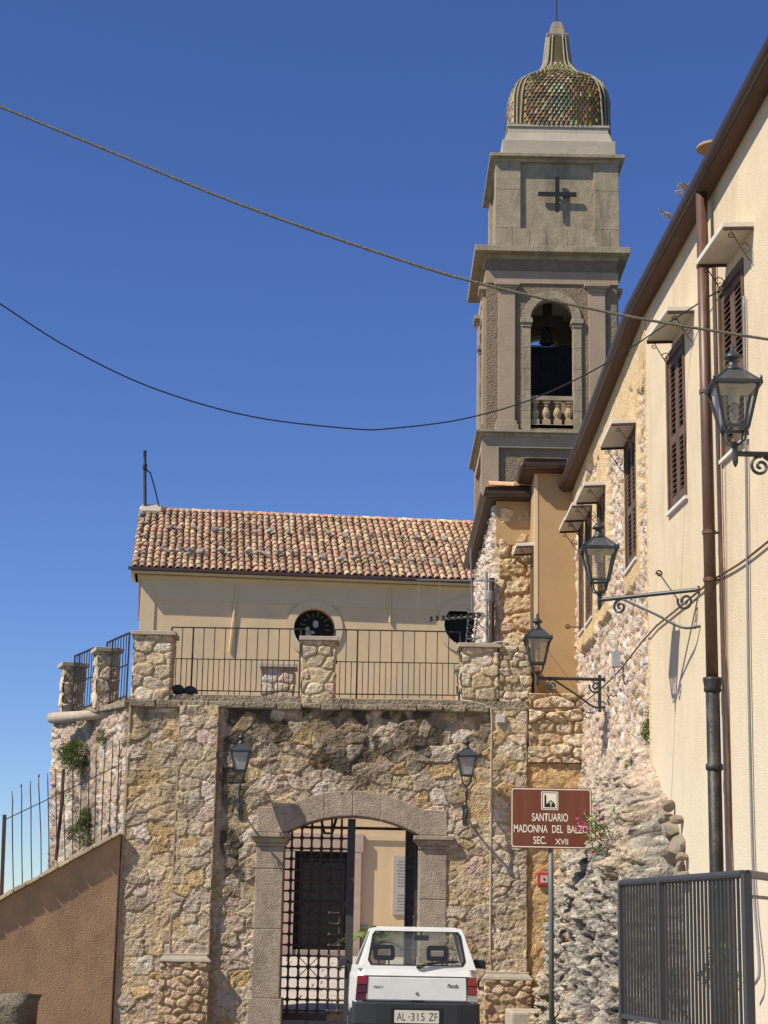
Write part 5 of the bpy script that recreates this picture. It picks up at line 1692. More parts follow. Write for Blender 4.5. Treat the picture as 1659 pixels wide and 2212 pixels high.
# ================================================================== LANTERNS
def lantern(root, c, s, glass, bulb=True, red=False):
    """four-sided street lantern; c is the bottom of the glass box, s the half width at its top"""
    c = Vector(c)
    h = s * 1.85
    b0, b1 = s * .53, s * .93
    top = c.z + h
    f = MB()
    cor = [(-1, -1), (1, -1), (1, 1), (-1, 1)]
    for sx, sy in cor:
        f.bar((c.x + sx * b0, c.y + sy * b0, c.z), (c.x + sx * b1, c.y + sy * b1, top), s * .13, s * .13, up=(0, 1, 0))
    for i in range(4):
        a, b = cor[i], cor[(i + 1) % 4]
        f.bar((c.x + a[0] * b0, c.y + a[1] * b0, c.z), (c.x + b[0] * b0, c.y + b[1] * b0, c.z), s * .14)
        f.bar((c.x + a[0] * s, c.y + a[1] * s, top + s * .05), (c.x + b[0] * s, c.y + b[1] * s, top + s * .05), s * .24, s * .15)
        f.bar((c.x + a[0] * s * 1.02, c.y + a[1] * s * 1.02, top + s * .10), (c.x + a[0] * s * .36, c.y + a[1] * s * .36, top + s * .78), s * .09)
        f.lathe((c.x + a[0] * s * 1.03, c.y + a[1] * s * 1.03, top + s * .12), [(s * .05, 0), (s * .075, s * .09), (s * .05, s * .16), (s * .015, s * .24)], 8)
    f.frustum((c.x, c.y), s * .42, top + s * .72, s * .36, top + s * .84)
    frm = f.build('lantern_frame', M_LAMP, root, bevel=.003)
    g = MB()
    for i in range(4):
        a, b = cor[i], cor[(i + 1) % 4]
        q = [Vector((c.x + a[0] * b0 * .97, c.y + a[1] * b0 * .97, c.z + .01)), Vector((c.x + b[0] * b0 * .97, c.y + b[1] * b0 * .97, c.z + .01)),
             Vector((c.x + b[0] * b1 * .97, c.y + b[1] * b1 * .97, top - .01)), Vector((c.x + a[0] * b1 * .97, c.y + a[1] * b1 * .97, top - .01))]
        g.add(q, [(0, 1, 2, 3)])
    g.build('glass', glass, root)
    rf2 = MB()
    for i in range(4):
        a, b = cor[i], cor[(i + 1) % 4]
        rf2.add([(c.x + a[0] * s * 1.0, c.y + a[1] * s * 1.0, top + s * .12), (c.x + b[0] * s * 1.0, c.y + b[1] * s * 1.0, top + s * .12),
                 (c.x + b[0] * s * .38, c.y + b[1] * s * .38, top + s * .76), (c.x + a[0] * s * .38, c.y + a[1] * s * .38, top + s * .76)], [(0, 1, 2, 3)])
    rf2.build('roof_panel', mat('dark lamp roof', (.05, .058, .062), .3, var=.25, spec=.6) if not red else glass_mat('smoked roof glass', (.42, .43, .44), .12), root)
    cp = MB()
    cp.lathe((c.x, c.y, top + s * .80), [(s * .42, 0), (s * .40, s * .08), (s * .26, s * .22), (s * .20, s * .46), (s * .24, s * .52), (s * .40, s * .58), (s * .38, s * .68), (s * .22, s * .84), (s * .12, s * .98), (s * .09, s * 1.04), (s * .13, s * 1.12), (s * .08, s * 1.2), (s * .02, s * 1.32)], 16)
    cp.build('chimney_cap', M_LAMP, root, smooth=True)
    if bulb:
        bl_ = MB(); bl_.lathe((c.x, c.y, c.z), [(s * .14, s * .28), (s * .20, s * .5), (s * .21, s * .95), (s * .12, s * 1.15)], 12)
        bl_.build('bulb', glass_mat('bulb glass', (.9, .9, .86), .22) if 'bulb glass' not in MATS else MATS['bulb glass'], root)
        bs_ = MB(); bs_.lathe((c.x, c.y, c.z), [(s * .26, s * 1.15), (s * .26, s * 1.6), (s * .26, s * 1.78)], 12)
        bs_.build('lamp_socket', mat('pale socket', (.62, .58, .5), .6), root)
        pl2 = MB(); pl2.frustum((c.x, c.y), b1 * .93, top - s * .06, b1 * .93, top - s * .04)
        pl2.build('reflector', mat('lamp reflector', (.55, .53, .48), .5), root)
        if red:
            bx = MB(); bx.box((c.x - s * .38, c.y - s * .3, top + s * .06), (c.x + s * .38, c.y + s * .3, top + s * .5)); bx.build('ballast', mat('red ballast', (.30, .03, .04), .5), root)
    return top
def bracket_lantern(label, c, s, L, armdir, name_g, red):
    """c = axis point where lantern and arm meet; the arm runs L along armdir to the wall"""
    c = Vector(c); d = Vector(armdir).normalized(); Z = Vector((0, 0, 1))
    r = thing('wall_lantern', label, 'lantern', c, group=name_g)
    gb = c + Z * s * 1.15
    lantern(r, gb, s, G_LAMP, True, red)
    f = MB()
    for k in range(4):
        a = PI / 4 + k * PI / 2
        e = Vector((math.cos(a), math.sin(a), 0))
        f.tube([gb + e * s * .66, gb + e * s * .60 - Z * s * .28, gb + e * s * .52 - Z * s * .60, gb + e * s * .2 - Z * s * .74, gb - Z * s * .76], s * .055, 6)
    f.lathe(gb, [(s * .10, -s * .95), (s * .16, -s * .8), (s * .16, -s * .72), (s * .09, -s * .62)], 10)
    f.build('fork', M_LAMP, r)
    st_ = MB(); st_.lathe(c, [(s * .02, -s * .62), (s * .10, -s * .48), (s * .13, -s * .36), (s * .13, s * .24), (s * .17, s * .3), (s * .10, s * .4)], 12); st_.build('socket_post', M_LAMP, r)
    a = MB(); a.tube([c, c + d * L], s * .125, 10); a.lathe if False else None
    a.tube([c + d * (L - .02), c + d * L], s * .22, 10)
    a.build('arm', M_LAMP, r)
    sc = MB()
    rr0 = s * .085
    p1 = c + d * (L * .24) - Z * s * .1; p2 = c + d * (L * .58) - Z * s * 1.25; p3 = c + d * (L * .82) - Z * s * 2.12; p4 = c + d * L * 1.0 - Z * s * 2.15
    pts = []
    B_ = [p1, p1.lerp(p2, .5), p2, p3, p4]
    for i in range(len(B_) - 1):
        for k in range(5):
            t_ = k / 5
            a0 = B_[max(i - 1, 0)]; a1 = B_[i]; a2 = B_[i + 1]; a3 = B_[min(i + 2, len(B_) - 1)]
            pts.append(.5 * ((2 * a1) + (a2 - a0) * t_ + (2 * a0 - 5 * a1 + 4 * a2 - a3) * t_ ** 2 + (3 * a1 - a0 - 3 * a2 + a3) * t_ ** 3))
    pts.append(p4)
    sc.tube(pts, rr0, 6)
    sc.tube(spiral(c + d * (L * .21) - Z * s * .55, s * .46, PI * .45, 1.55, d, Z, 26, .12), rr0 * .9, 6)
    sc.tube(spiral(c + d * (L * .86) - Z * s * .60, s * .52, PI * .12, -1.6, -d, Z, 26, .12), rr0 * .9, 6)
    sc.build('scroll', M_LAMP, r)
    return r
LG = 'scrolled bracket lanterns on the house wall'
c1 = P(1588, 980, 13.45)
w1 = NB + NT * ((c1 - NB).dot(NT)); w1.z = c1.z
L1 = (w1 - c1).length
bracket_lantern('nearest bracket lantern, with a red box under its roof, before the closest shutters', c1, .175, L1, (1, 0.03, 0), LG, True)
c2 = P(1295, 1296, 19.0)
w2 = PN(1512, 1299)
w2.z = c2.z
bracket_lantern('bracket lantern whose arm ends at the brown downpipe', c2, .178, (w2 - c2).length - .0, w2 - c2, LG, True)
c3 = P(1161, 1465, 24.8)
w3 = Vector((XF, 24.8, c3.z))
l3 = bracket_lantern('bracket lantern hanging before the ochre bay on the rubble wall', c3, .178, (w3 - c3).length, (1, 0, 0), LG, False)
t = MB(); t.box(w3 + Vector((-.10, -.03, -.45)), w3 + Vector((-.06, .03, .06))); t.build('wall_plate', M_LAMP, l3)
# small gate lanterns on upright stems
def gate_lantern(label, px, py_glass_bottom, y, side):
    p = P(px, py_glass_bottom, y)
    s = .150
    r = thing('gate_lantern', label, 'lantern', p, group='lanterns either side of the arch')
    lantern(r, p, s, G_FROST, False)
    cp = MB()
    Z = Vector((0, 0, 1))
    for sx in (-1, 1):
        cp.tube([p + Vector((sx * s * .5, 0, 0)), p + Vector((sx * s * .42, 0, -.10)), p + Vector((sx * s * .08, 0, -.17))], .012, 6)
    cp.lathe(p, [(.012, -.62), (.03, -.60), (.03, -.55), (.014, -.50), (.018, -.34), (.03, -.24), (.014, -.2), (.014, -.15)], 10)
    cp.build('stem', M_LAMP, r)
    b = MB()
    q = p - Z * .55
    b.tube([q, q + Vector((0, .20, -.05)), q + Vector((0, .38, -.05)), Vector((q.x, YG - .01, q.z))], .018, 8)
    b.box((q.x - .035, YG - .04, q.z - .16), (q.x + .035, YG + .02, q.z + .14))
    b.tube(spiral(q + Vector((0, .12, -.08)), .07, 0, 1.3, Vector((0, 1, 0)), Z), .01, 5)
    b.build('bracket', M_LAMP, r)
    return r
gate_lantern('small frosted lantern on a stem left of the arch, on blackened stone', 519, 1664, YG - .5, -1)
gate_lantern('small frosted lantern on a stem over the right side of the arch', 1008, 1675, YG - .5, 1)
# lantern hung under the arch
hl = P(709, 1800, YG + .75)
hr = thing('hanging_lantern', 'open black lantern hanging inside the arch behind the gate lattice', 'lantern', hl)
t = MB()
for sx in (-1, 1):
    for sy in (-1, 1):
        t.bar(hl + Vector((sx * .06, sy * .06, 0)), hl + Vector((sx * .155, sy * .155, .36)), .026)
for z, w__ in ((0, .06), (.36, .155)):
    for sx in (-1, 1):
        t.bar(hl + Vector((sx * w__, -w__, z)), hl + Vector((sx * w__, w__, z)), .026); t.bar(hl + Vector((-w__, sx * w__, z)), hl + Vector((w__, sx * w__, z)), .026)
t.frustum((hl.x, hl.y), .17, hl.z + .37, .05, hl.z + .5)
t.tube([hl + Vector((0, 0, .5)), hl + Vector((0, 0, .75))], .012, 6)
t.build('lantern_frame', M_IRON, hr)

# ================================================================== DOWNPIPE, CABLES, FITTINGS
dp_t = PN(1524, 430, .12); dp_m = PN(1530, 1480, .12)
s_dp = ((dp_t - NB).dot(NT) + (dp_m - NB).dot(NT)) / 2
dpt = thing('downpipe', 'brown painted downpipe with a black cast iron lower length and peeling ochre paint', 'pipe', nw(s_dp, 0, .12))
zj = PN(1528, 1480, .12).z
zg_top = ZE - .12
t = MB(); t.tube([nw(s_dp, zj, .12), nw(s_dp, zg_top + ZSL * s_dp + .06, .12)], .060, 14)
t.build('upper_pipe', M_PIPE, dpt, smooth=True)
t = MB(); t.tube([nw(s_dp, -.2, .12), nw(s_dp, zj + .02, .12)], .068, 14)
t.lathe(nw(s_dp, zj - .10, .12), [(.07, 0), (.088, .02), (.082, .05), (.092, .12), (.092, .145)], 14)
for zz in (zj - .85, zj - 2.0, zj - 2.9): t.lathe(nw(s_dp, zz, .12), [(.069, 0), (.084, .012), (.084, .06), (.069, .07)], 14)
t.build('lower_pipe', M_CASTIRON, dpt, smooth=True)
for py in (565, 845, 1155, 1258):
    zc = PN(1526, py, .12).z
    c = MB(); c.lathe(nw(s_dp, zc, .12), [(.061, -.02), (.069, -.018), (.069, .018), (.061, .02)], 14); c.bar(nw(s_dp, zc, .12), nw(s_dp, zc, -.01), .02); c.build('clamp', M_PIPE, dpt)
t = MB(); t.prism([nw(s_dp + .07, -.1, .001), nw(s_dp + .17, -.1, .001), nw(s_dp + .16, zj - .3, .001), nw(s_dp + .13, zj + 1.2, .001), nw(s_dp + .08, zj + 1.1, .001)], ND * .004); t.build('paint_strip', M_OCHRE, dpt)
t = MB(); t.tube([nw(s_dp + .16, -.1, .03), nw(s_dp + .16, zj - .1, .03), nw(s_dp + .11, zj + .25, .03), nw(s_dp + .11, ZE - .4, .03)], .014, 6); t.build('side_cable', M_PIPE, dpt)
def cable(label, pts, r, m, name='cable', n=14):
    """smooth curve through points"""
    pts = [Vector(p) for p in pts]
    out = []
    for i in range(len(pts) - 1):
        a0 = pts[i - 1] if i > 0 else pts[0] * 2 - pts[1]
        a1, a2 = pts[i], pts[i + 1]
        a3 = pts[i + 2] if i + 2 < len(pts) else pts[-1] * 2 - pts[-2]
        for k in range(n):
            t_ = k / n
            out.append(.5 * ((2 * a1) + (a2 - a0) * t_ + (2 * a0 - 5 * a1 + 4 * a2 - a3) * t_ ** 2 + (3 * a1 - a0 - 3 * a2 + a3) * t_ ** 3))
    out.append(pts[-1])
    mb = MB(); mb.tube(out, r, 8)
    o = mb.build(name, m, None, smooth=True)
    return tag(o, label, 'cable')
cable('thick grey twisted cable crossing the sky and passing in front of the tower arch', [P(-160, 165, 12.6), P(0, 230, 12.5), P(240, 328, 12.4), P(520, 442, 12.3), P(830, 550, 12.2), P(1040, 613, 12.1), P(1350, 682, 12), P(1659, 733, 11.9), P(1800, 752, 11.8)], .0105, M_ROPE)
t_ = [P(-150, 555, 17.0), P(0, 656, 17.2), P(150, 752, 17.4), P(330, 838, 17.6), P(540, 899, 17.8), P(760, 926, 18.0), P(850, 925, 18.1), P(1000, 905, 18.2), P(1150, 862, 18.25), P(1300, 790, 18.3), P(1440, 700, 18.35), PN(1533, 640, .06), PN(1556, 627, .02)]
cable('thin black cable sagging low across the sky to the house wall', t_, .0075, M_CABLE)
cable('dark cable pair clipped diagonally down the plaster towards the downpipe', [PN(1720, 1120, .03), PN(1659, 1170, .03), PN(1600, 1216, .03), PN(1536, 1256, .03), PN(1470, 1310, .03), PN(1418, 1352, .03)], .011, M_PIPE)
cable('brown cable running down the bare rubble and along the corbelled stones', [PN(1418, 1352, .03), PX(1380, 1395, XF - .06), PX(1337, 1450, XF - .06), PX(1295, 1490, XF - .06), PX(1253, 1524, XF - .06), P(1245, 1528, YG - .2), P(1200, 1529, YG - .24), P(1146, 1530, YG - .22)], .010, M_PIPE)
cable('grey conduit hanging down the plaster beyond the nearest lantern', [PN(1607, 640, .03), PN(1612, 1000, .03), PN(1618, 1500, .03), PN(1628, 1900, .03), PN(1640, 2080, .05), PN(1634, 2120, .08), PN(1615, 2135, .12)], .014, M_GREYCABLE)
cable('white cable looping from the aerial pillar to the gate wall corner', [P(1045, 1395, YG + .05), P(1085, 1386, YG - .02), P(1120, 1396, YG - .04), P(1141, 1399, YG - .04)], .008, M_WHITECABLE)
cable('white cable dropping over the ledge beside the right pilaster', [P(995, 1500, YG + .0), P(1000, 1512, YG - .16), P(1030, 1518, YG - .17), P(1052, 1526, YG - .16), P(1061, 1545, YG - .14), P(1060, 1700, YG - .135), P(1058, 2080, YG - .135)], .007, M_WHITECABLE)
t = MB(); a = P(1072, 1545, YG - .115); b = P(1091, 1563, YG - .115); t.box((a.x, YG - .19, b.z), (b.x, YG - .11, a.z)); t.box((a.x + .012, YG - .195, b.z + .012), (b.x - .012, YG - .19, a.z - .012))
tag(t.build('junction_box', mat('grey junction box', (.50, .48, .44), .5, var=.08), None, bevel=.006), 'small square grey junction box under the ledge on the right pilaster', 'junction box')
pb0 = PX(1325, 1425, XF - .10)
t = MB(); t.box(pb0 + Vector((-.02, -.05, -.10)), pb0 + Vector((.08, .05, .10))); t.tube([pb0 + Vector((0, 0, -.1)), pb0 + Vector((.02, 0, -.25))], .012, 6); t.lathe(pb0 + Vector((.02, 0, .1)), [(.05, 0), (.04, .03), (.01, .045)], 10)
tag(t.build('sensor_box', mat('grey sensor plastic', (.34, .35, .36), .5), None, bevel=.006), 'small grey sensor box on the rubble wall above the farthest bracket lantern', 'sensor')
rp = P(1175, 1899, YG - .11)
rbx = thing('alarm_box', 'small red square box with a pale centre in the recess beside the sign pole', 'alarm box', rp)
t = MB(); t.box(rp + Vector((-.10, -.03, -.10)), rp + Vector((.10, .05, .10))); t.build('case', mat('faded red paint', (.42, .05, .06), .5, var=.15), rbx, bevel=.01)
t = MB(); t.box(rp + Vector((-.055, -.036, -.055)), rp + Vector((.055, -.029, .055))); t.build('panel', mat('pale box panel', (.55, .42, .32), .6), rbx)
t = MB(); t.lathe(rp + Vector((0, -.036, 0)), [(.016, 0), (.016, -.008)], 10, 'y'); t.build('button', M_IRON, rbx)
cable('hair-thin grey wire running straight down the plaster just right of the downpipe', [PN(1566, 1000, .012), PN(1570, 1300, .012), PN(1577, 1700, .012), PN(1583, 1880, .012)], .0035, M_GREYCABLE)
hk = PN(1418, 1237, .0)
t = MB(); t.tube([PN(1424, 1239, .0), PN(1424, 1239, .22)] + spiral(PN(1424, 1239, .25) + Vector((0, 0, -.0)), .035, 0, 1.0, ND, Vector((0, 0, 1)), 10, .6), .009, 6)
tag(t.build('wall_hook', M_RUST, None), 'thin rusty hook sticking out of the plaster left of the downpipe', 'hook')
h2 = PX(1262, 1355, XF)
t = MB(); t.tube([h2, h2 + Vector((-.22, 0, 0))] + spiral(h2 + Vector((-.25, 0, .0)), .04, 0, 1.0, Vector((-1, 0, 0)), Vector((0, 0, 1)), 10, .6), .009, 6)
tag(t.build('wall_hook', M_RUST, None), 'thin rusty hook at the far window beside the ochre bay', 'hook')

# television aerial on the terrace pillar
an = thing('television_aerial', 'grey television aerial with a long ribbed boom and lattice mast above the terrace pillar', 'antenna', P(1052, 1385, YG + .45))
ya = YG + .45
q = lambda px, py, dy=0.0: P(px, py, ya + dy)
t = MB(); t.tube([q(1052, 1392), q(1051, 1236)], .020, 8); t.build('mast', M_ALU, an)
t = MB()
for k, px in enumerate((1014, 1032)):
    t.tube([q(1010 + 18 * k - 4, 1392, .1 * k), q(1013 + 20 * k, 1320, .1 * k)], .010, 6)
t.tube([q(1020, 1322), q(1016, 1185)], .013, 6)
for i in range(5):
    y0 = 1392 - i * 16
    t.tube([q(1008, y0), q(1034, y0 - 14, .1)], .007, 5); t.tube([q(1034, y0, .1), q(1008, y0 - 14)], .007, 5)
t.tube([q(1010, 1322), q(1045, 1326)], .014, 6); t.tube([q(1008, 1380), q(1040, 1378)], .012, 6)
t.build('lattice_mast', M_ALU, an)
t = MB(); t.tube([q(900, 1253), q(1075, 1255)], .012, 6); t.build('boom', M_ALU, an)
t = MB()
for px in (905, 950, 1020, 1072): t.tube([q(px, 1253), q(px - 3, 1310 if px < 1000 else 1270)], .004, 5); t.tube([q(px, 1253, -.5), q(px, 1253, .5)], .005, 5)
t.build('element', M_ALU, an)
t = MB(); t.tube([q(926, 1339), q(1060, 1329)], .016, 6); bo = t.build('ribbed_boom', M_ALU, an)
t = MB()
for i in range(9):
    px = 930 + i * 13; py = 1338 - i * 1.0
    t.box(q(px, py) + Vector((-.012, -.16, -.012)), q(px, py) + Vector((.03, .16, .022)))
t.build('director', M_CABLE, bo)
t = MB(); t.tube(spiral(q(1046, 1345), .09, 0, 2.2, Vector((1, 0, 0)), Vector((0, 0, 1)), 30, .8), .008, 6); t.build('coiled_cable', M_WHITECABLE, an)
t = MB(); t.lathe(q(1058, 1288), [(.05, -.09), (.062, -.05), (.062, .05), (.05, .09)], 10); t.tube([q(1050, 1285), q(1058, 1285)], .02, 6); t.build('amplifier', M_GREYCABLE, an)

# ================================================================== SIGN
YSG = 21.0
sg = thing('road_sign', 'brown tourist sign for the sanctuary on a grey pole in front of the rock', 'sign', P(1191, 1830, YSG))
s0, s1 = P(1103, 1768, YSG).x, P(1278.5, 1768, YSG).x
zt0, zt1 = P(1190, 1833, YSG).z, P(1190, 1702, YSG).z
def rrect(x0, x1, z0, z1, r, y, n=5):
    pts = []
    for cx, cz, a0 in ((x1 - r, z0 + r, -PI / 2), (x1 - r, z1 - r, 0), (x0 + r, z1 - r, PI / 2), (x0 + r, z0 + r, PI)):
        for k in range(n + 1):
            a = a0 + PI / 2 * k / n
            pts.append((cx + r * math.cos(a), y, cz + r * math.sin(a)))
    return pts
M_SBROWN = mat('brown sign paint', lin((112, 62, 44)), .45, var=.06, scale=3, spec=.35, stain=lin((136, 92, 74)), stain_scale=3, stain_amt=.35, stretch=(3, 3, .4))
M_SWHITE = mat('cream sign paint', lin((232, 222, 200)), .5, var=.05)
t = MB(); t.prism(rrect(s0, s1, zt0, zt1, .035, YSG), (0, .018, 0)); t.build('board', M_SBROWN, sg)
t = MB()
A = rrect(s0 + .010, s1 - .010, zt0 + .010, zt1 - .010, .030, YSG - .0015); B = rrect(s0 + .021, s1 - .021, zt0 + .021, zt1 - .021, .024, YSG - .0015)
t.strip(A + A[:1], B + B[:1], (0, .001, 0)); t.build('border', M_SWHITE, sg)
sgR = P(1193, 2240, YSG); sgT = P(1190.5, 1832, YSG)
t = MB(); t.tube([Vector((sgR.x, YSG + .05, .05)), Vector((sgT.x, YSG + .05, zt1 - .06))], .0305, 14); t.build('pole', mat('grey green pole paint', (.125, .135, .125), .45, var=.2, scale=5, spec=.4), sg, smooth=True)
t = MB()
for zz in (zt0 + .12, zt1 - .12): t.box((sgT.x - .05, YSG + .0185, zz - .02), (sgT.x + .05, YSG + .10, zz + .02))
t.build('clamp', M_ALU, sg)
def text(body, c, height, width, m, parent, name='lettering', extr=.0012, off=.0, rot=(PI / 2, 0, 0), local=False, shear=0.0):
    cu = bpy.data.curves.new(name, 'FONT')
    cu.body = body
    cu.align_x, cu.align_y = 'CENTER', 'CENTER'
    cu.size = 1.0
    cu.extrude = .0
    cu.offset = off
    cu.shear = shear
    cu.space_word = 1.15
    o0 = bpy.data.objects.new(name, cu)
    COL.objects.link(o0)
    bpy.context.view_layer.update()
    dg = bpy.context.evaluated_depsgraph_get()
    me = bpy.data.meshes.new_from_object(o0.evaluated_get(dg))
    bpy.data.objects.remove(o0); bpy.data.curves.remove(cu)
    co = np.zeros(len(me.vertices) * 3); me.vertices.foreach_get('co', co); co = co.reshape(-1, 3)
    mn, mx_ = co.min(0), co.max(0)
    co[:, 0] = (co[:, 0] - (mn[0] + mx_[0]) / 2) * width / (mx_[0] - mn[0])
    co[:, 1] = (co[:, 1] - (mn[1] + mx_[1]) / 2) * height / (mx_[1] - mn[1])
    me.vertices.foreach_set('co', co.ravel())
    M = Matrix.Translation(Vector(c)) @ Matrix.Rotation(rot[0], 4, 'X')
    me.transform(M)
    me.materials.clear()
    return link_mesh(name, me, m, parent)
def sx(px): return s0 + (px - 1103) / 175.5 * (s1 - s0)
def sz(py): return zt1 - (py - 1702) / 131 * (zt1 - zt0)
hpx = (zt1 - zt0) / 131; wpx = (s1 - s0) / 175.5
yl = YSG - .003
text('SANTUARIO', (sx(1188), yl, sz(1766)), 17.5 * hpx, 78 * wpx, M_SWHITE, sg, off=.012)
text('MADONNA  DEL  BALZO', (sx(1189.5), yl, sz(1791)), 17 * hpx, 159 * wpx, M_SWHITE, sg, off=.012)
text('SEC.', (sx(1166), yl, sz(1815.5)), 16.5 * hpx, 28 * wpx, M_SWHITE, sg, off=.012)
text('XVII', (sx(1213), yl, sz(1818)), 12.5 * hpx, 28 * wpx, M_SWHITE, sg, off=.012)
t = MB(); t.prism(rrect(sx(1169), sx(1206), sz(1750), sz(1710), .012, YSG - .002), (0, .001, 0)); pc_ = t.build('pictogram', M_SWHITE, sg)
M_SBLK = mat('black sign paint', lin((34, 40, 34)), .5)
t = MB()
A = rrect(sx(1171), sx(1204), sz(1748), sz(1712), .010, YSG - .0035); B = rrect(sx(1172.2), sx(1202.8), sz(1746.8), sz(1713.2), .008, YSG - .0035)
t.strip(A + A[:1], B + B[:1], (0, .001, 0))
yq_ = YSG - .0035
t.prism([(sx(x), yq_, sz(y)) for x, y in ((1176, 1744), (1176, 1720), (1178, 1715.5), (1180, 1720), (1180, 1738), (1186, 1732), (1190, 1728), (1199, 1736.5), (1199, 1744))], (0, .001, 0))
t.build('church_symbol', M_SBLK, pc_)
t = MB(); t.box((sx(1189.2), yq_ - .002, sz(1743)), (sx(1190.8), yq_ - .001, sz(1731))); t.box((sx(1186.5), yq_ - .0022, sz(1736)), (sx(1193.5), yq_ - .0012, sz(1734.4))); t.build('cross_symbol', M_SWHITE, pc_)

# ================================================================== CAR
M_CARW = mat('white car paint', (.68, .68, .65), .3, var=.04, scale=4, spec=.5, stain=(.47, .43, .36), stain_scale=2.5, stain_amt=.35)
M_BUMP = mat('faded black plastic', (.028, .030, .034), .55, var=.15, scale=5, spec=.35)
M_CARIN = mat('dark car interior', (.020, .020, .022), .8, var=.15)
M_RED = mat('red tail lamp', (.22, .012, .012), .22, var=.25, scale=22, spec=.6)
M_DRED = mat('deep red tail lamp', (.07, .008, .008), .22, var=.25, scale=22, spec=.6)
M_RUBBER = mat('rubber', (.015, .015, .016), .8)
cp_ = P(894, 2150, 20.7)
car = thing('parked_car', 'small boxy white hatchback parked with its rear towards the street in front of the gate', 'car', (cp_.x + .035, 20.8, 0.140), R(1.3), local=True)
# plan half-widths at rear / middle / front for each level: (z, rear y, rear half width, mid half width, front y)
lv = [(.30, .06, .66, .72, 3.30), (.55, .03, .69, .745, 3.34), (.86, .045, .665, .735, 3.32), (.905, .07, .655, .72, 3.2)]
def ring(z, yr_, hr_, hm, yf_):
    return [(-hr_ + .05, yr_, z), (hr_ - .05, yr_, z), (hr_, yr_ + .06, z), (hm, yr_ + .85, z), (hm, yr_ + 1.9, z), (hm - .02, 2.6, z), (hm - .06, yf_ - .1, z), (hm - .12, yf_, z),
            (-hm + .12, yf_, z), (-hm + .06, yf_ - .1, z), (-hm + .02, 2.6, z), (-hm, yr_ + 1.9, z), (-hm, yr_ + .85, z), (-hr_, yr_ + .06, z)]
lvl = list(lv)
# rear shoulder up to the waist and the bonnet drop
rings = [ring(*l) for l in lvl]
rings.append([(x * .985, y + (.035 if y < .5 else (-.0 if y < 2 else 0)), z + (.075 if y < 2.2 else (.05 if y < 2.7 else -.06))) for x, y, z in ring(.905, .07, .655, .72, 3.2)])
b = MB()
vs = [p for r_ in rings for p in r_]
n = 14
fs = [(i * n + k, i * n + (k + 1) % n, (i + 1) * n + (k + 1) % n, (i + 1) * n + k) for i in range(len(rings) - 1) for k in range(n)]
fs += [tuple(range(n))[::-1], tuple((len(rings) - 1) * n + k for k in range(n))]
b.add(vs, fs)
body = b.build('body', M_CARW, car, smooth=False, bevel=.018, segs=3)
# greenhouse: tailgate upper frame with the window opening, roof, pillars
def rear_y(z): return .095 + max(0, z - .97) * .40
zwl, zwt, zrf = 1.005, 1.375, 1.418
def hwid(z): return .645 - (z - .97) * .30
tg = MB()
frm_o = [(-hwid(.96), .96), (hwid(.96), .96), (hwid(zrf), zrf - .012), (hwid(zrf) - .08, zrf + .004), (-hwid(zrf) + .08, zrf + .004), (-hwid(zrf), zrf - .012)]
hole = [(-.545, zwl + .05), (-.515, zwl), (.515, zwl), (.545, zwl + .05), (.497, zwt - .04), (.465, zwt), (-.465, zwt), (-.497, zwt - .04)]
m_ = 60
A, B = [], []
czz = 1.19
def ray_poly(poly, a):
    best = None; dx, dz = math.cos(a), math.sin(a)
    for i in range(len(poly)):
        p, q = poly[i], poly[(i + 1) % len(poly)]
        ex, ez = q[0] - p[0], q[1] - p[1]
        det = -dx * ez + dz * ex
        if abs(det) < 1e-12: continue
        px, pz = p[0], p[1] - czz
        t1 = (-px * ez + pz * ex) / det; s1_ = (dx * pz - dz * px) / det
        if t1 > 0 and -1e-6 <= s1_ <= 1 + 1e-6: best = t1 if best is None else min(best, t1)
    return (dx * best, czz + dz * best)
angs = sorted(set([round(2 * PI * i / m_ - PI, 5) for i in range(m_)] + [round(math.atan2(p[1] - czz, p[0]), 5) for p in hole + frm_o]))
for a in angs + angs[:1]:
    p = ray_poly(hole, a); A.append(Vector((p[0], rear_y(p[1]), p[1])))
    p = ray_poly(frm_o, a); B.append(Vector((p[0], rear_y(p[1]), p[1])))
tg.strip(A, B, (0, .06, 0))
tail = tg.build('tailgate', M_CARW, car, bevel=.006)
gs = MB()
Cc = sum(A, Vector()) / len(A)
G1 = [p.lerp(Cc, -.012) + Vector((0, -.006, 0)) for p in A]; G2 = [p.lerp(Cc, .035) + Vector((0, -.006, 0)) for p in A]
gs.strip(G1, G2, (0, .02, 0)); gs.build('window_seal', M_RUBBER, tail)
gg = MB(); gg.add([p + Vector((0, .012, 0)) for p in A[:-1]], [tuple(range(len(A) - 1))]); gg.build('rear_window', G_CAR, tail)
# lower tailgate panel: crease, handle recess, badges
t = MB(); t.prism([(-.565, .030, .625), (.565, .030, .625), (.552, .038, .872), (-.552, .038, .872)], (0, -.016, 0)); t.build('panel', M_CARW, tail, bevel=.008)
t = MB(); t.box((-.60, .030, .884), (.60, .055, .889)); t.box((-.557, .012, .62), (-.552, .04, .889)); t.box((.552, .012, .62), (.557, .04, .889)); t.box((-.60, .012, .606), (.60, .04, .616)); t.build('panel_gap', M_RUBBER, tail)
t = MB(); t.box((-.06, .006, .612), (.08, .03, .628)); t.build('handle', M_RUBBER, tail)
t = MB(); t.lathe((0.0, .016, .705), [(.018, 0), (.018, -.008), (.012, -.012)], 12, 'y'); t.build('lock', M_ALU, tail)
M_BADGE = mat('dark badge', (.05, .05, .05), .4, metal=.3)
text('FIAT', (-.43, .0125, .766), .022, .115, M_BADGE, tail, name='badge', off=.03, shear=.3)
text('Panda', (.40, .0125, .790), .040, .125, M_BADGE, tail, name='badge', off=.025, shear=.35)
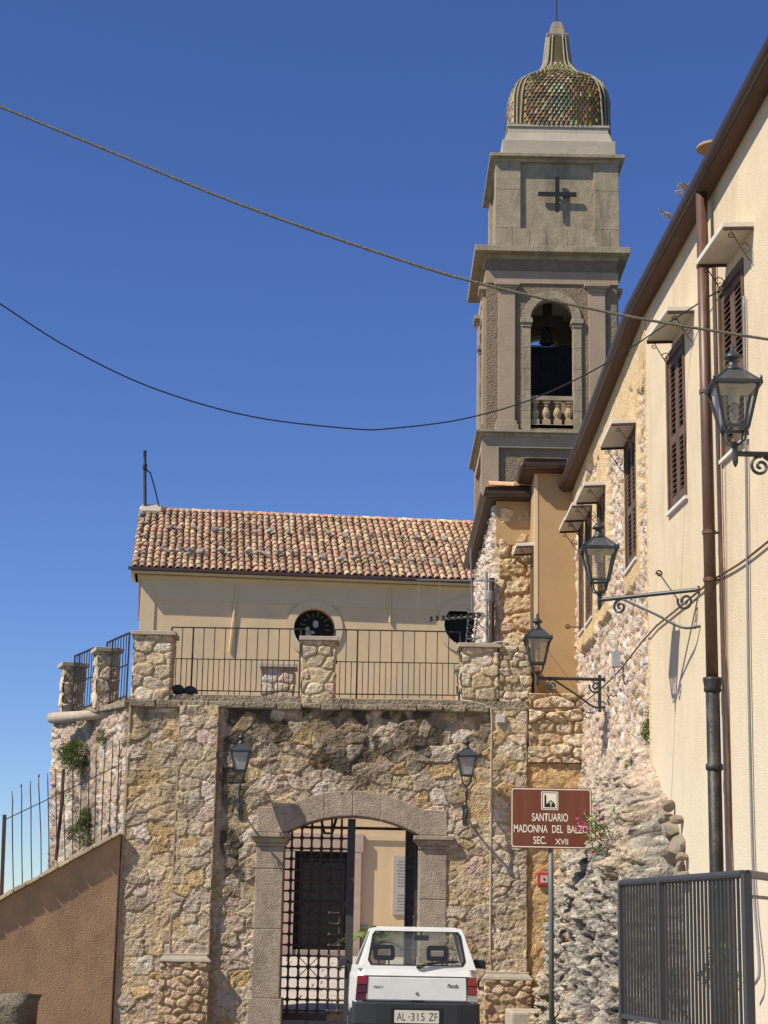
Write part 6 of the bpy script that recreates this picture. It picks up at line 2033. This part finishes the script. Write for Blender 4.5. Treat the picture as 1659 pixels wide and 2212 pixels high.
# wiper
t = MB()
t.prism([(-.015, .10, .985), (.125, .10, .985), (.055, .095, .905)], (0, -.014, 0)); wpm = t.build('wiper_mount', M_CARW, tail, bevel=.004)
t = MB(); t.tube([(.045, .07, .985), (.13, .075, 1.015), (.25, .085, 1.035), (.47, .09, 1.045)], .009, 6); t.tube([(-.005, .075, .985), (.10, .082, 1.025), (.30, .09, 1.052), (.47, .092, 1.06)], .007, 6); t.tube([(-.005, .075, .985), (.045, .07, .98)], .012, 6)
t.build('wiper', M_RUBBER, tail)
# tail lamps
for s in (-1, 1):
    t = MB()
    xo = lambda z: s * (.655 + (.03 - (z - .6) * .07)); xi = s * .560
    for (z0, z1, mm) in ((.618, .70, 'a'), (.702, .79, 'b'), (.792, .882, 'c')):
        q = MB()
        q.hexa([(xi, .012, z0), (xo(z0), .022, z0), (xo(z0), .12, z0), (xi, .12, z0)] if s > 0 else [(xo(z0), .022, z0), (xi, .012, z0), (xi, .12, z0), (xo(z0), .12, z0)],
               [(xi, .020, z1), (xo(z1), .034, z1), (xo(z1), .12, z1), (xi, .12, z1)] if s > 0 else [(xo(z1), .034, z1), (xi, .020, z1), (xi, .12, z1), (xo(z1), .12, z1)])
        m__ = {'a': (mat('reversing lamp', (.33, .31, .28), .25, spec=.6) if s > 0 else M_DRED), 'b': M_RED if s > 0 else M_DRED, 'c': M_RED if s < 0 else M_RED}[mm]
        if mm == 'a': tlp = q.build('tail_lamp', m__, car, bevel=.004)
        else: q.build('lens', m__, tlp, bevel=.004)
# bumper and plate
t = MB()
t.prism([(-.715, .16, .60), (-.69, .02, .60), (-.45, -.03, .60), (.45, -.03, .60), (.69, .02, .60), (.715, .16, .60), (.715, .55, .60), (.66, .55, .60), (.66, .2, .60), (-.66, .2, .60), (-.66, .55, .60), (-.715, .55, .60)], (0, 0, -.24))
t.prism([(-.70, .20, .36), (-.66, .05, .36), (.66, .05, .36), (.70, .20, .36)], (0, 0, -.12))
bmp = t.build('bumper', M_BUMP, car, bevel=.014, segs=3)
t = MB(); t.box((-.285, -.036, .365), (.285, -.028, .545)); t.build('plate_recess', M_RUBBER, bmp)
t = MB(); t.prism(rrect(-.248, .248, .385, .522, .01, -.040), (0, .008, 0)); plt = t.build('number_plate', mat('plate white', lin((206, 200, 184)), .5, var=.08, scale=6), bmp)
M_PL = mat('plate lettering', (.05, .05, .07), .5)
text('AL', (-.172, -.0415, .453), .083, .095, M_PL, plt, off=-.004)
text('315', (.012, -.0415, .453), .083, .15, M_PL, plt, off=-.004)
text('ZF', (.182, -.0415, .453), .083, .095, M_PL, plt, off=-.004)
t = MB(); t.lathe((-.085, -.0405, .453), [(.008, 0), (.008, -.001)], 8, 'y'); t.build('plate_dot', M_PL, plt)
# roof with rail seams, pillars, sides
RW, yR0, yR1 = hwid(zrf), rear_y(zrf), 1.80
t = MB()
t.hexa([(-RW, yR0, zrf - .03), (RW, yR0, zrf - .03), (RW - .02, yR1, zrf - .02), (-RW + .02, yR1, zrf - .02)], [(-RW + .07, yR0 + .02, zrf + .006), (RW - .07, yR0 + .02, zrf + .006), (RW - .08, yR1, zrf + .012), (-RW + .08, yR1, zrf + .012)])
rof = t.build('roof', M_CARW, car, bevel=.012)
t = MB()
for s in (-1, 1): t.box((s * (RW - .045) - .006, yR0 + .03, zrf - .002), (s * (RW - .045) + .006, yR1, zrf + .013))
t.build('roof_seam', M_RUBBER, rof)
zw = .965
for s in (-1, 1):
    C = lambda y, z: Vector((s * (hwid(z) + (.055 if .4 < y < 2.0 else .02) * (1 - (z - .97) / .45)), y, z))
    pil_ = MB()
    def quad(y00, y01, y10, y11, z0=zw, z1=zrf - .02, m=pil_):
        q = [C(y00, z0), C(y01, z0), C(y11, z1), C(y10, z1)]
        m.prism(q, (-s * .03, 0, 0))
    quad(rear_y(.97) + .0, .33, rear_y(1.4), .42)         # C pillar
    quad(1.18, 1.24, 1.16, 1.22)
    quad(2.22, 2.30, 1.74, 1.80)
    for (a, b_) in ((.33, 2.3),):
        pil_.prism([C(a, zw), C(b_, zw), C(b_ - .02, zw + .03), C(a, zw + .03)], (-s * .03, 0, 0))
    pil_.prism([C(.4, zrf - .05), C(1.78, zrf - .05), C(1.78, zrf - .015), C(.4, zrf - .015)], (-s * .03, 0, 0))
    pil_.build('side_pillar', M_CARW, car)
    g = MB()
    for (a0, a1, b0_, b1_) in ((.33, 1.18, .42, 1.16), (1.24, 2.22, 1.22, 1.74)):
        g.add([C(a0, zw + .03) - Vector((s * .012, 0, 0)), C(a1, zw + .03) - Vector((s * .012, 0, 0)), C(b1_, zrf - .05) - Vector((s * .012, 0, 0)), C(b0_, zrf - .05) - Vector((s * .012, 0, 0))], [(0, 1, 2, 3)])
    g.build('side_window', glass_mat('dark side glass', (.10, .11, .11), .05) if 'dark side glass' not in MATS else MATS['dark side glass'], car)
    mi = MB()
    my = 1.92
    mx0 = s * .725
    mi.tube([(mx0 - s * .02, my, .99), (mx0 + s * .05, my, 1.0)], .022, 6)
    mi.hexa([(mx0 + s * .045, my - .05, .955), (mx0 + s * (.20 if s > 0 else .15), my - .03, .945), (mx0 + s * (.20 if s > 0 else .15), my + .06, .945), (mx0 + s * .045, my + .05, .955)],
            [(mx0 + s * .05, my - .05, 1.055), (mx0 + s * (.19 if s > 0 else .14), my - .03, 1.05), (mx0 + s * (.19 if s > 0 else .14), my + .06, 1.05), (mx0 + s * .05, my + .05, 1.055)])
    mir = mi.build('door_mirror', M_BUMP, car, bevel=.012)
    t = MB(); t.box((s * .685, 1.1, .42), (s * .752, 2.2, .47)); t.build('side_strip', M_BUMP, car)
t = MB(); t.add([(-.60, 2.30, .985), (.60, 2.30, .985), (.49, 1.80, zrf - .02), (-.49, 1.80, zrf - .02)], [(0, 1, 2, 3)]); t.build('windscreen', G_CAR, car)
t = MB(); t.lathe((.725, .55, .80), [(.055, 0), (.055, .012)], 14, 'x'); t.build('fuel_cap', M_BUMP, car)
t = MB(); t.box((.70, .10, .75), (.725, .16, .78)); t.build('side_marker', M_RED, car)
# interior
t = MB(); t.box((-.62, .3, .60), (.62, .75, .80)); t.box((-.60, 2.05, .80), (.60, 2.3, .93)); t.build('dashboard', M_CARIN, car)
for cx in (-.335, .30):
    t = MB(); t.frustum((cx, 1.35), .24, .5, .20, .98, .09, .06); st2 = t.build('seat', M_CARIN, car, bevel=.03)
    h = MB()
    A = [Vector(p) for p in rrect(cx - .128, cx + .128, 1.035, 1.215, .04, 1.36)]
    B = [Vector(p) for p in rrect(cx - .078, cx + .078, 1.092, 1.165, .015, 1.36)]
    h.strip(A + A[:1], B + B[:1], (0, .06, 0)); h.tube([(cx - .06, 1.39, .95), (cx - .06, 1.39, 1.05)], .01, 5); h.tube([(cx + .06, 1.39, .95), (cx + .06, 1.39, 1.05)], .01, 5)
    h.build('headrest', M_CARIN, st2)
t = MB(); t.box((.04, 1.86, 1.27), (.22, 1.89, 1.335)); t.tube([(.13, 1.87, 1.33), (.13, 1.84, 1.40)], .01, 5); t.build('interior_mirror', M_CARIN, car, bevel=.008)
for s in (-1, 1):
    for yw_ in (.58, 2.74):
        t = MB(); t.lathe((s * .60, yw_, .265), [(.20, -s * 0), (.255, s * .01), (.265, s * .04), (.265, s * .10), (.25, s * .135), (.19, s * .14)], 28, 'x')
        whl = t.build('wheel', M_RUBBER, car, smooth=False)
        t = MB(); t.lathe((s * .60, yw_, .265), [(.18, s * .10), (.185, s * .138), (.13, s * .132), (.05, s * .145)], 20, 'x'); t.build('rim', M_ALU, whl)

# ================================================================== RIGHT FOREGROUND RAILING
zl = P(1345, 2205, 13.4).z - .03
ld = thing('raised_landing', 'pale stone landing edge under the grey railing', 'landing', (1.7, 8, 0))
t = MB(); t.prism([(1.66, 13.55, -.1), (2.15, 10.7, -.1), (3.9, 10.7, -.1), (3.6, 14.2, -.1)], (0, 0, zl + .1)); t.build('masonry', mat('pale landing stone', (.46, .36, .25), .9, var=.25, scale=5, bump=.8, bscale=20), ld, bevel=.02)
r0t, r1t = P(1343, 1909, 13.4), P(1612, 1886, 11.0)
r0b, r1b = P(1346, 2194, 13.4), None
zb_ = r0b.z
fr = thing('metal_railing', 'dark grey metal railing with close upright bars in front of the rock', 'railing', (r0t.x, r0t.y, zb_))
r1t.z = r0t.z = (r0t.z + r1t.z) / 2
r0b = Vector((r0t.x, r0t.y, zb_)); r1b = Vector((r1t.x, r1t.y, zb_))
c1t = P(1700, 1892, 11.9); c1t.z = r0t.z; c1b = Vector((c1t.x, c1t.y, zb_))
t = MB(); t.tube([r0t, r1t.lerp(r0t, .02), r1t.lerp(c1t, .03), c1t], .026, 10); t.build('handrail', M_RAIL, fr)
t = MB(); t.bar(r0b, r1b, .05, .03); t.bar(r1b, c1b, .05, .03); t.build('bottom_rail', M_RAIL, fr)
t = MB(); t.bar(r1t.lerp(r1b, .14) , c1t.lerp(c1b, .14), .03, .02); t.build('corner_rail', M_RAIL, fr)
dirr = (r1t - r0t).normalized()
for f in (0.0, .36, 1.0):
    t = MB(); a, b_ = r0b.lerp(r1b, f) - Vector((0, 0, .10)), r0t.lerp(r1t, f)
    t.bar(a, b_, .05, .05, up=dirr); t.build('post', M_RAIL, fr)
nb_ = 35
for i in range(1, nb_):
    f = i / nb_
    if abs(f - .36) < .012: continue
    t = MB(); t.bar(r0b.lerp(r1b, f), r0t.lerp(r1t, f), .016, .016, up=dirr); t.build('bar', M_RAIL, fr)
t = MB(); t.bar(c1b - Vector((0, 0, .1)), c1t, .05); t.bar(r1b.lerp(c1b, .55), r1t.lerp(c1t, .55) - Vector((0, 0, .15)), .02); t.build('post', M_RAIL, fr)
# block of pale stone at the foot of the right pilaster
bq0, bq1 = P(1102, 2184, 26.6), P(1190, 2186, 26.6)
t = MB(); t.box((bq0.x, 26.5, .05), (bq1.x, 27.7, bq0.z)); o = t.build('stone_block', M_CAP, None, bevel=.04, segs=3)
tag(o, 'low pale stone block on the ground between the right pilaster and the rock', 'stone block')
ex_ = P(1180, 2150, 27.7)
t = MB(); t.lathe((ex_.x, 27.6, ex_.z - .35), [(.06, 0), (.07, .03), (.07, .3), (.05, .36), (.02, .38), (.02, .44)], 12)
tag(t.build('fire_extinguisher', mat('dull red metal', (.25, .03, .03), .4), None), 'small dull red extinguisher half hidden behind the rock in the recess', 'extinguisher')

# ================================================================== PLANTS
def wall_bush(lbl, px, py, y, rad, n, sz_, seed, **k):
    bush('wall_shrub', lbl, 'shrub', P(px, py, y), rad, n, sz_, 'shrubs rooted in the masonry', seed=seed, **k)
wall_bush('largest dark green shrub rooted in the pale side of the terrace wall', 168, 1640, 29.3, .36, 4200, .042, 11, squash=(.9, .6, 1.2), droop=.6, back=(.2, .3, .2))
wall_bush('long green shrub low on the side of the terrace wall behind the fence', 176, 1790, 29.1, .30, 3200, .040, 12, squash=(.75, .6, 1.35), droop=.6, back=(.2, .3, .2))
wall_bush('small green shrub just under the ledge of the terrace side', 222, 1587, 28.7, .17, 600, .04, 13, squash=(1, .6, .8), droop=.4)
wall_bush('faint dry shrub between the two larger shrubs on the terrace side', 150, 1715, 29.6, .16, 120, .05, 14, cols=[lin((128, 116, 74)), lin((104, 108, 64))])
wall_bush('dry grassy shrub hanging on the rubble wall beside the cream plaster', 1385, 1668, 21.2, .26, 1300, .055, 15, squash=(.6, 1, .7), back=(.25, 0, .1), cols=[lin((140, 136, 84)), lin((112, 124, 62)), lin((168, 150, 104))])
wall_bush('small green shrub at the edge of the plaster above the dry one', 1405, 1565, 20.9, .20, 700, .045, 16, squash=(.5, 1, 1.1), back=(.2, 0, .1))
wall_bush('bright green tuft on top of the rock under the plaster edge', 1420, 1756, 20.0, .15, 500, .04, 17, back=(.2, 0, 0), cols=[lin((134, 146, 60)), lin((112, 128, 52))])
wall_bush('small green plant growing in the rubble stones near the railing', 1440, 1850, 19.6, .17, 520, .036, 18, back=(.2, 0, 0))
wall_bush('green tuft on the front of the rock above the railing', 1325, 1850, 20.6, .15, 420, .04, 19, back=(.2, .1, 0))
wall_bush('sparse green weed at the shaded left edge of the rock', 1208, 1990, 24.3, .24, 500, .05, 20, back=(.3, 0, 0), cols=[lin((128, 140, 62)), lin((104, 120, 54))])
wall_bush('leafy green plant behind the bars of the grey railing', 1545, 2080, 14.6, .17, 380, .05, 22, back=(.2, .2, -.4), cols=[lin((88, 122, 48)), lin((66, 96, 40))])
wall_bush('low green plant behind the left part of the grey railing', 1440, 2120, 15.5, .14, 240, .05, 23, back=(.2, .2, -.3))
# flowering valerian in front of the rock
vc = P(1300, 1790, 20.2)
vr = thing('flowering_plant', 'wild plant with pink flower heads leaning over the edge of the sign', 'plant', vc)
rv = random.Random(77)
lf, sm = MB(), MB()
heads = [(1262, 1752), (1256, 1775), (1270, 1795), (1288, 1746), (1300, 1770), (1246, 1790), (1262, 1783), (1296, 1806), (1284, 1842)]
for i, (px, py) in enumerate(heads):
    yb2 = 20.0 + rv.uniform(-.2, .2)
    hp = P(px, py, yb2); bp_ = P(1305 + rv.uniform(-25, 30), 1805 + rv.uniform(-15, 40), yb2 + .3)
    mid = bp_.lerp(hp, .5) + Vector((0, -.05, .06))
    sm.tube([bp_, mid, hp], [.006, .005, .004], 5)
    fl_ = MB()
    for k in range(16):
        p = hp + Vector((rv.gauss(0, .028), rv.gauss(0, .028), rv.gauss(.0, .022)))
        d1 = Vector((rv.uniform(-1, 1), rv.uniform(-1, 1), rv.uniform(-1, 1))).normalized() * .011
        d2 = d1.cross(Vector((rv.uniform(-1, 1), rv.uniform(-1, 1), rv.uniform(-1, 1)))).normalized() * .011
        fl_.add([p - d1, p + d2, p + d1, p - d2], [(0, 1, 2, 3)])
    fl_.build('flower', M_PINK, vr)
    for k in range(7):
        f = rv.uniform(.1, .85)
        leaf_clump(lf, bp_.lerp(hp, f), .05, 4, .055, [lin((150, 158, 104)), lin((116, 132, 78)), lin((96, 116, 66))], rng=rv)
for k in range(34):
    p = P(1312 + rv.uniform(-35, 55), 1800 + rv.uniform(-45, 70), 20.4 + rv.uniform(-.2, .3))
    leaf_clump(lf, p, .07, 7, .065, [lin((150, 158, 104)), lin((116, 132, 78)), lin((96, 116, 66))], rng=rv)
lf.build('foliage', M_LEAF, vr); sm.build('stem', M_STEM, vr)
# palm-like plant in the courtyard
pp = P(812, 2062, 46.0)
pl3 = thing('palm_plant', 'young palm with arching fronds in the courtyard behind the white car', 'palm', (pp.x, 46, ground_z(46)))
rpm = random.Random(21)
for i in range(17):
    a = 2 * PI * i / 17 + rpm.uniform(-.2, .2)
    el = rpm.uniform(.35, 1.25)
    L = rpm.uniform(.85, 1.25)
    base = Vector((pp.x, 46, ground_z(46) + .55))
    d = Vector((math.cos(a) * math.cos(el), math.sin(a) * math.cos(el), math.sin(el)))
    rib = [base + d * L * f - Vector((0, 0, 1)) * (f ** 2.2) * L * .55 for f in [k / 8 for k in range(9)]]
    fm_ = MB(); fm_.cur = lin((112, 124, 60))
    fm_.tube(rib, [.02 - .0018 * k for k in range(9)], 5)
    for k in range(1, 9):
        for e in (.0, .5):
            p = rib[k - 1].lerp(rib[k], e)
            t3 = (rib[k] - rib[k - 1]).normalized()
            sd4 = t3.cross(Vector((0, 0, 1))).normalized()
            for s in (-1, 1):
                fm_.cur = tuple(c * rpm.uniform(.75, 1.3) for c in lin((116, 132, 62)))
                tip = p + (sd4 * s * .8 + t3 * .75 + Vector((0, 0, .12))) * .34 * (1 - .5 * abs(k / 8 - .4))
                fm_.add([p - t3 * .02, p + t3 * .03, tip], [(0, 1, 2)])
    fm_.build('frond', M_LEAF, pl3)
t = MB(); t.tube([(pp.x, 46, ground_z(46)), (pp.x, 46, ground_z(46) + .6)], [.12, .10], 10); t.build('trunk', M_STEM, pl3)
t = MB(); t.lathe((pp.x, 46, ground_z(46)), [(.22, 0), (.30, .38), (.33, .38), (.33, .44), (.26, .44)], 18); t.build('pot', mat('terracotta pot', (.36, .16, .10), .85, var=.15), pl3)
# dry weeds along the high eave
for i, (px, py) in enumerate(((1488, 405), (1482, 420), (1450, 470))):
    p = PPL(px, py, NB + ND * (ov + .02), ND)
    mb = MB(); rw = random.Random(i)
    for k in range(7):
        mb.tube([p + Vector((.1, 0, -.1)), p + Vector((rw.uniform(-.1, .05), rw.uniform(-.1, .1), .02)), p + Vector((rw.uniform(-.16, .02), rw.uniform(-.1, .1), rw.uniform(-.02, .08)))], [.004, .004, .007], 4)
    tag(mb.build('dry_weed', mat('straw', (.42, .30, .12), .9), None), ('dry straw weed on the gutter, the upper of the close pair', 'dry straw weed on the gutter, the lower of the close pair', 'dry straw weed on the gutter set apart below the pair')[i], 'weed', 'dry weeds growing in the gutter')
